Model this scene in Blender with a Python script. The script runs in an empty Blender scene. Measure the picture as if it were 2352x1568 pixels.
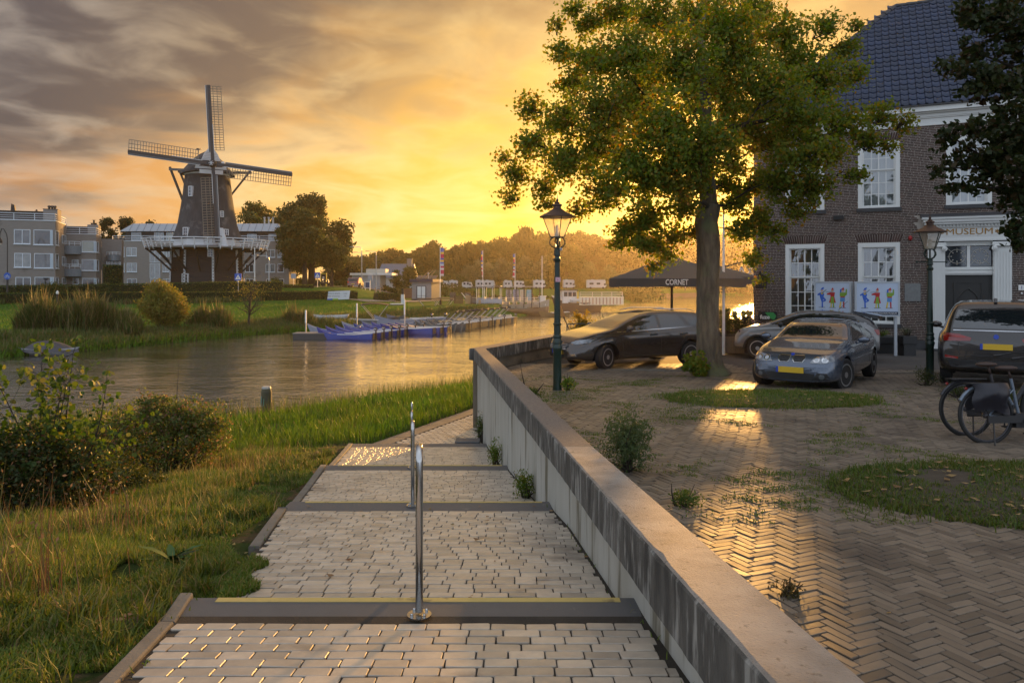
import bpy, bmesh, math, random
import numpy as np
from mathutils import Vector, Matrix, Euler
from mathutils.bvhtree import BVHTree
from mathutils.geometry import tessellate_polygon
R = math.radians
PI = math.pi
rnd = random.Random(7)
nr = np.random.RandomState(11)
scene = bpy.context.scene
COL = scene.collection
# ---------------------------------------------------------------- camera, sky, sun, exposure
CZ = 4.3          # eye height above the river
FPX = 1700.0      # focal length in px of a 2352 px wide picture
cam_d = bpy.data.cameras.new('camera')
cam_d.sensor_width = 36.0
cam_d.lens = 36.0 * FPX / 2352.0
cam_d.shift_y = -(784 - 650) / 2352.0
cam_d.clip_start = 0.1
cam_d.clip_end = 3000
cam = bpy.data.objects.new('camera', cam_d)
cam.location = (0, 0, CZ)
cam.rotation_euler = (R(90), 0, 0)
COL.objects.link(cam)
scene.camera = cam
SUN_AZ = R(17.6)   # to the right of straight ahead (+Y)
SUN_EL = R(6.5)
SUN_DIR = Vector((math.sin(SUN_AZ) * math.cos(SUN_EL), math.cos(SUN_AZ) * math.cos(SUN_EL), math.sin(SUN_EL)))
world = bpy.data.worlds.new('World')
scene.world = world
world.use_nodes = True
wt = world.node_tree
for n in list(wt.nodes):
 wt.nodes.remove(n)
def wn(kind, **kw):
 n = wt.nodes.new(kind)
 for k, v in kw.items():
  setattr(n, k, v)
 return n
def wramp(pts, src, interp='EASE'):
 n = wn('ShaderNodeValToRGB')
 n.color_ramp.interpolation = interp
 els = n.color_ramp.elements
 while len(els) > 1:
  els.remove(els[-1])
 els[0].position = pts[0][0]
 els[0].color = (*pts[0][1], 1)
 for p, c in pts[1:]:
  e = els.new(p)
  e.color = (*c, 1)
 wt.links.new(src, n.inputs[0])
 return n.outputs[0]
def wmath(op, a, b=None, c=None, clamp=False):
 n = wn('ShaderNodeMath', operation=op, use_clamp=clamp)
 for i, v in enumerate((a, b, c)):
  if v is None:
   continue
  if isinstance(v, (int, float)):
   n.inputs[i].default_value = v
  else:
   wt.links.new(v, n.inputs[i])
 return n.outputs[0]
def wmix(mode, fac, a, b):
 n = wn('ShaderNodeMix', data_type='RGBA', blend_type=mode)
 for i, v in ((0, fac), (6, a), (7, b)):
  if isinstance(v, (int, float)):
   n.inputs[i].default_value = v
  elif isinstance(v, tuple):
   n.inputs[i].default_value = (*v, 1)
  else:
   wt.links.new(v, n.inputs[i])
 return n.outputs[2]
sky = wn('ShaderNodeTexSky', sky_type='NISHITA')
sky.sun_disc = False
sky.sun_elevation = SUN_EL
sky.sun_rotation = SUN_AZ
sky.air_density = 1.4
sky.dust_density = 3.0
bg_n = wn('ShaderNodeBackground')
bg_n.inputs[1].default_value = 0.05
wt.links.new(sky.outputs[0], bg_n.inputs[0])
tc = wn('ShaderNodeTexCoord')
sep = wn('ShaderNodeSeparateXYZ')
wt.links.new(tc.outputs['Generated'], sep.inputs[0])
X, Y, Z = sep.outputs
zc = wmath('MAXIMUM', Z, 0.0)
def wdot(v):
 n = wn('ShaderNodeVectorMath', operation='DOT_PRODUCT')
 wt.links.new(tc.outputs['Generated'], n.inputs[0])
 n.inputs[1].default_value = v
 return n.outputs['Value']
def dirv(az, el):
 return (math.sin(R(az)) * math.cos(R(el)), math.cos(R(az)) * math.cos(R(el)), math.sin(R(el)))
ang = wmath('DIVIDE', wmath('ARCCOSINE', wmath('MINIMUM', wdot(dirv(14, 0)), 0.99999)), PI)
inv = wmath('DIVIDE', 1.0, wmath('ADD', zc, 0.16))
comb = wn('ShaderNodeCombineXYZ')
wt.links.new(wmath('MULTIPLY', X, inv), comb.inputs[0])
wt.links.new(wmath('MULTIPLY', wmath('MULTIPLY', Y, inv), 1.0), comb.inputs[1])
wt.links.new(wmath('MULTIPLY', zc, 0.6), comb.inputs[2])
def wnoise(scale, detail, rough, dist, off, stretch=(1, 1, 1)):
 mp = wn('ShaderNodeMapping')
 mp.inputs['Location'].default_value = off
 mp.inputs['Scale'].default_value = stretch
 mp.inputs['Rotation'].default_value = (0, 0, R(-14))
 wt.links.new(comb.outputs[0], mp.inputs[0])
 n = wn('ShaderNodeTexNoise')
 n.inputs['Scale'].default_value = scale
 n.inputs['Detail'].default_value = detail
 n.inputs['Roughness'].default_value = rough
 n.inputs['Distortion'].default_value = dist
 wt.links.new(mp.outputs[0], n.inputs['Vector'])
 return n.outputs[0]
n_big = wnoise(0.75, 3, 0.45, 0.5, (3.1, 1.7, 0.4))
n_mid = wnoise(1.9, 4, 0.5, 0.7, (7.3, 2.2, 1.4))
n_fine = wnoise(4.2, 5, 0.5, 0.5, (1.3, 6.2, 3.4))
clear = wramp([(0.0, (0.95, 0.45, 0.02)), (0.04, (0.92, 0.46, 0.03)), (0.08, (0.86, 0.45, 0.05)), (0.13, (0.80, 0.43, 0.075)),
    (0.19, (0.64, 0.32, 0.085)), (0.26, (0.44, 0.215, 0.085)), (0.36, (0.30, 0.23, 0.20)), (0.55, (0.62, 0.68, 0.78)), (1.0, (0.62, 0.72, 0.90))], ang, 'LINEAR')
light = wramp([(0.0, (0.98, 0.62, 0.12)), (0.07, (0.92, 0.60, 0.18)), (0.13, (0.87, 0.60, 0.23)), (0.19, (0.74, 0.52, 0.25)), (0.27, (0.50, 0.42, 0.34)),
    (0.4, (0.38, 0.37, 0.38)), (0.6, (0.66, 0.70, 0.78)), (1.0, (0.66, 0.74, 0.88))], ang, 'LINEAR')
dark = wramp([(0.0, (0.90, 0.54, 0.09)), (0.07, (0.66, 0.38, 0.10)), (0.13, (0.36, 0.22, 0.09)), (0.19, (0.155, 0.105, 0.07)), (0.27, (0.080, 0.064, 0.064)),
    (0.38, (0.13, 0.12, 0.13)), (0.6, (0.48, 0.52, 0.60)), (1.0, (0.48, 0.56, 0.68))], ang, 'LINEAR')
up = wmath('MINIMUM', wmath('MULTIPLY', wmath('SUBTRACT', zc, 0.13), 3.2, clamp=True), wmath('SUBTRACT', 1.15, zc))           # more cloud higher up
left = wmath('MULTIPLY', wmath('ADD', X, 0.24), -1.5, clamp=True)
leftu = wmath('MULTIPLY', left, wmath('MULTIPLY', zc, 4.5, clamp=True))
cov = wmath('ADD', wmath('ADD', wmath('MULTIPLY', up, 0.70), wmath('MULTIPLY', leftu, 0.70)), wmath('ADD', wmath('MULTIPLY', n_big, 1.1), wmath('MULTIPLY', n_mid, 0.7)))
covf = wramp([(0.0, (0, 0, 0)), (0.43, (0, 0, 0)), (0.64, (1, 1, 1)), (1.0, (1, 1, 1))], wmath('DIVIDE', cov, 2.2), 'EASE')
col = wmix('MIX', wramp([(0.0, (0, 0, 0)), (0.34, (0.0, 0.0, 0.0)), (0.70, (0.85, 0.85, 0.85))], n_mid), clear, light)
col = wmix('MIX', covf, col, dark)
col2 = wmix('MIX', wramp([(0.0, (0, 0, 0)), (0.40, (0, 0, 0)), (0.78, (0.38, 0.38, 0.38))], n_fine), col, light)
low = wramp([(0.0, (0, 0, 0)), (0.47, (0, 0, 0)), (0.5, (1, 1, 1))], wmath('ADD', wmath('MULTIPLY', Z, 0.5), 0.5))
col3 = wmix('MIX', low, (0.16, 0.13, 0.10), col2)
bg_c = wn('ShaderNodeBackground')
SKY_GAIN = 0.80
bg_c.inputs[1].default_value = SKY_GAIN
wt.links.new(col3, bg_c.inputs[0])
addw = wn('ShaderNodeMixShader')
addw.inputs[0].default_value = 0.93
wt.links.new(bg_n.outputs[0], addw.inputs[1])
wt.links.new(bg_c.outputs[0], addw.inputs[2])
outw = wn('ShaderNodeOutputWorld')
wt.links.new(addw.outputs[0], outw.inputs[0])
sun_d = bpy.data.lights.new('sun', 'SUN')
sun_d.energy = 4.6
sun_d.color = (1.0, 0.50, 0.13)
sun_d.angle = R(2.4)
sun = bpy.data.objects.new('sun', sun_d)
sun.rotation_euler = (-SUN_DIR).to_track_quat('-Z', 'Y').to_euler()
COL.objects.link(sun)
scene.view_settings.view_transform = 'Standard'
scene.view_settings.look = 'None'
scene.view_settings.gamma = 1.0
scene.view_settings.use_curve_mapping = False
scene.view_settings.exposure = 0.98
scene.render.engine = 'CYCLES'
scene.cycles.max_bounces = 8
scene.cycles.diffuse_bounces = 3
scene.cycles.glossy_bounces = 3
scene.cycles.transmission_bounces = 6
scene.cycles.transparent_max_bounces = 8
scene.cycles.volume_bounces = 1
scene.cycles.use_denoising = True
# ---------------------------------------------------------------- helpers
def A(px, py, d):
 """a point of the place seen at that pixel of a 2352 px wide view, d metres ahead"""
 return Vector(((px - 1176) / FPX * d, d, CZ + (650 - py) / FPX * d))
def X_(px, d):
 return (px - 1176) / FPX * d
def link(o, parent=None):
 COL.objects.link(o)
 if parent is not None:
  o.parent = parent
 return o
def tag(o, label=None, cat=None, group=None, kind=None):
 if label: o['label'] = label
 if cat: o['category'] = cat
 if group: o['group'] = group
 if kind: o['kind'] = kind
 return o
def thing(name, label, cat, loc=(0, 0, 0), rotz=0.0, group=None, rot=None):
 o = bpy.data.objects.new(name, None)
 o.empty_display_size = 0.2
 COL.objects.link(o)
 o.location = loc
 o.rotation_euler = rot if rot else (0, 0, rotz)
 return tag(o, label, cat, group)
def mesh_obj(name, verts, faces, mat, parent=None, smooth=False, off=None):
 me = bpy.data.meshes.new(name)
 if off is not None:
  v = np.asarray(verts, dtype=float) - np.asarray(off, dtype=float)
  verts = v.tolist()
 me.from_pydata([tuple(v) for v in verts], [], faces)
 if mat is not None:
  for m in (mat if isinstance(mat, (list, tuple)) else [mat]):
   me.materials.append(m)
 if smooth:
  me.polygons.foreach_set('use_smooth', [True] * len(me.polygons))
 me.update()
 return link(bpy.data.objects.new(name, me), parent)
def np_mesh(name, V, F, mat, parent=None, smooth=False, mi=None):
 """V (n,3), F (m,k) arrays; quick"""
 me = bpy.data.meshes.new(name)
 V = np.asarray(V, dtype=np.float32)
 F = np.asarray(F, dtype=np.int32)
 m, k = F.shape
 me.vertices.add(len(V)); me.vertices.foreach_set('co', V.ravel())
 me.loops.add(m * k); me.loops.foreach_set('vertex_index', F.ravel())
 me.polygons.add(m)
 me.polygons.foreach_set('loop_start', np.arange(0, m * k, k, dtype=np.int32))
 try:
  me.polygons.foreach_set('loop_total', np.full(m, k, dtype=np.int32))
 except Exception:
  pass
 me.polygons.foreach_set('use_smooth', np.full(m, bool(smooth)))
 if mi is not None:
  me.polygons.foreach_set('material_index', np.asarray(mi, dtype=np.int32))
 for q in (mat if isinstance(mat, (list, tuple)) else [mat]):
  me.materials.append(q)
 me.update(calc_edges=True)
 return link(bpy.data.objects.new(name, me), parent)
class MB:
 """collects shapes, links them as one mesh object"""
 def __init__(s):
  s.v = []; s.f = []; s.m = None
 def add(s, vs, fs):
  b = len(s.v)
  if s.m is not None:
   vs = [s.m @ Vector(v) for v in vs]
  s.v += [tuple(v) for v in vs]
  s.f += [tuple(i + b for i in f) for f in fs]
  return s
 def box(s, x0, y0, z0, x1, y1, z1):
  return s.add([(x0, y0, z0), (x1, y0, z0), (x1, y1, z0), (x0, y1, z0), (x0, y0, z1), (x1, y0, z1), (x1, y1, z1), (x0, y1, z1)],
      [(0, 3, 2, 1), (4, 5, 6, 7), (0, 1, 5, 4), (1, 2, 6, 5), (2, 3, 7, 6), (3, 0, 4, 7)])
 def bbox(s, x0, y0, z0, x1, y1, z1, b=0.01):
  """box with bevelled vertical and top edges"""
  def ring(i, z):
   return [(x0 + i, y0 + b, z), (x0 + b, y0 + i, z), (x1 - b, y0 + i, z), (x1 - i, y0 + b, z), (x1 - i, y1 - b, z), (x1 - b, y1 - i, z), (x0 + b, y1 - i, z), (x0 + i, y1 - b, z)]
  vs = ring(0, z0) + ring(0, z1 - b) + [((p[0] - (x0 + x1) / 2) * max(0.0, 1 - 2 * b / (x1 - x0)) + (x0 + x1) / 2, (p[1] - (y0 + y1) / 2) * max(0.0, 1 - 2 * b / (y1 - y0)) + (y0 + y1) / 2, z1) for p in ring(0, z1)]
  fs = []
  for k in range(2):
   for i in range(8):
    j = (i + 1) % 8
    fs.append((k * 8 + i, k * 8 + j, k * 8 + 8 + j, k * 8 + 8 + i))
  fs.append(tuple(range(16, 24))); fs.append(tuple(range(7, -1, -1)))
  return s.add(vs, fs)
 def cbox(s, c, d, rz=0.0, rx=0.0, ry=0.0):
  m = Matrix.Translation(c) @ Euler((rx, ry, rz)).to_matrix().to_4x4()
  x, y, z = d[0] / 2, d[1] / 2, d[2] / 2
  vs = [m @ Vector(p) for p in [(-x, -y, -z), (x, -y, -z), (x, y, -z), (-x, y, -z), (-x, -y, z), (x, -y, z), (x, y, z), (-x, y, z)]]
  return s.add(vs, [(0, 3, 2, 1), (4, 5, 6, 7), (0, 1, 5, 4), (1, 2, 6, 5), (2, 3, 7, 6), (3, 0, 4, 7)])
 def bar(s, p, q, w, h=None, up=(0, 0, 1)):
  """square bar from p to q"""
  h = h or w
  p, q = Vector(p), Vector(q)
  t = (q - p).normalized(); u = Vector(up)
  if abs(t.dot(u)) > 0.97: u = Vector((1, 0, 0))
  a = t.cross(u).normalized(); b = a.cross(t).normalized()
  vs = [c + a * i * w / 2 + b * j * h / 2 for c in (p, q) for i, j in ((-1, -1), (1, -1), (1, 1), (-1, 1))]
  return s.add(vs, [(0, 1, 2, 3), (7, 6, 5, 4), (0, 4, 5, 1), (1, 5, 6, 2), (2, 6, 7, 3), (3, 7, 4, 0)])
 def tube(s, pts, r, n=8, caps=True):
  pts = [Vector(p) for p in pts]
  rs = r if isinstance(r, (list, tuple)) else [r] * len(pts)
  vs = []; fs = []
  prev = None
  for i, p in enumerate(pts):
   t = (pts[min(i + 1, len(pts) - 1)] - pts[max(i - 1, 0)])
   t = t.normalized() if t.length > 1e-9 else Vector((0, 0, 1))
   if prev is None:
    u = Vector((0, 0, 1)) if abs(t.z) < 0.9 else Vector((1, 0, 0))
    a = t.cross(u).normalized()
   else:
    a = (prev - t * prev.dot(t)).normalized()
   prev = a
   b = t.cross(a)
   for k in range(n):
    th = 2 * PI * k / n
    vs.append(p + (a * math.cos(th) + b * math.sin(th)) * rs[i])
  for i in range(len(pts) - 1):
   for k in range(n):
    j = (k + 1) % n
    fs.append((i * n + k, i * n + j, (i + 1) * n + j, (i + 1) * n + k))
  if caps:
   fs.append(tuple(range(n - 1, -1, -1))); fs.append(tuple(range((len(pts) - 1) * n, len(pts) * n)))
  return s.add(vs, fs)
 def lathe(s, prof, n=16, c=(0, 0, 0), rot0=0.0):
  """prof: (radius, z) from bottom to top"""
  vs = []; fs = []
  for r_, z in prof:
   for k in range(n):
    th = 2 * PI * k / n + rot0
    vs.append((c[0] + r_ * math.cos(th), c[1] + r_ * math.sin(th), c[2] + z))
  for i in range(len(prof) - 1):
   for k in range(n):
    j = (k + 1) % n
    fs.append((i * n + k, i * n + j, (i + 1) * n + j, (i + 1) * n + k))
  fs.append(tuple(range(n - 1, -1, -1))); fs.append(tuple(range((len(prof) - 1) * n, len(prof) * n)))
  return s.add(vs, fs)
 def prism(s, poly, z0, z1):
  n = len(poly)
  vs = [(p[0], p[1], z0) for p in poly] + [(p[0], p[1], z1) for p in poly]
  fs = [tuple(range(n - 1, -1, -1)), tuple(range(n, 2 * n))] + [(i, (i + 1) % n, n + (i + 1) % n, n + i) for i in range(n)]
  return s.add(vs, fs)
 def slab(s, a, b, poly):
  """polygon given as list of 3-D points, extruded by vector b-a"""
  d = Vector(b) - Vector(a)
  n = len(poly)
  vs = [Vector(p) for p in poly] + [Vector(p) + d for p in poly]
  return s.add(vs, [tuple(range(n - 1, -1, -1)), tuple(range(n, 2 * n))] + [(i, (i + 1) % n, n + (i + 1) % n, n + i) for i in range(n)])
 def ball(s, c, r, n=10, m=6):
  r = r if isinstance(r, (tuple, list)) else (r, r, r)
  vs = [(c[0], c[1], c[2] - r[2])]; fs = []
  for i in range(1, m):
   ph = -PI / 2 + PI * i / m
   for k in range(n):
    th = 2 * PI * k / n
    vs.append((c[0] + r[0] * math.cos(ph) * math.cos(th), c[1] + r[1] * math.cos(ph) * math.sin(th), c[2] + r[2] * math.sin(ph)))
  vs.append((c[0], c[1], c[2] + r[2]))
  for k in range(n):
   fs.append((0, 1 + (k + 1) % n, 1 + k))
  for i in range(m - 2):
   for k in range(n):
    a = 1 + i * n
    fs.append((a + k, a + (k + 1) % n, a + n + (k + 1) % n, a + n + k))
  a = 1 + (m - 2) * n; t = len(vs) - 1
  for k in range(n):
   fs.append((a + k, a + (k + 1) % n, t))
  return s.add(vs, fs)
 def build(s, name, mat, parent=None, smooth=False, off=None, auto=None):
  o = mesh_obj(name, s.v, s.f, mat, parent, smooth or bool(auto), off)
  if auto:
   o.data.set_sharp_from_angle(angle=R(auto))
  return o
def one(name, label, cat, mb, mat, loc=(0, 0, 0), group=None, smooth=False, off=None, auto=None, rotz=0.0):
 o = mb.build(name, mat, None, smooth, off, auto)
 if off is not None: o.location = off
 else: o.location = loc
 o.rotation_euler = (0, 0, rotz)
 return tag(o, label, cat, group)
def copy_tree(o, label=None, loc=None, rotz=None, scale=None):
 def rec(s, par):
  c = s.copy(); COL.objects.link(c)
  c.parent = par
  for ch in kids.get(s.name, []):
   rec(ch, c)
  return c
 kids = {}
 stack = [o]
 while stack:
  p = stack.pop()
  cs = list(p.children)
  kids[p.name] = cs
  stack += cs
 r_ = rec(o, None)
 if label: r_['label'] = label
 if loc is not None: r_.location = loc
 if rotz is not None: r_.rotation_euler = (r_.rotation_euler[0], r_.rotation_euler[1], rotz)
 if scale is not None: r_.scale = (scale,) * 3 if not isinstance(scale, (tuple, list)) else scale
 return r_
def text(name, body, size, mat, parent, loc, rot, ext=0.004, sx=1.0, align='CENTER', bold=0.0):
 c = bpy.data.curves.new(name, 'FONT')
 c.body = body; c.size = size; c.extrude = ext; c.align_x = align; c.align_y = 'CENTER'; c.offset = bold
 c.resolution_u = 3
 c.materials.append(mat)
 tmp = bpy.data.objects.new(name, c); COL.objects.link(tmp)
 dg = bpy.context.evaluated_depsgraph_get()
 me = bpy.data.meshes.new_from_object(tmp.evaluated_get(dg)); me.name = name
 bpy.data.objects.remove(tmp)
 o = bpy.data.objects.new(name, me)
 link(o, parent)
 o.location = loc; o.rotation_euler = rot; o.scale = (sx, 1, 1)
 return o
# ---------------------------------------------------------------- materials
MATS = {}
def _nt(name):
 m = bpy.data.materials.new(name); m.use_nodes = True
 nt = m.node_tree
 return m, nt, nt.nodes['Principled BSDF']
def M(name, col=(0.5, 0.5, 0.5), rough=0.7, metal=0.0, var=0.0, vscale=3.0, col2=None, bump=0.0, bscale=40.0, spec=0.5, coat=0.0,
  objvar=0.0, trans=0.0, emit=None, estr=0.0, dirt=None, dscale=1.0, dcut=0.55, stretch=(1, 1, 1), det=4.0, rvar=0.0, dstretch=(1, 1, 1)):
 """principled material; var: noise mix of col towards col2; objvar: each object its own shade; dirt: colour of stains"""
 if name in MATS:
  return MATS[name]
 m, nt, b = _nt(name)
 L = nt.links; N = nt.nodes
 b.inputs['Roughness'].default_value = rough
 b.inputs['Metallic'].default_value = metal
 b.inputs['Specular IOR Level'].default_value = spec
 b.inputs['Coat Weight'].default_value = coat
 b.inputs['Coat Roughness'].default_value = 0.04
 if trans:
  b.inputs['Transmission Weight'].default_value = trans
 cur = None
 if var or dirt or bump or objvar or rvar:
  t = N.new('ShaderNodeTexCoord')
 def noise(scale, det_=4.0, st=(1, 1, 1), loc=(0, 0, 0)):
  mp = N.new('ShaderNodeMapping'); mp.inputs['Scale'].default_value = st; mp.inputs['Location'].default_value = loc
  L.new(t.outputs['Object'], mp.inputs[0])
  n = N.new('ShaderNodeTexNoise'); n.inputs['Scale'].default_value = scale; n.inputs['Detail'].default_value = det_
  n.inputs['Roughness'].default_value = 0.6
  L.new(mp.outputs[0], n.inputs['Vector'])
  return n.outputs[0]
 def ramp(src, a, c):
  r_ = N.new('ShaderNodeMapRange'); r_.inputs[1].default_value = a; r_.inputs[2].default_value = c
  L.new(src, r_.inputs[0]); return r_.outputs[0]
 def mix(f, a, c, mode='MIX'):
  n = N.new('ShaderNodeMix'); n.data_type = 'RGBA'; n.blend_type = mode
  for i, v in ((0, f), (6, a), (7, c)):
   if isinstance(v, (int, float)): n.inputs[i].default_value = v
   elif isinstance(v, tuple): n.inputs[i].default_value = (*v, 1)
   else: L.new(v, n.inputs[i])
  return n.outputs[2]
 cur = col
 if var:
  c2 = col2 or tuple(c * 0.5 for c in col)
  f = N.new('ShaderNodeMath'); f.operation = 'MULTIPLY'; f.inputs[1].default_value = var
  L.new(ramp(noise(vscale, det, stretch), 0.32, 0.68), f.inputs[0])
  cur = mix(f.outputs[0], cur, c2)
 if objvar:
  oi = N.new('ShaderNodeObjectInfo')
  g = N.new('ShaderNodeNewGeometry')
  a_ = N.new('ShaderNodeMath'); a_.operation = 'ADD'; L.new(oi.outputs['Random'], a_.inputs[0]); L.new(g.outputs['Random Per Island'], a_.inputs[1])
  fr = N.new('ShaderNodeMath'); fr.operation = 'FRACT'; L.new(a_.outputs[0], fr.inputs[0])
  mr = N.new('ShaderNodeMapRange'); mr.inputs[3].default_value = 1 - objvar; mr.inputs[4].default_value = 1 + objvar
  L.new(fr.outputs[0], mr.inputs[0])
  hs = N.new('ShaderNodeHueSaturation')
  L.new(mr.outputs[0], hs.inputs['Value'])
  if isinstance(cur, tuple): hs.inputs['Color'].default_value = (*cur, 1)
  else: L.new(cur, hs.inputs['Color'])
  cur = hs.outputs[0]
 if dirt:
  f = ramp(noise(dscale, 8, dstretch, (5, 3, 1)), dcut, dcut + 0.12)
  cur = mix(f, cur, dirt)
 if isinstance(cur, tuple): b.inputs['Base Color'].default_value = (*cur, 1)
 else: L.new(cur, b.inputs['Base Color'])
 if rvar:
  mr = N.new('ShaderNodeMapRange'); mr.inputs[3].default_value = rough - rvar; mr.inputs[4].default_value = rough + rvar
  L.new(noise(vscale * 1.7), mr.inputs[0]); L.new(mr.outputs[0], b.inputs['Roughness'])
 if bump:
  bp = N.new('ShaderNodeBump'); bp.inputs['Strength'].default_value = bump; bp.inputs['Distance'].default_value = 0.02
  L.new(noise(bscale, 6, stretch), bp.inputs['Height']); L.new(bp.outputs[0], b.inputs['Normal'])
 if emit:
  b.inputs['Emission Color'].default_value = (*emit, 1); b.inputs['Emission Strength'].default_value = estr
 MATS[name] = m
 return m
def leafmat(name, c1, c2, c3=None, transl=0.45, rough=0.55):
 """leaf: reflects and lets light through; each leaf its own shade"""
 m = bpy.data.materials.new(name); m.use_nodes = True
 nt = m.node_tree; N = nt.nodes; L = nt.links
 for n in list(N): N.remove(n)
 out = N.new('ShaderNodeOutputMaterial')
 g = N.new('ShaderNodeNewGeometry'); oi = N.new('ShaderNodeObjectInfo')
 cr = N.new('ShaderNodeValToRGB'); e = cr.color_ramp.elements
 e[0].position = 0; e[0].color = (*c1, 1); e[1].position = 0.75; e[1].color = (*c2, 1)
 if c3:
  q = e.new(0.96); q.color = (*c3, 1)
 L.new(g.outputs['Random Per Island'], cr.inputs[0])
 hs = N.new('ShaderNodeHueSaturation')
 mr = N.new('ShaderNodeMapRange'); mr.inputs[3].default_value = 0.8; mr.inputs[4].default_value = 1.2
 L.new(oi.outputs['Random'], mr.inputs[0]); L.new(mr.outputs[0], hs.inputs['Value'])
 t = N.new('ShaderNodeTexCoord'); no = N.new('ShaderNodeTexNoise'); no.inputs['Scale'].default_value = 0.8
 L.new(t.outputs['Object'], no.inputs['Vector'])
 mh = N.new('ShaderNodeMapRange'); mh.inputs[1].default_value = 0.3; mh.inputs[2].default_value = 0.7; mh.inputs[3].default_value = 0.475; mh.inputs[4].default_value = 0.515
 L.new(no.outputs[0], mh.inputs[0]); L.new(mh.outputs[0], hs.inputs['Hue'])
 L.new(cr.outputs[0], hs.inputs['Color'])
 p = N.new('ShaderNodeBsdfPrincipled'); p.inputs['Roughness'].default_value = rough
 p.inputs['Specular IOR Level'].default_value = 0.35
 L.new(hs.outputs[0], p.inputs['Base Color'])
 tr = N.new('ShaderNodeBsdfTranslucent')
 h2 = N.new('ShaderNodeHueSaturation'); h2.inputs['Saturation'].default_value = 1.15; h2.inputs['Value'].default_value = 1.5; h2.inputs['Hue'].default_value = 0.485
 L.new(hs.outputs[0], h2.inputs['Color']); L.new(h2.outputs[0], tr.inputs['Color'])
 mx = N.new('ShaderNodeMixShader'); mx.inputs[0].default_value = transl
 L.new(p.outputs[0], mx.inputs[1]); L.new(tr.outputs[0], mx.inputs[2]); L.new(mx.outputs[0], out.inputs[0])
 MATS[name] = m
 return m
concrete = M('concrete', (0.40, 0.39, 0.35), 0.85, var=0.5, vscale=1.2, col2=(0.30, 0.29, 0.25), bump=0.25, bscale=60, dirt=(0.07, 0.065, 0.05), dscale=2.0, dcut=0.62)
white_paint = M('white_paint', (0.78, 0.78, 0.76), 0.45, var=0.25, vscale=2, col2=(0.66, 0.66, 0.62))
off_white = M('off_white', (0.72, 0.71, 0.66), 0.5, var=0.3, vscale=1.5, col2=(0.60, 0.58, 0.52))
black_paint = M('black_paint', (0.018, 0.018, 0.02), 0.4)
dark_green = M('dark_green_paint', (0.007, 0.026, 0.019), 0.34, var=0.4, vscale=6, col2=(0.016, 0.036, 0.027))
steel = M('stainless_steel', (0.55, 0.55, 0.54), 0.24, metal=1.0, var=0.3, vscale=8, col2=(0.38, 0.38, 0.37), rvar=0.06, stretch=(1, 1, 0.1))
galv = M('galvanised_metal', (0.48, 0.50, 0.50), 0.45, metal=0.6, var=0.3, vscale=5, col2=(0.35, 0.37, 0.37))
glass_dark = M('window_glass', (0.03, 0.04, 0.05), 0.05, spec=1.0)
rubber = M('rubber', (0.016, 0.016, 0.016), 0.75, bump=0.2, bscale=90)
dark_wood = M('dark_wood', (0.035, 0.027, 0.022), 0.7, var=0.5, vscale=4, bump=0.3, bscale=30, stretch=(1, 1, 0.1))
wood = M('weathered_wood', (0.23, 0.17, 0.11), 0.75, var=0.6, vscale=5, col2=(0.13, 0.10, 0.08), bump=0.3, bscale=25, stretch=(1, 1, 0.12))
light_wood = M('light_wood', (0.48, 0.31, 0.16), 0.65, var=0.5, vscale=5, col2=(0.34, 0.21, 0.10), bump=0.2, bscale=25, stretch=(1, 1, 0.12))
skin = M('skin', (0.48, 0.28, 0.20), 0.5)
# ---------------------------------------------------------------- levels (heights are above the river)
NOSE = [(4.40, -1.87), (8.2, -2.42), (12.2, -3.00), (16.0, -3.47)]
SLABD, RISER = 0.36, 0.15
def zpath(y):
 """top of the path relative to the river"""
 ys = [-10, NOSE[0][0] - SLABD, NOSE[0][0]]
 zs = [NOSE[0][1] + 0.02 + 0.11 * (NOSE[0][0] - SLABD + 10), NOSE[0][1] + 0.02, NOSE[0][1]]
 for (ya, za), (yb, zb) in zip(NOSE[:-1], NOSE[1:]):
  ys += [ya + 0.001, yb - SLABD, yb]; zs += [za - RISER, zb + 0.01, zb]
 ys += [NOSE[-1][0] + 0.001, 60]; zs += [NOSE[-1][1] - RISER, NOSE[-1][1] - RISER - 0.05]
 return np.interp(y, ys, zs) + CZ
PLZ = ([-12, 2, 7, 14.4, 17, 20, 28, 45, 80], [-1.90, -1.92, -1.96, -2.06, -2.19, -2.22, -2.35, -2.4, -2.4])
def zplaza(y):
 return np.interp(y, *PLZ) + CZ
def xwall(y):
 """left edge of the coping"""
 return np.interp(y, [-10, 2.2, 7, 18.6], [1.573, 0.78, 0.47, -0.96])
def zcop(y):
 return np.interp(y, [-10, 2.2, 7, 18.6], [-0.336, -1.2, -1.54, -1.64]) + CZ
def xkerb(y):
 """left edge of the paving"""
 return np.interp(y, [-10, 3.2, 4.4, 6.45, 8.2, 12.2, 16.0, 34], [-0.2, -1.70, -1.90, -2.15, -2.46, -3.06, -3.44, 4.3])
S1x = [-400, -60, -30, -14.5, -11.9, -8.3, -5.2, -1.5, 2, 8, 16, 30, 60, 120, 300, 800]
S1y = [-60, 12, 18, 20.9, 21.8, 22.6, 26.3, 30.2, 34.5, 40, 46, 56, 80, 130, 290, 700]
S2x = [-400, -120, -60, -29.7, -26, -23.3, -19.3, -10.7, -1.3, 5.5, 16, 40, 64, 85, 130, 300, 800]
S2y = [-30, 15, 30, 43, 50.4, 58.5, 66, 77, 86, 112, 133, 209, 244, 261, 290, 370, 760]
HLx = [-400, -100, -52, -28.9, -16.4, -10]
HLy = [-10, 52, 75, 90, 105, 110]
def sstep(a, b, x):
 t = np.clip((x - a) / (b - a), 0, 1)
 return t * t * (3 - 2 * t)
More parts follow.
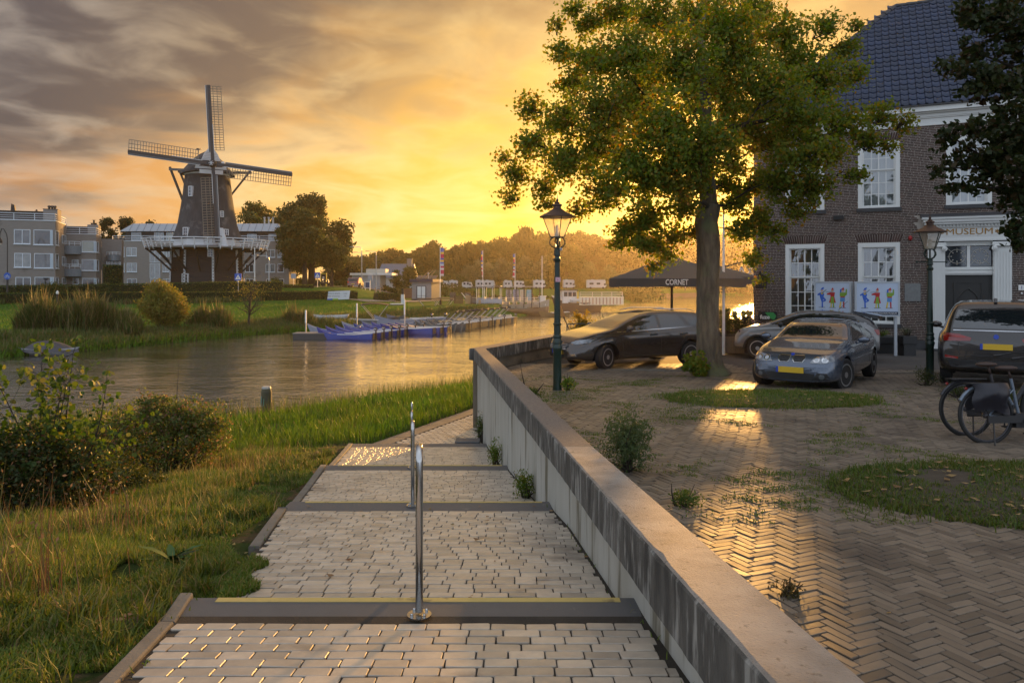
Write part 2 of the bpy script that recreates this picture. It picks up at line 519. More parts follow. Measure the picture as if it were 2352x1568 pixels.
def vn(x, y, s=1.0, seed=0):
 """cheap smooth pseudo noise"""
 return (np.sin(x * 1.7 * s + seed) * np.cos(y * 1.3 * s + 2 * seed) + 0.5 * np.sin(x * 3.9 * s - y * 2.7 * s + 3 * seed) + 0.3 * np.sin(y * 7.1 * s + x * 5.3 * s)) / 1.8
def slope_of(xs, ys, x):
 return (np.interp(x + 0.5, xs, ys) - np.interp(x - 0.5, xs, ys))
def HG(x, y):
 """ground height"""
 x = np.asarray(x, float); y = np.asarray(y, float)
 yn = np.interp(x, S1x, S1y); yf = np.interp(x, S2x, S2y)
 dn = (yn - y) / np.sqrt(1 + slope_of(S1x, S1y, x) ** 2)
 df = (y - yf) / np.sqrt(1 + slope_of(S2x, S2y, x) ** 2)
 kx = xkerb(y)
 left = sstep(0.0, 4.5, kx - x)
 base = zpath(y) - 0.05 - 0.30 * left * sstep(3, 9, y) + vn(x, y, 1.3) * 0.05 * sstep(0.1, 0.8, kx - x)
 base = base - 0.25 * ((x > kx) & (y < 40)) - 1.0 * ((x > xwall(y) + .12) & (y < 18.6))
 near = np.minimum(base, -0.15 + dn * 0.42)
 near = np.maximum(near, -1.2)
 yh = np.interp(x, HLx, HLy)
 th = np.clip((y - yf) / np.maximum(yh - yf, 1), 0, 1)
 bank = 0.1 + 0.45 * sstep(0, 4, df) + 1.65 * th ** 1.15
 plat = 2.2 + 1.45 * sstep(2, 16, y - yh)
 L = np.where(y < yh, bank, plat)
 Rr = 0.15 + 1.35 * sstep(0, 7, df) + 0.8 * sstep(130, 240, y)
 m = sstep(-6, 6, x + 0.168 * y + 1)
 far = L * (1 - m) + Rr * m
 far = far + 0.03 * vn(x, y, 0.5)
 far = np.where(df < 0, np.maximum(df * 0.5, -1.2), far)
 h = np.where(dn > 0, near, np.where(df > 0, far, -1.2))
 h = np.where((dn <= 0) & (df <= 0), np.maximum(np.maximum(-1.2, -0.15 + dn * 0.42), df * 0.5), h)
 h = np.where((dn <= 0) & (df > 0), far, h)
 return h
def axis(segs):
 out = []
 for a, b, st in segs:
  out += list(np.arange(a, b, st))
 out.append(segs[-1][1])
 return np.array(out)
gx = axis([(-600, -120, 24), (-120, -60, 5), (-60, -20, 1.6), (-20, -9, 0.6), (-9, 3, 0.25), (3, 20, 1.0), (20, 60, 3), (60, 150, 8), (150, 900, 50)])
gy = axis([(-30, -2, 4), (-2, 24, 0.25), (24, 34, 0.5), (34, 120, 1.5), (120, 300, 5), (300, 1400, 60)])
GX, GY = np.meshgrid(gx, gy)
GZ = HG(GX, GY)
def grid_faces(nx, ny):
 i = np.arange(nx - 1)[None, :] + (np.arange(ny - 1) * nx)[:, None]
 i = i.ravel()
 return np.stack([i, i + 1, i + nx + 1, i + nx], 1)
def ground_mat():
 m, nt, b = _nt('ground_soil_and_turf'); N = nt.nodes; L = nt.links
 t = N.new('ShaderNodeTexCoord')
 def noise(s, d=6):
  n = N.new('ShaderNodeTexNoise'); n.inputs['Scale'].default_value = s; n.inputs['Detail'].default_value = d; n.inputs['Roughness'].default_value = 0.65
  L.new(t.outputs['Object'], n.inputs['Vector']); return n.outputs[0]
 def ramp(src, pts):
  r_ = N.new('ShaderNodeValToRGB'); e = r_.color_ramp.elements
  e[0].position, e[0].color = pts[0][0], (*pts[0][1], 1); e[1].position, e[1].color = pts[1][0], (*pts[1][1], 1)
  for p, c in pts[2:]:
   q = e.new(p); q.color = (*c, 1)
  L.new(src, r_.inputs[0]); return r_.outputs[0]
 def mix(f, a, c):
  n = N.new('ShaderNodeMix'); n.data_type = 'RGBA'
  for i, v in ((0, f), (6, a), (7, c)):
   if isinstance(v, (int, float)): n.inputs[i].default_value = v
   else: L.new(v, n.inputs[i])
  return n.outputs[2]
 soil = ramp(noise(9), [(0.3, (0.055, 0.036, 0.02)), (0.7, (0.13, 0.09, 0.055))])
 turf = ramp(noise(0.35, 8), [(0.3, (0.045, 0.12, 0.012)), (0.55, (0.065, 0.155, 0.016)), (0.75, (0.09, 0.15, 0.025))])
 turfn = ramp(noise(2.5, 8), [(0.3, (0.02, 0.035, 0.008)), (0.6, (0.04, 0.06, 0.015))])
 fine = ramp(noise(3.0, 10), [(0.35, (0.45, 0.45, 0.45)), (0.7, (1.15, 1.15, 1.15))])
 mul = N.new('ShaderNodeMix'); mul.data_type = 'RGBA'; mul.blend_type = 'MULTIPLY'; mul.inputs[0].default_value = 1
 L.new(turf, mul.inputs[6]); L.new(fine, mul.inputs[7])
 sp = N.new('ShaderNodeSeparateXYZ'); L.new(t.outputs['Object'], sp.inputs[0])
 mr = N.new('ShaderNodeMapRange'); mr.inputs[1].default_value = 31; mr.inputs[2].default_value = 33
 L.new(sp.outputs[1], mr.inputs[0])
 gp = ramp(noise(2.2, 5), [(0.42, (0, 0, 0)), (0.55, (1, 1, 1))])
 nearc = mix(gp, soil, turfn)
 c = mix(mr.outputs[0], nearc, mul.outputs[2])
 L.new(c, b.inputs['Base Color']); b.inputs['Roughness'].default_value = 0.95; b.inputs['Specular IOR Level'].default_value = 0.1
 bp = N.new('ShaderNodeBump'); bp.inputs['Strength'].default_value = 0.6; bp.inputs['Distance'].default_value = 0.05
 L.new(noise(14, 8), bp.inputs['Height']); L.new(bp.outputs[0], b.inputs['Normal'])
 return m
ground = np_mesh('ground', np.stack([GX.ravel(), GY.ravel(), GZ.ravel()], 1), grid_faces(len(gx), len(gy)), ground_mat(), None, True)
tag(ground, kind='structure')
# ---------------------------------------------------------------- water
def water_mat():
 m, nt, b = _nt('river_water'); N = nt.nodes; L = nt.links
 b.inputs['Base Color'].default_value = (0.06, 0.06, 0.042, 1)
 b.inputs['Roughness'].default_value = 0.11
 b.inputs['IOR'].default_value = 1.8
 b.inputs['Specular IOR Level'].default_value = 0.9
 t = N.new('ShaderNodeTexCoord')
 def wave(sc, st, d, rot=0.25):
  mp = N.new('ShaderNodeMapping'); mp.inputs['Scale'].default_value = st; mp.inputs['Rotation'].default_value = (0, 0, rot)
  L.new(t.outputs['Object'], mp.inputs[0])
  n = N.new('ShaderNodeTexNoise'); n.inputs['Scale'].default_value = sc; n.inputs['Detail'].default_value = d; n.inputs['Roughness'].default_value = 0.55
  L.new(mp.outputs[0], n.inputs['Vector']); return n.outputs[0]
 a = wave(2.6, (0.45, 1.0, 1), 3, 0.12)
 c = wave(0.35, (0.5, 1.1, 1), 3, -0.3)
 e = wave(9.0, (0.5, 1.0, 1), 2, 0.3)
 s1 = N.new('ShaderNodeMath'); s1.operation = 'MULTIPLY_ADD'; s1.inputs[1].default_value = 2.2
 L.new(c, s1.inputs[0]); L.new(a, s1.inputs[2])
 s2 = N.new('ShaderNodeMath'); s2.operation = 'MULTIPLY_ADD'; s2.inputs[1].default_value = 0.22
 L.new(e, s2.inputs[0]); L.new(s1.outputs[0], s2.inputs[2])
 pz = wave(0.09, (1, 1.6, 1), 2, 0.2)
 mr = N.new('ShaderNodeMapRange'); mr.inputs[1].default_value = 0.4; mr.inputs[2].default_value = 0.62; mr.inputs[3].default_value = 0.35; mr.inputs[4].default_value = 1.0
 L.new(pz, mr.inputs[0])
 gl = N.new('ShaderNodeBsdfGlossy'); gl.inputs['Roughness'].default_value = .09; gl.inputs['Color'].default_value = (.93, .93, .9, 1)
 mx = N.new('ShaderNodeMixShader'); mx.inputs[0].default_value = .5; L.new(b.outputs[0], mx.inputs[1]); L.new(gl.outputs[0], mx.inputs[2]); L.new(mx.outputs[0], N['Material Output'].inputs[0])
 bp = N.new('ShaderNodeBump'); bp.inputs['Distance'].default_value = 0.085; L.new(bp.outputs[0], gl.inputs['Normal'])
 L.new(mr.outputs[0], bp.inputs['Strength'])
 L.new(s2.outputs[0], bp.inputs['Height']); L.new(bp.outputs[0], b.inputs['Normal'])
 return m
wx = axis([(-600, -60, 60), (-60, 60, 6), (60, 900, 60)]); wy = axis([(-100, 15, 30), (15, 120, 5), (120, 800, 40)])
WX, WY = np.meshgrid(wx, wy)
water = np_mesh('water', np.stack([WX.ravel(), WY.ravel(), WX.ravel() * 0], 1), grid_faces(len(wx), len(wy)), water_mat(), None, True)
tag(water, kind='structure')
# ---------------------------------------------------------------- path: joint bed, slabs, kerbs, pavers
joint = M('joint_sand', (0.028, 0.024, 0.019), 0.95, var=0.6, vscale=12, col2=(0.055, 0.045, 0.032), bump=0.5, bscale=80)
paver_m = M('path_paver', (0.47, 0.41, 0.325), 0.42, var=0.55, vscale=9, col2=(0.27, 0.245, 0.21), bump=0.06, bscale=45, objvar=0.24, spec=0.85, rvar=0.1, dirt=(0.14, 0.12, 0.10), dscale=1.4, dcut=0.58)
slab_m = M('grey_concrete_slab', (0.095, 0.10, 0.105), 0.62, var=0.5, vscale=10, col2=(0.08, 0.083, 0.085), bump=0.2, bscale=120, dirt=(0.22, 0.21, 0.18), dscale=6, dcut=0.66, spec=0.6)
yellow_m = M('yellow_strip_paint', (0.52, 0.40, 0.13), 0.6, dirt=(0.20, 0.16, 0.08), dscale=7, dcut=0.56, var=0.4, vscale=20, col2=(0.40, 0.31, 0.12))
kerb_m = M('kerb_concrete', (0.19, 0.175, 0.145), 0.85, var=0.6, vscale=6, col2=(0.11, 0.10, 0.085), bump=0.3, bscale=70, dirt=(0.10, 0.08, 0.055), dscale=3, dcut=0.6)
path_pts_y = [-6, NOSE[0][0] - SLABD]
rows = []
for k, (yn_, zn_) in enumerate(NOSE):
 pass
ysamp = [-6.0]
for yn_, zn_ in NOSE:
 ysamp += [yn_ - SLABD, yn_, yn_ + 0.002]
ysamp += [18.6]
V = []; 
for y in ysamp:
 z = float(zpath(y)) - 0.010
 V += [(xkerb(y), y, z), (xwall(y) + 0.2, y, z)]
F = [(2 * i, 2 * i + 1, 2 * i + 3, 2 * i + 2) for i in range(len(ysamp) - 1)]
zl = float(zpath(17)) - 0.010
b0 = len(V)
V += [(-3.44, 16.0, zl), (-3.44, 16.0, zl), (-2.38, 18.6, zl), (-0.9, 18.6, zl), (1.9, 28.2, zl - 0.02), (3.4, 28.2, zl - 0.02)]
F += [(b0 + 1, b0 + 3, b0 + 2), (b0 + 2, b0 + 3, b0 + 5, b0 + 4)]
path = mesh_obj('path', V, F, joint); tag(path, kind='structure')
for k, (yn_, zn_) in enumerate(NOSE):
 x0, x1 = float(xkerb(yn_)) + 0.0, float(xwall(yn_ - 0.2)) + 0.085
 z = zn_ + CZ
 mb = MB().bbox(x0, yn_ - SLABD, z - 0.30, x1, yn_, z + 0.004, 0.008)
 s_ = mb.build('step_slab', slab_m, path)
 if k < 3:
  yw = [0.055, 0.042, 0.05][k]
  MB().box(x0 + 0.16 + 0.02 * k, yn_ - 0.012 - yw, z + 0.004, x1 - 0.10, yn_ - 0.012, z + 0.008).build('warning_strip', yellow_m, s_)
kseg = [(-1.2, 1.6), (1.62, 4.02), (4.05, 4.42), (6.25, 7.9), (7.95, 8.25), (8.3, 10.2), (10.22, 12.2), (12.25, 14.2), (14.22, 16.0)]
for ya, yb in kseg:
 w = 0.085 if yb < 7 else 0.10
 v = []
 for y in (ya, yb):
  z = float(zpath(y if yb != 4.42 else 4.2)) + 0.012; xk = float(xkerb(y))
  v += [(xk - w, y, z - 0.25), (xk - w, y, z - 0.008), (xk - w + 0.01, y, z), (xk - 0.01, y, z), (xk - 0.002, y, z - 0.008), (xk - 0.002, y, z - 0.25)]
 f = [(i, (i + 1) % 6, 6 + (i + 1) % 6, 6 + i) for i in range(6)] + [(5, 4, 3, 2, 1, 0), (6, 7, 8, 9, 10, 11)]
 mesh_obj('kerb_stone', v, f, kerb_m, path)
z_e = float(zpath(17)) + 0.006
for t0, t1 in ((0, .24), (.245, .49), (.495, .74), (.745, 1.0)):
 p0, p1 = Vector((-3.44, 16.02)), Vector((-1.0, 21.7)); q0, q1 = Vector((-3.02, 16.02)), Vector((-0.55, 21.7))
 a, b_, c_, d_ = p0.lerp(p1, t0), q0.lerp(q1, t0), q0.lerp(q1, t1), p0.lerp(p1, t1)
 MB().prism([tuple(a), tuple(b_), tuple(c_), tuple(d_)], z_e - 0.2, z_e).build('kerb_stone', M('landing_edge', (0.20, 0.17, 0.13), 0.75, var=0.5, vscale=5, bump=0.2), path)
def paver_mesh(l, w, h=0.03, seed=0, c=0.25):
 """worn stone with rounded corners: outline ring at the bottom, at the shoulder and a slightly smaller top"""
 r_ = random.Random(seed)
 cx = min(l, w) * c
 pts = []
 for sx, sy, a0 in ((1, 1, 0), (-1, 1, 90), (-1, -1, 180), (1, -1, 270)):
  for a in (8, 82):
   th = R(a0 + a)
   q = cx * r_.uniform(0.6, 1.25)
   pts.append((sx * (l / 2 - q) + q * math.cos(th) + r_.uniform(-.002, .002), sy * (w / 2 - q) + q * math.sin(th) + r_.uniform(-.0025, .0025)))
 b = 0.0032
 v = [(x, y, -h) for x, y in pts] + [(x, y, -0.0035) for x, y in pts] + [(x * (1 - 2 * b / l), y * (1 - 2 * b / w), 0.0) for x, y in pts]
 f = []
 for k in range(2):
  for i in range(8):
   j = (i + 1) % 8
   f.append((k * 8 + i, k * 8 + j, k * 8 + 8 + j, k * 8 + 8 + i))
 f.append(tuple(range(16, 24)))
 return v, f
variants = [paver_mesh(1, 1, 0.03, s, 0.22) for s in range(6)]
def place_pavers(centres, name, mat, parent, nsingle, stuffname, hfun, slope, L_, W_, shape=0.24, seeds=8, zj=0.003, tilt=0.012):
 """centres: (x, y, rot, l, w); nearest nsingle as objects of their own, the rest one mesh"""
 centres.sort(key=lambda c: c[0] ** 2 + c[1] ** 2 * 1.0)
 meshes = []
 for s in range(seeds):
  v, f = paver_mesh(L_, W_, 0.03, s + 40, shape)
  me = bpy.data.meshes.new(name); me.from_pydata(v, [], f); me.materials.append(mat)
  me.polygons.foreach_set('use_smooth', [False] * len(me.polygons)); me.update()
  meshes.append((me, np.array(v)))
 faces4 = [f for f in paver_mesh(L_, W_, 0.03, 40, shape)[1] if len(f) == 4]
 Vs = []; FQ = []; nb = 0
 topf = []
 for i, (x, y, rot, l, w) in enumerate(centres):
  z = float(hfun(y)) + nr.uniform(-zj, zj * 0.4)
  sx, sy = l / L_, w / W_
  tx, ty = nr.normal(0, tilt), nr.normal(0, tilt)
  if i < nsingle:
   o = bpy.data.objects.new(name, meshes[i % seeds][0])
   o.location = (x, y, z)
   o.rotation_euler = (math.atan(slope(y)) + tx, ty, 0)
   m = Euler((math.atan(slope(y)) + tx, ty, 0)).to_matrix() @ Matrix.Rotation(rot, 3, 'Z')
   o.rotation_euler = m.to_euler()
   o.scale = (sx, sy, 1)
   link(o, parent)
  else:
   v = meshes[nr.randint(seeds)][1] * (sx, sy, 1)
   c_, s_ = math.cos(rot), math.sin(rot)
   vx = v[:, 0] * c_ - v[:, 1] * s_; vy = v[:, 0] * s_ + v[:, 1] * c_
   Vs.append(np.stack([vx + x, vy + y, v[:, 2] + z + vy * (slope(y) + tx) + vx * ty], 1))
   FQ.append(np.array(faces4) + nb)
   topf.append([nb + 16 + q for q in (0, 1, 2, 3)]); topf.append([nb + 16 + q for q in (0, 3, 4, 7)]); topf.append([nb + 16 + q for q in (4, 5, 6, 7)])
   nb += 24
 if Vs:
  o = np_mesh(stuffname, np.concatenate(Vs), np.concatenate(FQ + [np.array(topf)]), mat, parent)
  o['kind'] = 'stuff'
def slope_path(y):
 return float((zpath(y + 0.04) - zpath(y - 0.04)) / 0.08)
cs = []
y = 0.6
course = 0
PW = 0.098
segs_y = [(1.2, NOSE[0][0] - SLABD - 0.01)] + [(a[0] + 0.02, b[0] - SLABD - 0.01) for a, b in zip(NOSE[:-1], NOSE[1:])]
for ya, yb in segs_y:
 n = max(1, int(round((yb - ya) / PW)))
 for i in range(n):
  yc = ya + (yb - ya) * (i + 0.5) / n
  x = float(xkerb(yc)) + 0.01 - rnd.uniform(0, 0.04)
  xe = float(xwall(yc)) + 0.06
  if i % 2: x -= 0.1
  while x < xe - 0.03:
   l = rnd.uniform(0.15, 0.195)
   xa, xb = max(x, float(xkerb(yc)) + 0.006), min(x + l, xe)
   if xb - xa > 0.05:
    cs.append(((xa + xb) / 2, yc + rnd.uniform(-.004, .004), rnd.gauss(0, 0.012), xb - xa - 0.007, (yb - ya) / n - rnd.uniform(0.006, 0.011)))
   x += l
path_cs = cs
place_pavers(cs, 'paver', paver_m, path, 300, 'pavers', zpath, slope_path, 0.2, 0.1, 0.11, tilt=.007)
cs = []
dv = Vector((2.44, 5.68)).normalized(); nv = Vector((dv.y, -dv.x))
i = 0
t = 0.0
while t < 10.5:
 u = 0.44 - (0.1 if i % 2 else 0)
 while u < 4.4:
  p = Vector((-3.44, 16.0)) + dv * t + nv * (u + 0.1)
  if 16.06 < p.y and (p.x < xwall(min(p.y, 18.6)) + 0.05 if p.y < 18.6 else (p.x < -0.88 + (p.y - 18.6) * 0.457)):
   cs.append((p.x, p.y, math.atan2(nv.y, nv.x), 0.19, 0.096))
  u += 0.205
 t += 0.107; i += 1
place_pavers(cs, 'paver', paver_m, path, 0, 'landing_pavers', zpath, lambda y: 0.0, 0.2, 0.1, 0.3)
# ---------------------------------------------------------------- plaza
brick_pave = M('plaza_brick', (0.165, 0.135, 0.098), 0.56, var=0.5, vscale=10, col2=(0.13, 0.105, 0.085), bump=0.06, bscale=50, objvar=0.3, spec=0.45, rvar=0.1, dirt=(0.085, 0.07, 0.055), dscale=0.9, dcut=0.54)
def wingx(y):
 return -0.96 + (y - 18.6) * 0.457
def xplaza(y):
 return float(xwall(y)) + 0.27 if y < 18.6 else wingx(y) + 0.22 + 0.05
py_ = list(np.arange(-8, 33, 1.0)) + [33]
far_edge = [(6.0, 33.5), (12, 40), (20, 48), (60, 62)]
V = []; F = []
cols = np.array([0, .02, .06, .12, .2, .35, .6, 1.0])
for y in py_:
 xl = xplaza(y)
 for c in cols:
  V.append((xl + (60 - xl) * c, y, float(zplaza(y)) - 0.009))
nc = len(cols)
F = [(r_ * nc + i, r_ * nc + i + 1, (r_ + 1) * nc + i + 1, (r_ + 1) * nc + i) for r_ in range(len(py_) - 1) for i in range(nc - 1)]
b0 = len(V); zf = float(zplaza(33)) - 0.012
xl33 = xplaza(33)
V += [(12, 39, zf), (20, 46, zf), (60, 60, zf)]
F += [(b0 - nc, b0 - nc + 4, b0), (b0 - nc + 4, b0 - nc + 5, b0 + 1, b0), (b0 - nc + 5, b0 - nc + 6, b0 - 1, b0 + 2, b0 + 1)]
edge = [(xplaza(y), y) for y in py_ if y >= 18.6] + [(12, 39), (20, 46), (60, 60)]
b0 = len(V)
for x, y in edge:
 z = float(zplaza(min(y, 33))) - 0.012
 V += [(x, y, z), (x, y, -1.0)]
F += [(b0 + 2 * i, b0 + 2 * i + 1, b0 + 2 * i + 3, b0 + 2 * i + 2) for i in range(len(edge) - 1)]
plaza = mesh_obj('plaza', V, F, joint); tag(plaza, kind='structure')
CIRC = [(4.55, 13.05, 1.82, 1.06), (4.95, 6.95, 1.88, 1.2)]
def herring(x0, x1, y0, y1, Lb, Wb, ang):
 ca, sa = math.cos(ang), math.sin(ang)
 r_ = int((abs(x1 - x0) + abs(y1 - y0)) / Wb) + 4
 out = []
 cx, cy = (x0 + x1) / 2, (y0 + y1) / 2
 n2 = int((abs(x1 - x0) + abs(y1 - y0)) / (Lb)) + 4
 for i in range(-r_, r_):
  for j in range(-n2, n2):
   ox, oy = i * Wb + j * (Lb + Wb), i * Wb - j * (Lb - Wb)
   for bx, by, rr in ((ox + Lb / 2, oy + Wb / 2, 0.0), (ox + Lb + Wb / 2, oy + Wb - Lb / 2, PI / 2)):
    x = cx + bx * ca - by * sa; y_ = cy + bx * sa + by * ca
    if x0 <= x <= x1 and y0 <= y_ <= y1:
     out.append((x, y_, rr + ang))
 return out
Lb, Wb = 0.205, 0.066
cs = []
for x, y, a in herring(-1.0, 15.5, 2.6, 20.5, Lb, Wb, R(24)):
 if x < xplaza(y) + 0.09 or x > 0.74 * y + 0.5:
  continue
 if any(((x - c[0]) / c[2]) ** 2 + ((y - c[1]) / c[3]) ** 2 < 1 for c in CIRC):
  continue
 if y > 18.8 and x > 6: continue
 cs.append((x, y, a + rnd.gauss(0, .01), Lb - 0.007, Wb - 0.007))
print('plaza bricks', len(cs))
place_pavers(cs, 'brick', brick_pave, plaza, 300, 'paving_bricks', zplaza, lambda y: float((zplaza(y + .1) - zplaza(y - .1)) / .2), 0.2, 0.07, 0.12, zj=0.004, tilt=0.02)
drive_m = M('drive_bricks', (0.085, 0.078, 0.072), 0.85, spec=.25, var=0.6, vscale=5, col2=(0.055, 0.05, 0.048), bump=0.4, bscale=30, dirt=(0.12, 0.10, 0.08), dscale=0.7, dcut=0.55)
V = []; ys = [17.9, 20, 23, 26, 29, 33]
xa = [6.2, 3.6, 3.0, 2.2, 3.5, 5.4]
for y, a in zip(ys, xa):
 V += [(max(a, xplaza(y) + 0.3), y, float(zplaza(y)) - 0.004), (30, y, float(zplaza(y)) - 0.004)]
mesh_obj('drive', V, [(2 * i, 2 * i + 1, 2 * i + 3, 2 * i + 2) for i in range(len(ys) - 1)], drive_m)['kind'] = 'structure'
kp = [(2.2, 18.95), (4.4, 18.55), (6.1, 17.85), (8.0, 17.95), (12, 18.3)]
kb = MB()
for p, q in zip(kp[:-1], kp[1:]):
 kb.bar((p[0], p[1], float(zplaza(p[1])) - 0.01), (q[0], q[1], float(zplaza(q[1])) - 0.01), 0.11, 0.06)
o = kb.build('kerb_line', kerb_m, plaza)
for cx, cy, r_, ry in CIRC:
 mb = MB(); n = 40
 pts = [(cx + r_ * math.cos(2 * PI * k / n), cy + ry * math.sin(2 * PI * k / n)) for k in range(n)]
 vs = [(cx, cy, float(zplaza(cy)) + 0.05)] + [(cx + (p[0] - cx) * .6, cy + (p[1] - cy) * .6, float(zplaza(p[1])) + 0.035) for p in pts] + [(p[0], p[1], float(zplaza(p[1])) - 0.006) for p in pts]
 fs = [(0, 1 + k, 1 + (k + 1) % n) for k in range(n)] + [(1 + k, 1 + n + k, 1 + n + (k + 1) % n, 1 + (k + 1) % n) for k in range(n)]
 o = mesh_obj('tree_pit', vs, fs, M('pit_soil', (0.05, 0.04, 0.026), 0.95, var=0.6, vscale=8, col2=(0.085, 0.07, 0.05), bump=0.6, bscale=40), None, True)
 o['kind'] = 'structure'
# ---------------------------------------------------------------- retaining wall
cop_top = M('coping_top_concrete', (0.36, 0.33, 0.29), 0.8, var=0.85, vscale=3.5, col2=(0.20, 0.18, 0.155), bump=0.6, bscale=90, dirt=(0.10, 0.09, 0.075), dscale=22, dcut=0.60, spec=0.35, det=10)  # near coping: its brighter light is put into the base colour
cop_top2 = M('coping_top_weathered_unlit', (0.20, 0.17, 0.145), 0.75, var=0.8, vscale=30, col2=(0.11, 0.095, 0.085), bump=0.5, bscale=120, dirt=(0.33, 0.31, 0.28), dscale=40, dcut=0.63, det=8)  # far coping: lack of light painted in as darker base; speckles are real
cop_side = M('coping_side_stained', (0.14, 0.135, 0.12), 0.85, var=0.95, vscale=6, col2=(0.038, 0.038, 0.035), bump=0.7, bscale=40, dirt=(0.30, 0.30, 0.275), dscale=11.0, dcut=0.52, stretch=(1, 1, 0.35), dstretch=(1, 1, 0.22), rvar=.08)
wall_m = M('wall_concrete', (0.50, 0.50, 0.455), 0.75, var=0.75, vscale=1.6, col2=(0.36, 0.35, 0.29), bump=0.15, bscale=50, dirt=(0.16, 0.145, 0.10), dscale=4.5, dcut=0.545, stretch=(1, 1, 0.25), dstretch=(1, 1, 0.12), det=8)
def coping(parent, y0, y1, fx, fz, mats, w=0.30, th=0.30, step=0.10, seed=1):
 r_ = random.Random(seed)
 n = max(2, int((y1 - y0) / step))
 prof = 10
 V = []; 
 for i in range(n + 1):
  y = y0 + (y1 - y0) * i / n
  x, z = float(fx(y)), float(fz(y))
  e = lambda s=0.004: r_.uniform(-s, s)
  cut = r_.uniform(0, 0.007) + (0.012 if r_.random() < 0.05 else 0)
  V += [(x + 0.055, y, z - th), (x + e(.002), y, z - th + 0.01 + e(.003)), (x + e(.002), y, z - 0.02 - cut), (x + 0.006 + cut * .5, y, z - 0.009 - cut * .5), (x + 0.017 + cut, y, z - 0.001),
    (x + w * .5, y, z), (x + w - 0.014 - cut * .5, y, z - 0.001), (x + w - 0.004, y, z - 0.010), (x + w, y, z - 0.02), (x + w, y, z - th)]
 F = []; mi = []
 for i in range(n):
  for k in range(prof):
   j = (k + 1) % prof
   F.append((i * prof + k, i * prof + j, (i + 1) * prof + j, (i + 1) * prof + k))
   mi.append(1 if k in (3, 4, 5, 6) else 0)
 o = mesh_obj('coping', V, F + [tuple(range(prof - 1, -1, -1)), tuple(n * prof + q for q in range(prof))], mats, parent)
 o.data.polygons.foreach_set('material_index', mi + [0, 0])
 return o
rw = thing('retaining_wall', 'long concrete retaining wall with dark stained coping between the ramp path and the plaza', 'wall', (0.47, 7.0, float(zpath(7.0))))
def rel(o, root):
 """keep world coordinates of a mesh that is already in place"""
 o.parent = root
 o.data.transform(Matrix.Translation(-Vector(root.location)))
 return o
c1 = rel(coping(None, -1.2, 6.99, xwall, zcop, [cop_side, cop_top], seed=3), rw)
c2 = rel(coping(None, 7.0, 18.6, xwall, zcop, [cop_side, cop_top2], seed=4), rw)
c2['label'] = 'dark rough coping'
edges = [-1.2, 1.3, 3.75, 6.2, 7.0, 9.4, 11.8, 14.2, 16.6, 18.55]
for ya, yb in zip(edges[:-1], edges[1:]):
 v = []
 for y in (ya + 0.005, yb - 0.005):
  x = float(xwall(y)) + 0.085; zt = float(zcop(y)) - 0.29; zb = float(zpath(y)) - 0.35
  v += [(x, y, zb), (x, y, zt), (x + 0.17, y, zt), (x + 0.17, y, zb)]
 o = mesh_obj('wall_panel', v, [(0, 1, 5, 4), (1, 2, 6, 5), (2, 3, 7, 6), (3, 0, 4, 7), (3, 2, 1, 0), (4, 5, 6, 7)], wall_m)
 rel(o, rw)
ww = thing('wing_wall', 'concrete wall running off behind the brown car from the far corner of the retaining wall', 'wall', (-0.96, 18.6, float(zpath(18.6))))
fz2 = lambda y: CZ - 1.64 - 0.0 * y
fx2 = lambda y: wingx(y) - 0.13
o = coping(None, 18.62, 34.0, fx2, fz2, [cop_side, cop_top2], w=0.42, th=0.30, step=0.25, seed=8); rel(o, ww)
v = []
for y in (18.62, 34.0):
 x = wingx(y) - 0.03
 v += [(x, y, 0.1), (x, y, CZ - 1.93), (x + 0.25, y, CZ - 1.93), (x + 0.25, y, 0.1)]
o = mesh_obj('wall_face', v, [(0, 1, 5, 4), (1, 2, 6, 5), (2, 3, 7, 6), (3, 0, 4, 7), (3, 2, 1, 0), (4, 5, 6, 7)], M('wing_concrete', (0.22, 0.19, 0.14), 0.85, var=0.6, vscale=2, bump=0.3, dirt=(0.07, 0.06, 0.045), dscale=1.5)); rel(o, ww)
bk = A(1072, 1018, 16.3)
o = one('concrete_block', 'low dark concrete block against the retaining wall where the path turns', 'block', MB().bbox(-0.27, -0.2, 0, 0.27, 0.2, 0.16, 0.012), slab_m, (-0.98, 16.35, float(zpath(17)) + 0.002))
# ---------------------------------------------------------------- museum
def clear_glass(name, tint=(0.75, 0.8, 0.8), refl=0.22, rough=0.02):
 m = bpy.data.materials.new(name); m.use_nodes = True
 nt = m.node_tree; N = nt.nodes; L = nt.links
 for n in list(N): N.remove(n)
 out = N.new('ShaderNodeOutputMaterial'); tr = N.new('ShaderNodeBsdfTransparent'); tr.inputs[0].default_value = (*tint, 1)
 gl = N.new('ShaderNodeBsdfGlossy'); gl.inputs['Roughness'].default_value = rough
 fr = N.new('ShaderNodeFresnel'); fr.inputs[0].default_value = 1.52
 ad = N.new('ShaderNodeMath'); ad.operation = 'ADD'; ad.inputs[1].default_value = refl; ad.use_clamp = True
 L.new(fr.outputs[0], ad.inputs[0])
 mx = N.new('ShaderNodeMixShader'); L.new(ad.outputs[0], mx.inputs[0]); L.new(tr.outputs[0], mx.inputs[1]); L.new(gl.outputs[0], mx.inputs[2])
 L.new(mx.outputs[0], out.inputs[0])
 MATS[name] = m
 return m
pane_m = clear_glass('pane_glass', (0.8, 0.84, 0.84), 0.16)
mb_brick = M('museum_brick', (0.075, 0.042, 0.033), 0.72, var=0.5, vscale=14, col2=(0.05, 0.033, 0.03), objvar=0.42, bump=0.3, bscale=60, dirt=(0.035, 0.03, 0.03), dscale=0.5, dcut=0.6, spec=0.4)
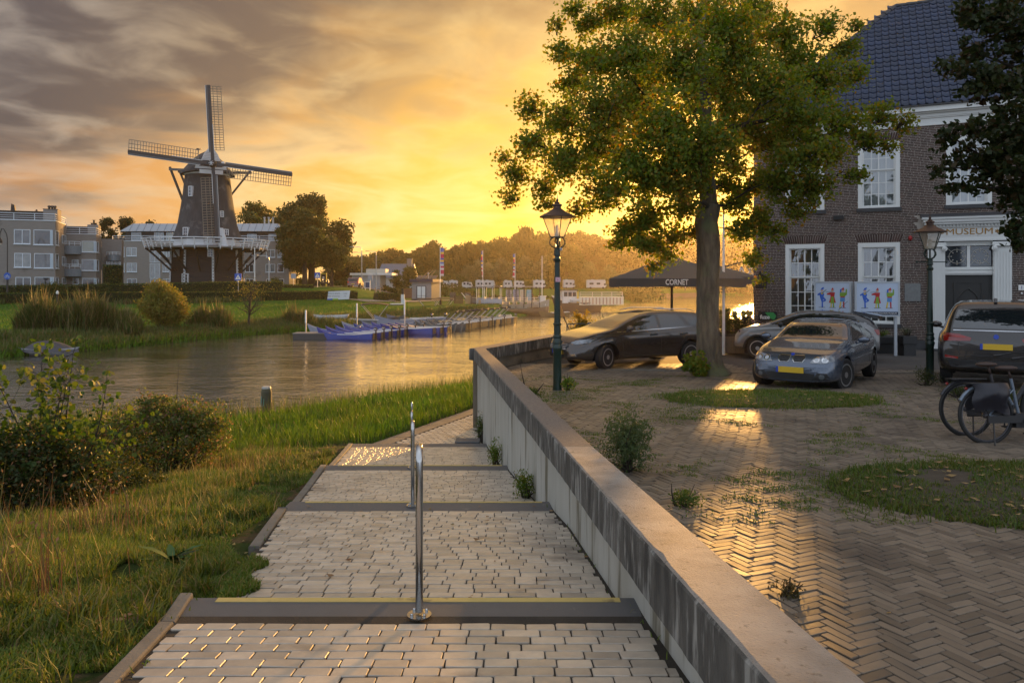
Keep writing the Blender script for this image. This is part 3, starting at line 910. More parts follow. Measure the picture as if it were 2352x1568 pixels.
mortar = M('mortar', (0.46, 0.42, 0.37), 0.9, var=0.5, vscale=3, col2=(0.30, 0.27, 0.24), bump=0.3, bscale=80)
trim = M('museum_trim_paint', (0.70, 0.72, 0.70), 0.42, var=0.3, vscale=1.5, col2=(0.58, 0.60, 0.59), dirt=(0.42, 0.42, 0.38), dscale=3, dcut=0.68)
stone_d = M('dark_sill_stone', (0.05, 0.052, 0.056), 0.6, var=0.5, vscale=6, col2=(0.03, 0.03, 0.032), bump=0.15)
curtain = M('curtain', (0.20, 0.22, 0.22), 0.9, var=0.6, vscale=5, col2=(0.10, 0.11, 0.12), stretch=(6, 1, 0.4))
blind = M('white_blind', (0.68, 0.71, 0.73), 0.85, var=0.3, vscale=3, col2=(0.55, 0.58, 0.6))
gold = M('gold_lettering', (0.34, 0.17, 0.02), 0.45, metal=0.1)
room_d = M('dark_interior', (0.02, 0.02, 0.022), 0.9)
mus = thing('museum', 'tall dark brick museum with white sash windows and blue glazed tile roof on the right', 'building', (9.17, 28.1, CZ - 2.35), R(-24.87))
EAVE = 8.30
wins = [(1.81, 0.90, 3.78, 'g'), (4.26, 0.90, 3.78, 'g'), (1.81, 5.02, 7.37, 'u'), (4.26, 5.02, 7.37, 'u'), (7.0, 5.02, 7.37, 'u'), (9.75, 5.02, 7.37, 'u'), (9.9, 0.90, 3.78, 'g')]
WW = 1.34
holes = [(c - WW / 2, c + WW / 2, a, b) for c, a, b, k in wins] + [(7.0 - 1.2, 7.0 + 1.2, 0, 4.2)]
xs = sorted({0.0, 12.5} | {round(h[0], 3) for h in holes} | {round(h[1], 3) for h in holes})
zs = sorted({0.0, EAVE} | {h[2] for h in holes} | {h[3] for h in holes})
mb = MB()
for x0, x1 in zip(xs[:-1], xs[1:]):
 for z0, z1 in zip(zs[:-1], zs[1:]):
  cx, cz = (x0 + x1) / 2, (z0 + z1) / 2
  if any(h[0] < cx < h[1] and h[2] < cz < h[3] for h in holes): continue
  b0 = len(mb.v)
  mb.add([(x0, 0, z0), (x1, 0, z0), (x1, 0, z1), (x0, 0, z1)], [(0, 1, 2, 3)])
for h in holes:      # reveals
 x0, x1, z0, z1 = h
 mb.add([(x0, 0, z0), (x0, 0.3, z0), (x0, 0.3, z1), (x0, 0, z1)], [(0, 1, 2, 3)])
 mb.add([(x1, 0, z0), (x1, 0.3, z0), (x1, 0.3, z1), (x1, 0, z1)], [(3, 2, 1, 0)])
 mb.add([(x0, 0, z1), (x0, 0.3, z1), (x1, 0.3, z1), (x1, 0, z1)], [(0, 1, 2, 3)])
 mb.add([(x0, 0, z0), (x0, 0.3, z0), (x1, 0.3, z0), (x1, 0, z0)], [(3, 2, 1, 0)])
mb.add([(0, 0, 0), (0, 11, 0), (0, 11, EAVE), (0, 0, EAVE), (12.5, 0, 0), (12.5, 11, 0), (12.5, 11, EAVE), (12.5, 0, EAVE)], [(0, 3, 2, 1), (4, 5, 6, 7), (1, 2, 6, 5)])
wall_o = mb.build('wall', mortar, mus)
MB().box(0.35, 0.45, 0.02, 12.3, 10.8, EAVE - 0.1).build('interior', room_d, mus)
BL, BH, CO = 0.196, 0.043, 0.0573
bl = []
r_ = random.Random(5)
arch = [(1.81, 3.78), (4.26, 3.78), (9.9, 3.78), (1.81, 7.37), (4.26, 7.37), (7.0, 7.37)]
ncourse = int(7.80 / CO)
for k in range(ncourse):
 z = 0.0 + k * CO + CO / 2
 x = -r_.uniform(0, 0.2) if k % 2 else -0.1 - r_.uniform(0, .05)
 while x < 11.2:
  l = BL + 0.01 if r_.random() < 0.62 else 0.095 + 0.01
  xa, xb = max(x, 0.0), x + l
  x = xb
  segs = [(xa, xb)]
  for h in holes:
   if h[2] - 0.02 < z < h[3] + 0.01:
    ns = []
    for a, b in segs:
     if b <= h[0] or a >= h[1]: ns.append((a, b))
     else:
      if a < h[0]: ns.append((a, h[0]))
      if b > h[1]: ns.append((h[1], b))
    segs = ns
  for c, zt in arch:       # leave room for the flat arch
   if zt - 0.0 < z < zt + 0.31:
    hw = WW / 2 + 0.0 + (z - zt) * 0.45
    ns = []
    for a, b in segs:
     if b <= c - hw or a >= c + hw: ns.append((a, b))
     else:
      if a < c - hw: ns.append((a, c - hw))
      if b > c + hw: ns.append((c + hw, b))
    segs = ns
  if 4.15 < z < 4.72:
   segs = [(a, b) for a, b in segs if b < 5.55 or a > 8.45]
  for a, b in segs:
   if b - a > 0.03:
    bl.append(((a + b) / 2, z, b - a - 0.011, BH, 0.0))
for c, zt in arch:
 n = 19
 for i in range(n):
  u = (i + 0.5) / n * 2 - 1
  zc = zt + 0.155
  bl.append((c + u * (WW / 2 + 0.155 * 0.45), zc, (WW + 0.14) / n - 0.012, 0.285, u * R(22)))
bl.sort(key=lambda b: abs(b[0] - 3.0) * 0.6 + abs(b[1] - 3.6))
bme = bpy.data.meshes.new('brick')
bv = [(-.5, 0.0, -.5), (.5, 0.0, -.5), (.5, 0.0, .5), (-.5, 0.0, .5), (-.49, -1, -.46), (.49, -1, -.46), (.49, -1, .46), (-.49, -1, .46)]
bf = [(4, 5, 6, 7), (0, 1, 5, 4), (1, 2, 6, 5), (2, 3, 7, 6), (3, 0, 4, 7)]
bme.from_pydata(bv, [], bf); bme.materials.append(mb_brick); bme.update()
bva = np.array(bv); VV = []; FF = []; nb = 0
for i, (x, z, l, h, a) in enumerate(bl):
 dpt = 0.009 + r_.uniform(-0.002, 0.003)
 if i < 300:
  o = bpy.data.objects.new('brick', bme); o.location = (x, 0, z); o.rotation_euler = (0, a, 0); o.scale = (l, dpt, h); link(o, mus)
 else:
  v = bva * (l, dpt, h); c, s = math.cos(a), math.sin(a)
  VV.append(np.stack([v[:, 0] * c + v[:, 2] * s + x, v[:, 1], -v[:, 0] * s + v[:, 2] * c + z], 1))
  FF.append(np.array(bf) + nb); nb += 8
o = np_mesh('facing_bricks', np.concatenate(VV), np.concatenate(FF), mb_brick, mus); o['kind'] = 'stuff'
def sash_window(c, z0, z1, rows, kind):
 x0, x1 = c - WW / 2, c + WW / 2
 f = MB()
 fw = 0.135
 y0, y1 = -0.02, 0.16
 f.box(x0 + .002, y0, z0 + .002, x0 + fw, y1, z1 - .002); f.box(x1 - fw, y0, z0 + .002, x1 - .002, y1, z1 - .002)
 f.box(x0 + fw, y0 + .003, z1 - fw - 0.02, x1 - fw, y1, z1 - .002); f.box(x0 + fw, y0 + .003, z0 + .002, x1 - fw, y1, z0 + 0.06)
 f.box(x0 + fw, 0.03, z0 + .06, x0 + fw + .025, y1, z1 - fw - .02); f.box(x1 - fw - .025, 0.03, z0 + .06, x1 - fw, y1, z1 - fw - .02)
 w = f.build('window', trim, mus)
 a0, a1, b0, b1 = x0 + fw + .025, x1 - fw - .025, z0 + 0.06, z1 - fw - 0.02
 s = MB()
 mid = b0 + (b1 - b0) * 0.6
 for lo, hi, yy, rr in ((b0, mid, 0.10, rows[0]), (mid, b1, 0.06, rows[1])):
  s.box(a0, yy, lo, a0 + 0.04, yy + .04, hi); s.box(a1 - .04, yy, lo, a1, yy + .04, hi)
  s.box(a0 + .04, yy + .001, lo, a1 - .04, yy + .039, lo + 0.045); s.box(a0 + .04, yy + .001, hi - 0.04, a1 - .04, yy + .039, hi)
  pw = (a1 - a0 - .08) / 4; ph = (hi - lo - .085) / rr
  for i in range(1, 4):
   x = a0 + .04 + pw * i; t = 0.021 if i == 2 else 0.014
   s.box(x - t, yy + .004, lo + .045, x + t, yy + .03, hi - .04)
  for j in range(1, rr):
   z = lo + .045 + ph * j
   s.box(a0 + .04, yy + .006, z - .014, a1 - .04, yy + .028, z + .014)
  for i in range(4):
   for j in range(rr):
    x, z = a0 + .04 + pw * (i + .5), lo + .045 + ph * (j + .5)
    e = [r_.gauss(0, .0022) for _ in range(4)]
    v = [(x - pw / 2, yy + .017 + e[0], z - ph / 2), (x + pw / 2, yy + .017 + e[1], z - ph / 2), (x + pw / 2, yy + .017 + e[2], z + ph / 2), (x - pw / 2, yy + .017 + e[3], z + ph / 2)]
    mesh_obj('pane', v, [(0, 1, 2, 3)], pane_m, w)
 s.build('sash', trim, w)
 cm = MB()
 n = 24
 vs = []
 for i in range(n + 1):
  u = i / n
  yy = 0.24 + 0.018 * math.sin(u * 40 + r_.uniform(-.4, .4))
  vs += [(x0 + .1 + (x1 - x0 - .2) * u, yy, z0 + .05), (x0 + .1 + (x1 - x0 - .2) * u, yy, z1 - .1)]
 o = mesh_obj('curtain', vs, [(2 * i, 2 * i + 2, 2 * i + 3, 2 * i + 1) for i in range(n)], curtain if kind == 'g' else blind, w, True)
 MB().box(x0 - .05, -.07, z0 - 0.13, x1 + .05, .2, z0 - 0.002).build('sill', stone_d, w)
for c, a, b, k in wins:
 sash_window(c, a, b, (3, 2), k)
MB().box(-.02, -.04, 0, 5.75, -.001, 0.36).build('plinth', stone_d, mus)
MB().box(8.25, -.04, 0, 12.5, -.001, 0.36).build('plinth', stone_d, mus)
cn = MB()
for z0, z1, d in ((7.80, 7.86, .05), (7.86, 8.05, .03), (8.05, 8.09, .08), (8.09, 8.20, .11), (8.20, 8.25, .20), (8.25, 8.42, .32)):
 cn.box(-d, -d, z0, 12.6, 0.02, z1)
cn.build('cornice', trim, mus)
MB().box(-.36, -.40, 8.42, 12.6, -.28, 8.47).build('gutter', stone_d, mus)
tile_m = M('glazed_roof_tile', (0.012, 0.024, 0.065), 0.3, var=0.4, vscale=8, col2=(0.008, 0.014, 0.035), objvar=0.25, spec=0.5, coat=0.1)
roof_under = M('roof_boards', (0.01, 0.012, 0.02), 0.8)
ph = R(45.3); cs_, sn_ = math.cos(ph), math.sin(ph)
y_e, z_e = -0.34, 8.46
def roofpt(x, s_): return (x, y_e + s_ * cs_, z_e + s_ * sn_)
sK = (13.67 - z_e) / sn_; sT = (16.2 - z_e) / sn_
poly = [(-0.34, 0), (12.8, 0), (12.8, sT), (8.7, sT), (6.18, sK), (5.0, sK)]
rv = [roofpt(x, s_) for x, s_ in poly]
rv += [(-0.34, 11.2, z_e), (5.0, 6.2, 13.67), (12.8, 11.2, z_e)]
roof = mesh_obj('roof', rv, [(0, 1, 2, 3, 4, 5), (0, 5, 6), (1, 8, 2), (5, 4, 3, 2, 8, 6)], roof_under, mus)
prof = [(0.0, 0.022), (0.02, 0.038), (0.045, 0.036), (0.065, 0.014), (0.12, 0.0), (0.18, 0.002), (0.235, 0.016)]
TW, TE = 0.25, 0.335
tv = []; tf = []
for s_, dz in ((0.0, 0.030), (TE + 0.05, 0.0)):
 tv += [(x, s_ - (0.028 * math.sin(PI * max(0, (x - .05)) / .2) if s_ == 0 and x > .05 else 0), z + dz) for x, z in prof]
tv += [(p[0], p[1] + 0.002, p[2] - 0.022) for p in tv[:7]]
tf = [(i, i + 1, 8 + i, 7 + i) for i in range(6)] + [(14 + i, 15 + i, i + 1, i) for i in range(6)]
mrot = Matrix.Rotation(ph, 3, 'X')
tvr = np.array([tuple(mrot @ Vector(v)) for v in tv])
tme = bpy.data.meshes.new('roof_tile'); tme.from_pydata([tuple(v) for v in tvr], [], tf); tme.materials.append(tile_m)
tme.polygons.foreach_set('use_smooth', [i < 6 for i in range(12)]); tme.update()
tl = []
row = 0
s_ = 0.02
while s_ < sT - .2:
 x = -0.3
 while x < 12.6:
  xm = x + TW / 2; sm = s_ + TE / 2
  z = z_e + sm * sn_
  lim = -0.34 + sm * cs_ if z < 13.67 else 6.18 + (z - 13.67)
  if xm > lim + 0.02:
   tl.append((x, s_))
  x += TW
 s_ += TE
tl.sort(key=lambda t: abs(t[0] - 6.3) * 1.0 + abs(t[1] - 3.5) * .8)
VV = []; FF = []; nb = 0
for i, (x, s_) in enumerate(tl):
 p = Vector(roofpt(x, s_)) + Vector((0, -sn_, cs_)) * (0.012 + r_.uniform(-.003, .003)); tx = r_.gauss(0, .006)
 if i < 300:
  o = bpy.data.objects.new('roof_tile', tme); o.location = p; o.rotation_euler = (0, 0, tx); link(o, roof)
 else:
  VV.append(tvr + np.array(p)); FF.append(np.array(tf) + nb); nb += 21
o = np_mesh('roof_tiles', np.concatenate(VV), np.concatenate(FF), tile_m, roof, True); o['kind'] = 'stuff'
ridge_m = M('ridge_tile', (0.035, 0.036, 0.045), 0.4, var=0.4, vscale=6)
def ridge(p, q):
 p, q = Vector(p), Vector(q); n = max(1, int((q - p).length / 0.36))
 for i in range(n):
  a = p.lerp(q, i / n); b = p.lerp(q, (i + 1.12) / n)
  MB().tube([a, b], [0.125, 0.10], 8).build('ridge_tile', ridge_m, roof)
ridge(roofpt(-0.30, 0.05), roofpt(5.0, sK)); ridge(roofpt(5.0, sK), roofpt(6.18, sK)); ridge(roofpt(6.18, sK), roofpt(8.7, sT)); 
PC = 7.0
po = MB()
for sx in (-1, 1):
 xa, xb = (PC - 1.22, PC - 0.70) if sx < 0 else (PC + 0.70, PC + 1.22)
 po.box(xa, -0.10, 0.0, xb, 0.25, 3.62)
 po.box(xa - .02, -.13, 0, xb + .02, -.1, 0.34)
 for i in range(6):                       # raised flutes
  x = xa + 0.05 + i * (xb - xa - .1) / 5
  po.box(x - .018, -.118, 0.42, x + .018, -.1, 3.42)
 if sx < 0: pass
 po.box(xa - .03, -.14, 3.62, xb + .03, .2, 3.74)
po.box(PC - 0.70, 0.0, 3.62, PC + 0.70, .2, 3.78); po.box(PC - .70, 0.02, 2.63, PC + .70, .2, 2.90)
po.box(PC - .70, -.01, 2.68, PC + .70, .02, 2.72); po.box(PC - .70, -.01, 2.80, PC + .70, .02, 2.84)
po.box(PC - .045, 0.03, 2.90, PC + .045, .2, 3.62)
portal = po.build('portal', trim, mus)
vo = MB()
for sx in (-1, 1):
 for (r0, y) in ((0.085, -.16), (0.05, -.18), (0.022, -.195)):
  cx = PC + sx * (0.70 + 0.02)
  vo.m = Matrix.Translation((cx, y, 3.52)) @ Matrix.Rotation(R(90), 4, 'X')
  vo.lathe([(r0, 0), (r0, 0.03), (r0 * .8, 0.04)], 14)
 vo.m = None
 vo.tube([(PC + sx * .72, -.155, 3.605), (PC + sx * 1.2, -.155, 3.605)], 0.03, 8)
vo.build('capital', trim, portal)
en = MB()
en.box(PC - 1.24, -.16, 3.78, PC + 1.24, .02, 3.84); en.box(PC - 1.22, -.14, 3.84, PC + 1.22, .02, 3.95)
en.box(PC - 1.23, -.15, 3.95, PC + 1.23, .02, 4.24)
en.box(PC - 1.28, -.20, 4.24, PC + 1.28, .02, 4.27)
for i in range(26):
 x = PC - 1.25 + i * 2.5 / 25
 en.box(x - .026, -.24, 4.27, x + .026, -.19, 4.34)
en.box(PC - 1.25, -.19, 4.27, PC + 1.25, .02, 4.35)
en.box(PC - 1.33, -.30, 4.35, PC + 1.33, .02, 4.43); en.box(PC - 1.37, -.36, 4.43, PC + 1.37, .02, 4.53); en.box(PC - 1.42, -.41, 4.53, PC + 1.42, .02, 4.60)
entab = en.build('entablature', trim, portal)
MB().slab((0, 0, 0), (2.9, 0, 0), [(PC - 1.45, -.43, 4.602), (PC - 1.45, -.001, 4.602), (PC - 1.45, -.001, 4.74), (PC - 1.45, -.42, 4.63)]).build('lead_cover', stone_d, portal)
text('lettering', 'MUSEUM', 0.29, gold, entab, (PC, -.158, 4.085), (R(90), 0, 0), 0.008, 1.22)
for sx in (-1, 1):
 st = MB()
 for k in range(6):
  th = k * PI / 3 + R(30)
  st.cbox((PC + sx * 0.80 + 0.035 * math.cos(th), -.16, 4.085 + .035 * math.sin(th)), (0.06, 0.012, 0.024), 0, 0, -th)
 st.build('star_ornament', gold, entab)
tg = MB()
for sx in (-1, 1):
 cx = PC + sx * 0.335; cz = 3.26
 n = 24
 tg.tube([(cx + .24 * math.cos(2 * PI * k / n), 0.07, cz + .24 * math.sin(2 * PI * k / n)) for k in range(n + 1)], .008, 5)
 for k in range(8):
  th = k * PI / 4; dx, dz = math.cos(th), math.sin(th)
  rr = 0.30 if k % 2 == 0 else 0.40
  tg.tube([(cx + dx * .17, .07, cz + dz * .17), (cx + dx * rr, .07, cz + dz * rr)], .006, 5)
  tg.ball((cx + dx * .17, .07, cz + dz * .17), .022, 6, 4)
tg.build('transom_tracery', M('cream_paint', (0.5, 0.48, 0.42), 0.5), portal)
MB().box(PC - .66, .09, 2.92, PC - .05, .1, 3.60).box(PC + .05, .09, 2.92, PC + .66, .1, 3.60).build('transom_glass', glass_dark, portal)
dk = M('door_paint', (0.022, 0.022, 0.02), 0.35)
dr = MB().box(PC - .70, .16, 0.12, PC + .70, .22, 2.63)
dr.box(PC - .42, .12, .2, PC - .38, .16, 2.35); dr.box(PC + .38, .12, .2, PC + .42, .16, 2.35); dr.box(PC - .42, .12, 2.35, PC + .42, .16, 2.39); dr.box(PC - .70, .145, .12, PC - .62, .16, 2.6); dr.box(PC + .62, .145, .12, PC + .70, .16, 2.6)
for sx in (-1, 1):
 pts = []
 for k in range(9):
  th = R(60) * k / 8
  pts.append((PC + sx * (0.32 - 0.62 * (1 - math.cos(th))), .14, 1.62 + .62 * math.sin(th)))
 dr.tube(pts, 0.022, 6); dr.tube([(PC + sx * .32, .14, .3), (PC + sx * .32, .14, 1.62)], .022, 6)
 pts = [(PC + sx * (p[0] - PC) * sx * .62 if False else PC + (p[0] - PC) * .6, .145, 1.5 + (p[2] - 1.62) * .6) for p in pts]
 dr.tube(pts, 0.015, 6)
door = dr.build('door', dk, mus)
MB().tube([(PC + .5, .10, 1.15), (PC + .5, .08, 1.2), (PC + .5, .10, 1.3)], .014, 6).build('handle', gold, door)
MB().box(PC - 1.3, -.55, 0.0, PC + 1.3, .16, .10).build('doorstep', stone_d, mus)
def wallpt(t, z, d=0.0):
 m = Matrix.Rotation(R(-24.87), 3, 'Z')
 return Vector(mus.location) + m @ Vector((t, -d, z))
def fix(name, label, cat, t, z, w, h, d, mat, group=None):
 o = one(name, label, cat, MB().bbox(-w / 2, -d, -h / 2, w / 2, -0.012, h / 2, min(.01, d / 3)), mat, wallpt(t, z), group, rotz=R(-24.87))
 return o
fix('alarm_box', 'small black floodlight box on the brickwork between the two window storeys', 'box', 2.95, 4.72, .34, .15, .14, black_paint)
fix('stone_plaque', 'square grey stone plaque on the brick wall left of the museum door', 'plaque', 5.32, 2.02, .50, .62, .035, M('plaque_stone', (0.20, 0.21, 0.21), 0.6, var=0.4, vscale=10))
fix('wall_plaque', 'black plaque at the left corner of the museum wall', 'plaque', 0.28, 2.30, .40, .30, .03, black_paint)
s1 = thing('cafe_sign', 'green and black drinks sign low on the museum corner', 'sign', wallpt(0.52, 1.10, 0.04), R(-24.87))
MB().bbox(-.33, -.03, -.17, .33, 0, .17, .008).build('board', black_paint, s1)
MB().add([(-.1, -.034, .15), (.2, -.034, .15), (.31, -.034, .02), (.22, -.034, -.13), (.05, -.034, -.05)], [(0, 4, 3, 2, 1)]).build('green_leaf_print', M('green_print', (0.05, 0.32, 0.08), 0.5), s1)
text('lettering', 'fuze', 0.21, white_paint, s1, (-.1, -.038, -.03), (R(90), 0, 0), .002, 1.0, bold=.006)
s2 = thing('house_number_sign', 'white house number 1 plate right of the museum door', 'sign', wallpt(8.50, 2.20, 0.03), R(-24.87))
MB().bbox(-.09, -.01, -.09, .09, 0, .09, .004).build('plate', white_paint, s2)
text('lettering', '1', 0.15, M('blue_print', (0.02, 0.05, 0.25), 0.5), s2, (0, -.013, 0), (R(90), 0, 0), .001, 1)
s3 = thing('doorbell', 'round doorbell under the house number plate', 'doorbell', wallpt(8.50, 2.0, 0.03), R(-24.87))
m_ = MB(); m_.m = Matrix.Rotation(R(90), 4, 'X'); m_.lathe([(.035, 0), (.035, .012), (.015, .02)], 12); m_.build('bell', steel, s3)
s4 = thing('opening_hours_sign', 'white and orange notice plate right of the museum door', 'sign', wallpt(8.56, 1.66, 0.03), R(-24.87))
MB().bbox(-.17, -.01, -.13, .17, 0, .13, .004).build('plate', white_paint, s4)
MB().box(-.165, -.014, -.06, .165, -.0105, .05).build('orange_band', M('orange_print', (0.55, 0.20, 0.05), 0.5), s4)
o = one('alarm_beacon', 'small red alarm beacon on the brick wall above the stone plaque', 'alarm', MB().ball((0, 0, 0), (.07, .05, .09), 10, 6), M('red_plastic', (0.35, 0.01, 0.01), 0.35), wallpt(5.25, 3.92, 0.05), smooth=True)
# ---------------------------------------------------------------- museum light boxes
def figure(p, kind, x, s):
 """flat printed figure of a little tin musician, built as thin coloured shapes on the panel"""
 C = {'b': (0.03, 0.12, 0.55), 'r': (0.45, 0.02, 0.02), 'y': (0.65, 0.50, 0.05), 'g': (0.20, 0.35, 0.03), 's': (0.6, 0.38, 0.25), 'k': (0.03, 0.03, 0.03), 'c': (0.08, 0.25, 0.55)}
 def shp(col, pts, lay):
  m = M('print_' + col, C[col], 0.5)
  v = [(x + a * s, -0.004 - 0.0008 * lay, b * s) for a, b in pts]
  mesh_obj('printed_figure', v, [tuple(range(len(v)))], m, p)
 shp('k', [(-.16, -.02), (.16, -.02), (.15, .0), (-.15, .0)], 1)
 def disc(cx, cz, r, n=10): return [(cx + r * math.cos(2 * PI * k / n), cz + r * math.sin(2 * PI * k / n)) for k in range(n)]
 if kind == 0:
  shp('b', [(-.02, 0), (.05, 0), (.04, .25), (.06, .45), (.10, .62), (.06, .72), (-.08, .72), (-.12, .60), (-.08, .42), (-.02, .25)], 2)
  shp('b', [(.02, .42), (.16, .30), (.20, .36), (.07, .50)], 3); shp('b', [(.02, .24), (.16, .30), (.14, .36), (.02, .30)], 3)
  shp('b', [(-.08, .72), (-.22, .62), (-.20, .56), (-.05, .62)], 3)
  shp('s', disc(0, .80, .06), 4); shp('y', [(-.07, .70), (.07, .70), (.03, .62), (-.03, .62)], 5)
  shp('b', [(-.07, .82), (.06, .86), (.10, .98), (-.02, .93)], 5); shp('k', [(-.01, .68), (.20, .86), (.215, .845), (.0, .66)], 6)
 elif kind == 1:
  shp('y', [(-.09, 0), (-.03, 0), (-.02, .2), (-.07, .2)], 2); shp('g', [(.03, 0), (.09, 0), (.07, .2), (.02, .2)], 2)
  shp('r', [(-.16, .22), (.16, .22), (.08, .55), (-.07, .55)], 3); shp('g', [(-.09, .20), (.09, .20), (.05, .52), (-.04, .52)], 4)
  shp('r', [(-.08, .52), (.09, .52), (.12, .72), (-.10, .72)], 4); shp('r', [(-.10, .72), (-.26, .66), (-.25, .60), (-.06, .60)], 5)
  shp('s', disc(0, .80, .06), 5); shp('r', [(-.07, .84), (.07, .84), (.02, .96)], 6); shp('k', [(-.30, .74), (.0, .77), (.0, .755), (-.30, .725)], 7)
 else:
  shp('y', [(-.16, 0), (-.09, 0), (-.04, .3), (-.10, .3)], 2); shp('r', [(.03, 0), (.09, 0), (.08, .3), (.02, .3)], 2)
  shp('c', [(-.11, .28), (.10, .28), (.11, .48), (-.10, .48)], 3); shp('r', [(-.10, .48), (.11, .48), (.10, .53), (-.09, .53)], 4)
  shp('g', [(-.12, .53), (.12, .53), (.13, .72), (-.12, .72)], 4); shp('g', [(.10, .55), (.20, .62), (.20, .88), (.15, .88), (.13, .68)], 5)
  shp('s', disc(.01, .80, .065), 5); shp('b', [(-.12, .72), (-.05, .72), (-.04, .90), (-.11, .86)], 6); shp('r', [(-.08, .84), (.09, .84), (.04, .97)], 6)
alu = M('aluminium_case', (0.46, 0.50, 0.54), 0.4, metal=0.35)
panel_m = M('light_panel', (0.50, 0.60, 0.76), 0.3, var=0.15, vscale=2)
def light_box(label, loc, rz, w, h, zb, banner, post):
 t = thing('light_box_sign', label, 'sign', loc, rz, 'museum light boxes')
 MB().bbox(-w / 2, 0, zb, w / 2, .20, zb + h, .02).build('case', alu, t)
 fr = MB()
 fr.box(-w / 2, -.015, zb, -w / 2 + .05, .0, zb + h); fr.box(w / 2 - .05, -.015, zb, w / 2, .0, zb + h); fr.box(-w / 2 + .05, -.015, zb + h - .05, w / 2 - .05, 0, zb + h); fr.box(-w / 2 + .05, -.015, zb, w / 2 - .05, 0, zb + .05)
 fr.build('frame', alu, t)
 pn = MB().box(-w / 2 + .05, -.0035, zb + .05, w / 2 - .05, 0.0, zb + h - .05).build('panel', panel_m, t)
 hold = bpy.data.objects.new('print', None); hold.location = (0, 0, zb + h * .24 + .03); link(hold, pn)
 COLs = [(-w * .28, 0), (0.0, 1), (w * .27, 2)]
 for x, k in COLs:
  figure(pn, k, x, h * .60)
 for ch in pn.children:
  if ch.type == 'MESH': ch.location = (0, -.002, zb + h * .25)
 bpy.data.objects.remove(hold)
 if banner:
  b = MB().box(-w / 2 + .05, -.008, zb + .055, w / 2 - .05, -.004, zb + .155).build('banner', M('navy_print', (0.008, 0.02, 0.06), 0.5), pn)
  text('lettering', 'NATIONAAL TINNEN FIGUREN MUSEUM', .072, white_paint, pn, (0, -.012, zb + .105), (R(90), 0, 0), .001, 0.86 * w / 1.31)
 for x in post: MB().box(x - .04, .05, 0, x + .04, .13, zb).build('post', alu, t)
 return t
def at_ground(px, d, dz=0.0):
 return (X_(px, d), d, float(zplaza(d)) + dz)
light_box('light box sign with three tin figures and the museum name banner, nearest the door', at_ground(2015, 23.2), R(-12), 1.30, 1.10, 1.22, True, (0.55,))
light_box('light box sign with three tin figures, left one behind the silver cars', at_ground(1912, 23.9), R(-40), 1.15, 1.12, 1.22, False, (-.4, .45))
# ---------------------------------------------------------------- windmill
def hz(x, y): return float(HG(x, y))
thatch = M('thatch', (0.062, 0.066, 0.072), 0.95, var=0.8, vscale=1.2, col2=(0.030, 0.032, 0.036), bump=0.7, bscale=18, stretch=(1.5, 1.5, 0.3), dirt=(0.12, 0.12, 0.12), dscale=0.7, dcut=0.56)
tar_board = M('tarred_boards', (0.009, 0.008, 0.008), 0.6, var=0.5, vscale=3, col2=(0.028, 0.022, 0.018), bump=0.6, bscale=9, stretch=(0.3, 0.3, 6))
mill_white = M('mill_white_paint', (0.66, 0.69, 0.72), 0.5, var=0.3, vscale=2, col2=(0.5, 0.53, 0.56))
mill_black = M('mill_black_paint', (0.02, 0.021, 0.024), 0.5)
mill_grey = M('sail_steel_blue_grey', (0.10, 0.115, 0.13), 0.45, var=0.3)
MD = 107.0
MX = X_(477, MD)
MG = CZ - 0.75
mill = thing('windmill', 'old Dutch tower windmill with thatched body, white gallery and four lattice sails', 'windmill', (MX, MD, MG))
S_ = MD / FPX   # metres per px at that distance
def mz(py): return (650 - py) * S_ + 0.75
def octo(prof, n=8, rot=R(22.5 + 8)):
 m = MB(); m.lathe(prof, n, rot0=rot); return m
b_lo = octo([(4.95, 0), (4.75, mz(573))])
tower = b_lo.build('tower_base', tar_board, mill)
bd = MB()
zz = 0.25
while zz < mz(575):
 r0 = 4.95 - 0.2 * zz / mz(573)
 bd.lathe([(r0 + .005, zz), (r0 + .045, zz + .02), (r0 + .0, zz + .26)], 8, rot0=R(30.5)); zz += 0.34
o = bd.build('weatherboards', tar_board, mill); o['kind'] = 'stuff'
for k in range(8):
 th = R(30.5) + k * PI / 4
 p0 = (5.0 * math.cos(th), 5.0 * math.sin(th), 0); p1 = (4.80 * math.cos(th), 4.80 * math.sin(th), mz(575))
 MB().bar(p0, p1, 0.24).build('corner_post', mill_white, mill)
 sp = MB()
 for i in range(12):      # saw-tooth paint edge seen as small dark notches
  z = 0.3 + i * (mz(575) - .5) / 12; q = 4.97 - .2 * z / mz(573)
  sp.cbox((q * math.cos(th) * 1.022, q * math.sin(th) * 1.022, z), (.14, .14, .16), th)
 o = sp.build('notches', tar_board, mill); o['kind'] = 'stuff'
MB().lathe([(4.80, mz(571)), (4.98, mz(571)), (4.98, mz(568)), (4.6, mz(566))], 8, rot0=R(30.5)).build('base_rim', mill_black, mill)
octo([(4.55, mz(570)), (4.40, mz(551))], 8).build('white_band', mill_white, mill)
prof = [(4.75, mz(549)), (4.55, mz(543)), (4.0, mz(515)), (3.62, mz(480)), (3.3, mz(445)), (3.12, mz(415)), (3.02, mz(404))]
tb = octo(prof, 16, 0).build('thatched_tower', thatch, mill, auto=50)
MB().lathe([(3.06, mz(405)), (3.18, mz(403)), (3.18, mz(398)), (2.9, mz(396))], 16).build('curb_band', mill_white, mill)
CAPR = R(29)
CAPM = Matrix.Rotation(CAPR, 4, 'Z')
cap = MB()
cap.m = Matrix.Rotation(CAPR, 4, 'Z')
rings = []
zs_ = [mz(404), mz(398), mz(385), mz(368), mz(355), mz(347)]
ws_ = [3.75, 3.55, 2.9, 2.0, 1.05, 0.15]
V = []; n = 20
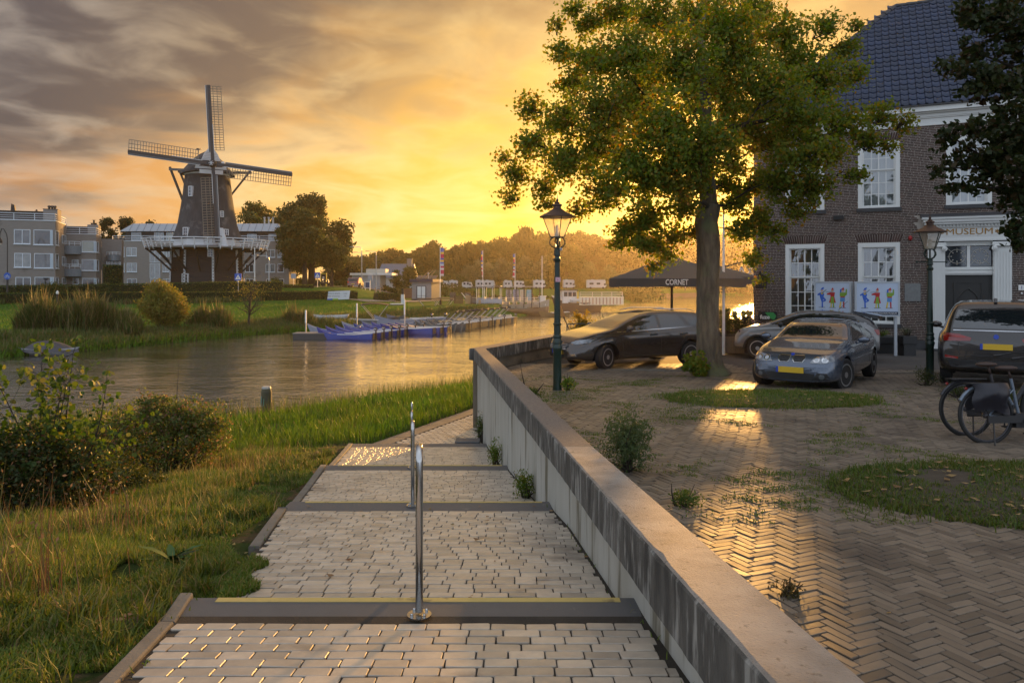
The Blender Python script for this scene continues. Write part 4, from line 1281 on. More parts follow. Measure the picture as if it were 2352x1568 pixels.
for z, w in zip(zs_, ws_):
 for k in range(n):
  th = 2 * PI * k / n
  ly = 1.3 if math.sin(th) < 0 else 1.15
  V.append((w * math.cos(th) * (1.0 - .12 * abs(math.sin(th))), max(w * ly * math.sin(th), -3.45 if z < mz(350) else -3.2), z + (0.25 * abs(math.sin(th)) if z < mz(390) else 0)))
F = [(i * n + k, i * n + (k + 1) % n, (i + 1) * n + (k + 1) % n, (i + 1) * n + k) for i in range(len(zs_) - 1) for k in range(n)]
F += [tuple(range(n - 1, -1, -1)), tuple(range((len(zs_) - 1) * n, len(zs_) * n))]
cap.add(V, F)
cap_o = cap.build('cap', thatch, mill, auto=60)
fr = MB(); fr.m = CAPM
yb = -3.52
fr.slab((0, yb, 0), (0, yb - .12, 0), [(-1.25, yb, mz(377)), (1.25, yb, mz(377)), (0.9, yb, mz(362)), (.35, yb, mz(351)), (-.35, yb, mz(351)), (-.9, yb, mz(362))])
fr.box(-1.6, yb - .15, mz(396), 1.6, yb - .02, mz(391))
fr.slab((0, yb, 0), (0, yb - .1, 0), [(-2.1, yb, mz(396)), (-1.6, yb, mz(396)), (-1.35, yb, mz(378)), (-1.75, yb, mz(377))])
fr.slab((0, yb, 0), (0, yb - .1, 0), [(2.1, yb, mz(396)), (1.75, yb, mz(377)), (1.35, yb, mz(378)), (1.6, yb, mz(396))])
fr.box(-1.5, yb - .2, mz(407), 1.6, yb - .05, mz(398))
fr.build('cap_front', mill_white, cap_o)
gr = MB(); gr.m = CAPM
for i in range(6):
 z = mz(375) + i * .22
 gr.box(-1.1 + i * .12, yb - .135, z, 1.1 - i * .12, yb - .121, z + .03)
gr.build('front_board_lines', mill_grey, cap_o)
m_ = MB(); m_.m = CAPM; m_.box(-.9, yb - .04, mz(391), .9, yb + .02, mz(378)); m_.build('breast_opening', mill_black, cap_o)
vane = MB().tube([(-1.6, .5, mz(362)), (-1.6, .5, mz(339))], .05, 5).tube([(-2.1, .5, mz(342)), (-1.1, .5, mz(342))], .035, 5)
vane.slab((0, .48, 0), (0, .52, 0), [(-2.0, .48, mz(343)), (-1.75, .48, mz(339)), (-1.35, .48, mz(341)), (-1.2, .48, mz(337)), (-1.25, .48, mz(343))])
vane.build('weather_vane', mill_black, cap_o)
tp = [((-6.0, 2.0, mz(390)), (-6.5, 6.0, mz(383)), 0),]
for p, q, w in [((390, 384), (425, 473), .26), ((412, 392), (432, 440), .22), ((575, 393), (531, 448), .26)]:
 P = A(*p, MD + 3) - Vector((MX, MD, MG)); Q = A(*q, MD + 1.6) - Vector((MX, MD, MG))
 MB().bar(P, Q, w).build('tail_pole', M('pole_brown', (0.04, 0.035, 0.03), .6), mill)
for p, q in (((390, 389), (437, 391)), ((410, 395), (440, 397)), ((523, 397), (576, 397))):
 MB().bar(A(*p, MD + 3) - Vector((MX, MD, MG)), A(*q, MD + .8) - Vector((MX, MD, MG)), .34 if p[0] != 410 else .24).build('cap_beam', M('beam_grey', (0.10, 0.10, 0.10), .6), cap_o)
HUB = CAPM @ Vector((0, -5.4, mz(388)))
MB().ball(HUB, (.55, .5, .55), 12, 8).build('hub', mill_black, mill, True)
stx = MB()
for k in range(6):
 th = k * PI / 3
 stx.cbox(HUB + Vector((.18 * math.cos(th), -.52, .18 * math.sin(th))), (.34, .04, .07), 0, 0, -th)
stx.build('hub_star', mill_white, mill)
MB().tube([HUB, CAPM @ Vector((0, -2.5, mz(382)))], .3, 8).build('windshaft', mill_black, mill)
def sail(ang, length, back, tilt=0.0):
 """ang: direction of the whip measured from straight up, clockwise as seen"""
 e = bpy.data.objects.new('sail', None)
 s = MB()
 s.bar((0, 0, 0.0), (0, 0, length), 0.42, 0.34, (0, 1, 0))
 so = s.build('sail', M('sail_stock', (0.028, 0.03, 0.034), .5), mill)
 t = MB()
 t.box(-.34, -.16, 1.6, -.20, .06, length - .05); t.box(-.42, -.05, 1.6, -.34, .1, length - .05)
 t.build('leading_board', mill_grey, so)
 MB().box(-.47, -.12, 1.6, -.43, .02, length - .05).box(.2, -.19, 1.4, .26, -.15, length * .5).build('white_edge', mill_white, so)
 lw = 1.62
 n = 25
 for i in range(n + 1):
  z = 1.9 + (length - 2.0) * i / n
  MB().bar((0.15, .05, z), (lw, .22, z + .05), .075, .05, (0, 1, 0)).build('lattice_bar', M('lattice_wood', (0.20, 0.17, 0.13), .6), so)
 for j in range(1, 4):
  x = lw * j / 3
  MB().bar((x, .08 + .05 * j, 1.9), (x, .08 + .05 * j, length - .02), .07, .05, (0, 1, 0)).build('hem_lath', M('lattice_wood'), so)
 so.location = HUB + Vector((0, -.1 if ang % 180 < 45 else .12, 0))
 so.rotation_euler = (CAPM.to_3x3() @ Matrix.Rotation(R(ang), 3, 'Y')).to_euler()
 return so
sail(-3, 10.8, 0); sail(177.3, 11.0, 0); sail(94.2, 10.8, 0); sail(-85.5 , 10.5, 0)
GZ_ = mz(573)
GR = 8.2
dk_ = MB(); dk_.lathe([(4.5, GZ_), (GR, GZ_ + .0), (GR, GZ_ + .18), (4.4, GZ_ + .18)], 16, rot0=R(11))
dk_.build('gallery_deck', M('gallery_deck_grey', (0.22, 0.22, 0.21), .7, var=.4), mill)
for k in range(16):
 a0, a1 = R(11) + k * PI / 8, R(11) + (k + 1) * PI / 8
 P = lambda a, r, z: Vector((r * math.cos(a), r * math.sin(a), z))
 rl = MB()
 for h, w in ((1.12, .12), (.72, .07), (.36, .07)):
  rl.bar(P(a0, GR + .35 * h, GZ_ + .18 + h), P(a1, GR + .35 * h, GZ_ + .18 + h), w)
 rl.build('gallery_railing', mill_white, mill)
 for f in (0, .5):
  a = a0 + (a1 - a0) * f
  cr = 1 if f == 0 else math.cos(PI / 16)
  MB().bar(P(a, (GR - .1) * cr, GZ_ - .25), P(a, (GR + .42) * cr, GZ_ + 1.32), .13).build('gallery_post', mill_white, mill)
 MB().bar(P(a0, 4.85, GZ_ - 3.1), P(a0, GR - .25, GZ_ - .1), .2).build('gallery_strut', mill_black, mill)
 MB().bar(P(a0, 4.5, GZ_ - .12), P(a0, GR, GZ_ - .12), .2).build('gallery_joist', mill_black, mill)
def millwin(px, py0, py1, w, mat, r_at, frame=.1, ang=None):
 x = (px - 477) * S_
 y = -math.sqrt(max(r_at ** 2 - x * x, .5)) - .02
 z0, z1 = mz(py1), mz(py0)
 m = MB()
 t = math.atan2(x, -y)
 m.m = Matrix.Translation((x, y, 0)) @ Matrix.Rotation(t, 4, 'Z')
 m.box(-w / 2, -.06, z0, -w / 2 + frame, .5, z1).box(w / 2 - frame, -.06, z0, w / 2, .5, z1).box(-w / 2 + frame, -.06, z1 - frame, w / 2 - frame, .5, z1).box(-w / 2 + frame, -.06, z0, w / 2 - frame, .5, z0 + frame)
 m.box(-.03, -.04, z0 + frame, .03, .1, z1 - frame)
 for q in (.33, .66): m.box(-w / 2 + frame, -.04, z0 + (z1 - z0) * q - .02, w / 2 - frame, .1, z0 + (z1 - z0) * q + .02)
 wo = m.build('window', mill_white, mill)
 g = MB(); g.m = Matrix.Translation((x, y, 0)) @ Matrix.Rotation(t, 4, 'Z'); g.box(-w / 2 + frame, 0, z0 + frame, w / 2 - frame, .05, z1 - frame)
 g.build('pane', mat, wo)
wg = M('bluish_pane', (0.05, 0.07, 0.11), .08, spec=1)
millwin(460, 434, 457, .65, wg, 3.45); millwin(456, 527, 548, .8, wg, 4.5); millwin(512, 574, 592, .75, wg, 4.95); millwin(430, 576, 592, .7, wg, 4.9)
millwin(458, 629, 652, 1.0, M('dark_board_panel', (0.03, 0.025, 0.022), .6), 4.85, .13); millwin(535, 529, 548, .7, wg, 4.4, .1); millwin(525, 488, 502, .5, wg, 3.85, .09)
bl_ = MB().slab((0, 0, 0), (0, .3, 0), [(3.0, -3.7, mz(571)), (4.2, -3.2, mz(571)), (3.3, -3.0, mz(527)), (2.9, -3.2, mz(527))])
bl_.build('bay_door', mill_white, mill)
MB().slab((0, 0, 0), (0, .04, 0), [(1.15, -3.42, mz(478)), (1.5, -3.42, mz(470)), (2.0, -3.3, mz(471)), (2.15, -3.3, mz(480)), (1.7, -3.4, mz(483))]).build('thatch_emblem', mill_black, mill)
MB().tube([(-3.1, 3, mz(400)), (-3.2, 2.8, mz(560))], .03, 4).build('rope', M('rope', (0.3, 0.2, 0.12), .8), mill)
# ---------------------------------------------------------------- apartment buildings
apt_brick = M('grey_brown_brick', (0.245, 0.225, 0.21), 0.85, var=0.4, vscale=1.5, col2=(0.165, 0.145, 0.13), bump=0.35, bscale=14, stretch=(1, 1, 4), dirt=(0.13, 0.115, 0.10), dscale=.4, dcut=.6)
apt_white = M('white_window_frame', (0.62, 0.68, 0.74), 0.4)
apt_panel = M('grey_blue_panel', (0.19, 0.225, 0.26), 0.5, var=.2)
apt_dark = M('dark_roof_storey', (0.05, 0.042, 0.038), .7, var=.4, bump=.3, bscale=8, stretch=(.3, .3, 5))
zinc = M('zinc_roof', (0.36, 0.39, 0.42), .42, metal=.35, var=.3, vscale=1.5, col2=(.28, .30, .33))
pane_v = [M('pane_%d' % i, c, .06, spec=1, var=.7, vscale=1.3, col2=c2) for i, (c, c2) in enumerate([((0.05, 0.055, 0.065), (0.16, 0.17, 0.18)), ((0.12, 0.14, 0.15), (0.30, 0.31, 0.31)), ((0.03, 0.035, 0.045), (0.09, 0.08, 0.07)), ((0.20, 0.22, 0.18), (0.30, 0.32, 0.28))])]
def add_win(parent, x0, x1, z0, z1, y=0.0, split=1, mat=None, sill=True, fr=.07, m=None):
 w = MB(); w.m = m
 w.box(x0, y - .05, z0, x0 + fr, y + .1, z1).box(x1 - fr, y - .05, z0, x1, y + .1, z1).box(x0 + fr, y - .05, z1 - fr, x1 - fr, y + .1, z1).box(x0 + fr, y - .05, z0, x1 - fr, y + .1, z0 + fr)
 for i in range(1, split):
  x = x0 + (x1 - x0) * i / split
  w.box(x - .035, y - .045, z0 + fr, x + .035, y + .08, z1 - fr)
 if sill: w.box(x0 - .06, y - .12, z0 - .09, x1 + .06, y + .02, z0 - .004)
 wo = w.build('window', apt_white, parent)
 for i in range(split):
  a, b = x0 + (x1 - x0) * i / split, x0 + (x1 - x0) * (i + 1) / split
  g = MB(); g.m = m; g.box(a + .03, y - .012 + .004 * (i % 2), z0 + fr * .5, b - .03, y + .03, z1 - fr * .5)
  g.build('pane', mat or pane_v[rnd.randrange(4)], wo)
 return wo
def block(name, label, loc, rz):
 return thing(name, label, 'building', loc, rz)
def railing(parent, pts, h=.95, n=None, name='railing', gap=2.4):
 m = MB()
 for p, q in zip(pts[:-1], pts[1:]):
  p, q = Vector(p), Vector(q)
  for hh, w in ((h, .07), (h * .62, .045), (h * .3, .045)):
   m.bar(p + Vector((0, 0, hh)), q + Vector((0, 0, hh)), w)
  k = max(1, round((q - p).length / gap))
  for i in range(k + 1):
   c = p.lerp(q, i / k); m.bar(c, c + Vector((0, 0, h)), .06)
 return m.build(name, apt_white, parent)
D1 = 90.0; s1_ = D1 / FPX
def l1(px): return (px - 127) * s1_ / 1.158
def z1f(py): return (650 - py) * s1_ + (CZ - (CZ - .75)) 
b1 = block('apartment_block', 'grey brick apartment block with roof terrace at the left edge of the far bank', (X_(127, D1), D1, CZ - .75), R(21.8))
def w1f(zpx): # zoom px (300x240 region at 0,480) -> display px, y
 return zpx * 300 / 1960 * .9408
def zx(u): return (w1f(u))
def zy(v): return (480 + v * 240 / 1568) * .9408
def zz1(v): return (650 - zy(v)) * s1_ + .75
xw = l1(-60)
wall = MB().box(xw, 0, 0, 0, 7.2, zz1(392)).build('wall', apt_brick, b1)
MB().box(xw - .05, -.06, zz1(392), .06, 7.25, zz1(378)).build('parapet', apt_white, b1)
MB().box(xw, 1.6, zz1(378) + .002, l1(zx(655)), 6.5, zz1(240)).build('roof_storey', apt_dark, b1)
MB().box(xw, 1.4, zz1(240), l1(zx(720)), 6.7, zz1(228)).build('roof_edge', apt_dark, b1)
ch = MB().box(l1(zx(655)), 1.2, zz1(378) + .002, l1(zx(885)), 3.6, zz1(195)).build('stair_house', apt_brick, b1)
MB().box(l1(zx(650)), 1.15, zz1(195), l1(zx(890)), 3.65, zz1(185)).build('stair_cap', apt_dark, b1)
for u in (722, 770, 815):
 MB().lathe([(.13, zz1(186)), (.13, zz1(150)), (.2, zz1(148)), (.2, zz1(125)), (.12, zz1(118))], 8, (l1(zx(u)), 2.4, 0)).build('chimney_pot', apt_dark, b1)
MB().slab((0, 3, 0), (0, 3.5, 0), [(l1(zx(80)), 3, zz1(240)), (l1(zx(158)), 3, zz1(240)), (l1(zx(140)), 3, zz1(120)), (l1(zx(92)), 3, zz1(98))]).build('chimney', apt_dark, b1)
MB().box(l1(zx(465)), 3, zz1(240), l1(zx(525)), 3.6, zz1(205)).lathe([(.1, zz1(205)), (.1, zz1(180))], 6, (l1(zx(492)), 3.2, 0)).build('chimney', apt_dark, b1)
zp = zz1(378) + .01
railing(b1, [(xw, .1, zp), (-.05, .1, zp), (-.05, 7.1, zp)], .75)
for (u0, u1, v0, v1, sp, mt) in [(235, 490, 537, 762, 2, 0), (540, 845, 535, 770, 1, 2), (240, 497, 908, 1130, 2, 1), (548, 850, 908, 1140, 1, 0), (258, 497, 1285, 1470, 2, 2), (555, 860, 1283, 1470, 1, 2)]:
 w_ = add_win(b1, l1(zx(u0)), l1(zx(u1)), zz1(v1), zz1(v0), -.002, sp, pane_v[mt])
 if u0 > 500:
  MB().box(l1(zx(800)), -.075, zz1(v1) + .05, l1(zx(845)), -.03, zz1(v0) - .05).build('blind', M('pale_blue_panel', (0.42, 0.50, 0.58), .5), w_)
  add_win(b1, 0.15, 1.9, zz1(v1), zz1(v0), 0.0, 1, pane_v[mt], True, .07, Matrix.Rotation(R(90), 4, 'Z'))
for v0, v1 in ((570, 720), (935, 1090), (1290, 1470)):
 add_win(b1, 4.2, 6.8, zz1(v1), zz1(v0), 0.0, 2, pane_v[2], False, .08, Matrix.Rotation(R(90), 4, 'Z'))
def balcony(parent, x0, x1, y0, z0, z1, ztop, depth=2.0, rz=0):
 n = 8; m = MB(); pts = []
 for i in range(n + 1):
  u = i / n
  pts.append((x0 + (x1 - x0) * u, y0 - depth * (0.55 + .45 * math.sin(PI * u) ** .7)))
 out = pts; vs = []
 poly = [(x0, y0)] + pts + [(x1, y0)]
 m.prism(poly[::-1] if False else poly, z0, z1)
 bo = m.build('balcony', apt_panel, parent)
 r3 = [(p[0], p[1], z1) for p in pts]
 m = MB()
 for hh in (ztop - z1, (ztop - z1) * .5):
  for p, q in zip(r3[:-1], r3[1:]): m.bar((p[0], p[1], p[2] + hh), (q[0], q[1], q[2] + hh), .06)
 for p in r3[::2]: m.bar(p, (p[0], p[1], ztop), .05)
 m.build('balcony_railing', apt_white, bo)
b2 = block('apartment_wing', 'lower wing of grey brick flats with corner windows beside the left apartment block', (X_(zx(1535), 98), 98, CZ - .75), R(21.8))
s2_ = 98 / FPX
def l2(u): return (zx(u) - zx(1535)) * s2_ / 1.138
def zz2(v): return (650 - zy(v)) * s2_ + .75
MB().box(l2(1000), 0, 0, 0, 4.7, zz2(605)).build('wall', apt_brick, b2)
MB().box(l2(1000), -.05, zz2(605), .05, 4.75, zz2(595)).build('parapet', apt_white, b2)
MB().box(l2(1000), 2, zz2(595) + .002, l2(1360), 4.6, zz2(465)).build('roof_storey', apt_dark, b2)
MB().box(l2(1355), 2, zz2(595) + .002, l2(1530), 4.6, zz2(432)).build('stair_house', apt_brick, b2)
for u in (1410, 1445, 1478): MB().lathe([(.12, zz2(432)), (.12, zz2(400 if u != 1445 else 350)), (.3, zz2(398 if u != 1445 else 348))], 8, (l2(u), 3, 0)).build('chimney_pot', apt_dark, b2)
railing(b2, [(l2(1010), .1, zz2(595)), (-.05, .1, zz2(595)), (-.05, 4.6, zz2(595))], .8)
balcony(b2, l2(985), l2(1300), -.001, zz2(925), zz2(795), zz2(730), 1.5)
balcony(b2, l2(985), l2(1305), -.001, zz2(1275), zz2(1155), zz2(1085), 1.5)
MB().box(.01, 4.75, 0, l2(1880), 7, zz2(640)).build('end_wall', apt_brick, b2)
for (u0, u1, v0, v1, sp, mt) in [(1305, 1535, 712, 885, 1, 3), (1305, 1540, 1002, 1180, 1, 0), (1310, 1540, 1300, 1465, 1, 2), (1150, 1255, 1010, 1100, 1, 1), (1165, 1260, 1300, 1400, 1, 2)]:
 w_ = add_win(b2, l2(u0), l2(u1), zz2(v1), zz2(v0), -.002, sp, pane_v[mt])
 if u0 > 1300:
  MB().box(l2(1495), -.075, zz2(v1) + .05, l2(1535), -.03, zz2(v0) - .05).build('blind', M('pale_blue_panel'), w_)
  add_win(b2, .15, 2.0, zz2(v1), zz2(v0), 0, 1, pane_v[0], True, .07, Matrix.Rotation(R(90), 4, 'Z'))
balcony(b2, l2(1640), l2(1865), 4.7, zz2(1010), zz2(912), zz2(862), 1.8)
wo = MB()
for i in range(5):
 x = l2(1630) + (l2(1860) - l2(1630)) * i / 4
 wo.box(x - .06, 4.2, zz2(1190), x + .06, 4.3, zz2(1020))
wo.build('bay_posts', apt_white, b2); MB().box(l2(1630), 4.32, zz2(1190), l2(1860), 4.74, zz2(1020)).build('bay_glass', pane_v[0], b2)
railing(b2, [(l2(1630), 4.0, zz2(1195)), (l2(1865), 4.0, zz2(1195))], .7, gap=1.2)
D3 = 132.0; s3_ = D3 / FPX
b3 = block('apartment_house', 'long grey block of flats with a pale zinc roof storey behind the windmill', (X_(272, D3), D3, CZ - .75), 0)
def u3(u): return (230 + u * 230 / 1898) * .9408
def l3(u): return (u3(u) - 272) * s3_
def z3(v): return (650 - (530 + v * 190 / 1568) * .9408) * s3_ + .75
XR = (664 - 272) * s3_
MB().box(l3(345), 0, 0, XR, 4, z3(485)).build('wall', apt_brick, b3)
MB().box(l3(340), -.06, z3(485), XR + .06, 4.1, z3(475)).build('parapet', apt_white, b3)
MB().box(l3(530), 1.6, z3(475) + .002, XR - 1.2, 3.9, z3(283)).build('roof_storey', apt_dark, b3)
zr0, zr1 = z3(278), z3(112)
xa_, xb_ = l3(465), (650 - 272) * s3_
xa2, xb2 = l3(655), (629 - 272) * s3_
MB().add([(xa_, .8, zr0), (xb_, .8, zr0), (xb_, 5, zr0), (xa_, 5, zr0), (xa2, 2.2, zr1), (xb2, 2.2, zr1), (xb2, 4, zr1), (xa2, 4, zr1)], [(0, 3, 2, 1), (4, 5, 6, 7), (0, 1, 5, 4), (1, 2, 6, 5), (2, 3, 7, 6), (3, 0, 4, 7)]).build('roof', zinc, b3)
sm = MB()
for i in range(22):
 u = i / 21
 xt = xa2 + (xb2 - xa2) * u; xb__ = xa_ + (xb_ - xa_) * u if False else xt
 sm.bar((xt, .8 + .0, zr0 + .02), (xt, 2.2, zr1 + .02), .05)
o = sm.build('standing_seams', M('zinc_seam', (0.14, 0.15, 0.17), .5, metal=.3), b3); o['kind'] = 'stuff'
railing(b3, [(l3(365), .1, z3(475)), (XR - .1, .1, z3(475))], .85, gap=5)
for u in (945, 965, 985): MB().lathe([(.16, 0), (.16, 1.1), (.24, 1.15), (.24, 1.3)], 8, ((595 + (u - 945) * .5 - 272) * s3_, 3, zr1 - .05)).build('chimney_pot', M('pale_pot', (.5, .48, .45), .6), b3)
wl = [(395, 610, 603, 800, 1, 2), (655, 857, 612, 785, 2, 1), (470, 612, 925, 1105, 1, 1), (660, 862, 925, 1103, 2, 1), (665, 860, 1240, 1405, 2, 2), (1122, 1328, 625, 912, 2, 1), (1122, 1328, 932, 1225, 2, 1), (1130, 1328, 1240, 1440, 2, 0), (1380, 1575, 930, 1103, 3, 1), (1390, 1590, 1240, 1400, 3, 0), (1330, 1520, 625, 800, 3, 1)]
for (a, b, v0, v1, sp, mt) in wl: add_win(b3, l3(a), l3(b), z3(v1), z3(v0), -.002, sp, pane_v[mt], a < 1100 or a > 1330)
for (a, b, v0, v1, sp, mt) in [(660, 857, 295, 465, 1, 1), (1122, 1318, 295, 465, 2, 1), (1370, 1572, 293, 465, 1, 3)]: add_win(b3, l3(a), l3(b), z3(v1), z3(v0), 1.596, sp, pane_v[mt], False)
def l4(u): return ((360 + u * 320 / 1394) * .9408 - 272) * s3_
def z4(v): return (650 - (360 + v * 360 / 1568) * .9408) * s3_ + .75
for (a, b, v0, v1, sp, mt) in [(1040, 1130, 1240, 1325, 2, 2), (1258, 1357, 1240, 1325, 2, 1), (1385, 1450, 1238, 1325, 1, 2), (1265, 1357, 1085, 1168, 2, 1), (1385, 1450, 1083, 1168, 1, 1), (1265, 1357, 1398, 1480, 2, 2), (1045, 1130, 1398, 1480, 2, 2), (1385, 1452, 1398, 1480, 2, 2)]:
 add_win(b3, l4(a), l4(b), z4(v1), z4(v0), -.002, sp, pane_v[mt])
for (a, b) in ((1030, 1128), (1258, 1357)): add_win(b3, l4(a), l4(b), z4(1000), z4(915), 1.596, 2 if a < 1100 else 1, pane_v[1], False)
# ---------------------------------------------------------------- far houses and kiosk
def sgabled(name, label, px0, px1, D, py_ridge, py_eave, zg, roofmat, wallmat, depth=8):
 t = thing(name, label, 'house', (X_(px0, D), D, zg)); s = D / FPX; w = (px1 - px0) * s
 ze = (650 - py_eave) * s + CZ - zg; zr = (650 - py_ridge) * s + CZ - zg
 MB().box(.3, .3, 0, w - .3, depth, ze + .05).build('wall', wallmat, t)
 rf = MB().add([(0, 0, ze), (w, 0, ze), (w, depth + .3, ze), (0, depth + .3, ze), (.6, depth / 2, zr), (w - .6, depth / 2, zr)], [(0, 1, 5, 4), (2, 3, 4, 5), (1, 2, 5), (3, 0, 4), (3, 2, 1, 0)]).build('roof', roofmat, t)
 return t, s, w, ze, zr, rf
blue_roof = M('blue_grey_metal_roof', (0.13, 0.17, 0.23), .45, metal=.2, var=.2)
t, s, w, ze, zr, rf = sgabled('farmhouse', 'house with a blue grey metal roof, brick chimney and small white dormer beyond the road', 894 - 30, 952, 175, 605, 638, 3.2, blue_roof, M('light_wall', (.42, .42, .40), .7))
sm = MB()
for i in range(26): sm.bar((.8 + (w - 1.6) * i / 25, .02, ze + .04), (.8 + (w - 1.6) * i / 25, 3.98, zr + .04), .07)
o = sm.build('roof_seams', M('seam_dark', (.09, .12, .16), .5), rf); o['kind'] = 'stuff'
MB().box((952 - 894) * s + 1, 2.2, ze, (963 - 894) * s + 1.0, 3.6, zr + 1.0).box((951 - 894) * s + 1, 2.1, zr + 1.0, (964 - 894) * s + 1.0, 3.7, zr + 1.2).build('chimney', apt_brick, rf)
gx_ = (929 - 864) * s
MB().prism([(0, 0), (3.0, 0), (3.0, 2), (0, 2)], 0, 0.01)
dm = MB().add([(gx_, -.6, ze - 2.4), (gx_ + 2.2, -.6, ze - 2.4), (gx_ + 2.2, -.6, ze - .3), (gx_ + 1.1, -.6, ze + 1.5), (gx_, -.6, ze - .3), (gx_, 3, ze - 2.4), (gx_ + 2.2, 3, ze - 2.4), (gx_ + 2.2, 3, ze - .3), (gx_ + 1.1, 3, ze + 1.5), (gx_, 3, ze - .3)], [(0, 1, 2, 3, 4), (1, 6, 7, 2), (2, 7, 8, 3), (3, 8, 9, 4), (4, 9, 5, 0)])
dm.build('dormer', M('light_blue_wall', (.45, .52, .58), .6), t)
MB().bar((gx_ - .4, -.7, ze - .7), (gx_ + 1.1, -.7, ze + 1.7), .25).bar((gx_ + 2.6, -.7, ze - .7), (gx_ + 1.1, -.7, ze + 1.7), .25).build('gable_board', M('grey_board', (.2, .22, .24), .6), t)
MB().box(3.8, -.05, ze + .7, 5.0, .9, ze + 1.5).build('skylight', M('blue_pane', (.15, .3, .5), .1), rf)
t = thing('garage', 'low pale flat roofed garage left of the blue roofed house', 'garage', (X_(808, 150), 150, 3.1)); s = 150 / FPX
wg_ = (898 - 808) * s * .72
hh = lambda py: (650 - py) * s + CZ - 3.1
MB().box(0, 0, 0, wg_, 7, hh(632)).build('wall', M('garage_panel', (.36, .40, .42), .6, var=.3, bump=.4, bscale=5, stretch=(.2, .2, 5)), t)
MB().box(-.3, -.4, hh(632), wg_ + 2.5, 7.3, hh(627)).build('flat_roof', white_paint, t)
MB().box(-.6, .2, 0, -.02, 7, hh(632)).build('side_wall', M('brown_wall', (.13, .09, .07), .7), t)
MB().box(2.5, 2, hh(627), 6.5, 6, hh(617)).build('upper_box', M('pale_cream', (.5, .49, .42), .6), t)
KD = 119.0; KS = KD / FPX
t = thing('rental_kiosk', 'small grey boarded kiosk with white double doors and dark blue roof by the jetty', 'kiosk', (X_(945, KD), KD, CZ - 2.8), R(0)); 
def kz(py): return (650 - py) * KS + 2.8
kw = (993 - 945) * KS + .0; kd = 4.2
KR = R(-14); t.rotation_euler = (0, 0, KR)
board = M('grey_boarding', (.27, .27, .28), .7, var=.3)
MB().box(.1, .1, .25, kw - .05, kd, kz(648)).build('cabin', board, t)
for i in range(14):
 z = .3 + i * .2
 MB().box(.06, .06, z, kw - .02, .1, z + .17).build('board', board, t)
for i in range(14):
 y = .2 + i * .28
 MB().box(kw - .05, y, .3, kw + .0, y + .2, kz(649)).build('board', M('warm_boarding', (.45, .33, .20), .6, var=.3), t)
MB().box(-.25, -.25, kz(648), kw + .35, kd + .3, kz(641)).build('roof', M('navy_fascia', (.02, .025, .06), .5), t)
MB().box(0, 0, 0, kw, kd, .24).build('base', black_paint, t)
d = MB().box(.85, 0.0, .3, kw - .85, .06, 2.35).build('door_frame', M('dark_blue_frame', (.03, .04, .06), .5), t)
for i in (0, 1):
 x = .95 + i * (kw - 1.9) / 2
 p_ = MB().box(x + .06, -.02, .42, x + (kw - 1.9) / 2 - .04, 0.001, 2.25).build('door', M('white_door_glass', (.60, .66, .68), .25), t)
 MB().box(x + .06, -.035, .75, x + (kw - 1.9) / 2 - .04, -.021, .80).build('door_rail', M('dark_blue_frame'), p_)
sp = MB()
for i in range(4): sp.cbox((.6 + i * .9, 1.8, kz(640) + .25), (.75, 1.3, .05), 0, R(25))
sp.build('solar_panel', M('solar_dark', (.03, .03, .04), .3, spec=1), t)
sp = MB()
for k in range(6): sp.bar((kw * .1 + k * .35, 2.6, kz(640)), (kw * .55 + k * .25, 3.1, kz(622) + .3 * (k % 2)), .05)
sp.build('roof_poles', light_wood, t)
MB().tube([(kw * .75, 1, kz(640)), (kw * .75, 1, kz(629))], .05, 6).ball((kw * .75, 1, kz(628)), .16).build('roof_figure', galv, t)
t = thing('log_shed', 'small red brown log shed with a pale tarpaulin roof left of the kiosk', 'shed', (X_(925, 128), 128, hz(X_(925, 128), 128)))
MB().box(0, 0, 0, 2.0, 3, 1.6).build('log_pile', M('firewood', (.22, .11, .07), .8, var=.8, vscale=5, bump=.6), t)
MB().add([(-.4, -.4, 1.7), (2.3, -.4, 2.5), (2.3, 3.2, 2.6), (-.4, 3.2, 1.8)], [(0, 1, 2, 3)]).add([(-.4, -.4, 1.62), (2.3, -.4, 2.42), (2.3, 3.2, 2.52), (-.4, 3.2, 1.72)], [(3, 2, 1, 0)]).build('tarpaulin', M('tarpaulin', (.5, .5, .48), .6), t)
# ---------------------------------------------------------------- road, signs, lamps, flags on the far bank
road = M('road_grey', (.17, .155, .14), .85, var=.4)
rp = [(-31, 112), (-22, 113), (-12.5, 126), (-24, 150), (-46, 175), (-48, 170), (-28, 144), (-21, 126), (-26, 121), (-34, 120)]
def drape(name, poly, mat, dz=.05, kind='structure'):
 V = [(x, y, hz(x, y) + dz) for x, y in poly]
 tri = tessellate_polygon([[Vector(v) for v in V]])
 o = mesh_obj(name, V, [tuple(t_) for t_ in tri], mat); o['kind'] = kind
 return o
def strip(name, pts, w, mat, dz=.04, n=12):
 V = []; 
 P = [Vector(p) for p in pts]; Q = []
 for a, b in zip(P[:-1], P[1:]):
  for i in range(n): Q.append(a.lerp(b, i / n))
 Q.append(P[-1])
 for i, p in enumerate(Q):
  t_ = (Q[min(i + 1, len(Q) - 1)] - Q[max(i - 1, 0)]).normalized(); nn = Vector((-t_.y, t_.x)) * w / 2
  for s in (-1, 0, 1):
   x, y = p.x + nn.x * s, p.y + nn.y * s
   V.append((x, y, max(hz(x, y), 0.2) + dz))
 F = []
 for i in range(len(Q) - 1):
  F += [(3 * i, 3 * i + 1, 3 * i + 4, 3 * i + 3), (3 * i + 1, 3 * i + 2, 3 * i + 5, 3 * i + 4)]
 o = mesh_obj(name, V, F, mat); o['kind'] = 'structure'; return o
strip('road', [(-75, 95), (-45, 108), (-33, 116), (-28, 128), (-26, 160), (-30, 260)], 5.0, road, .10)
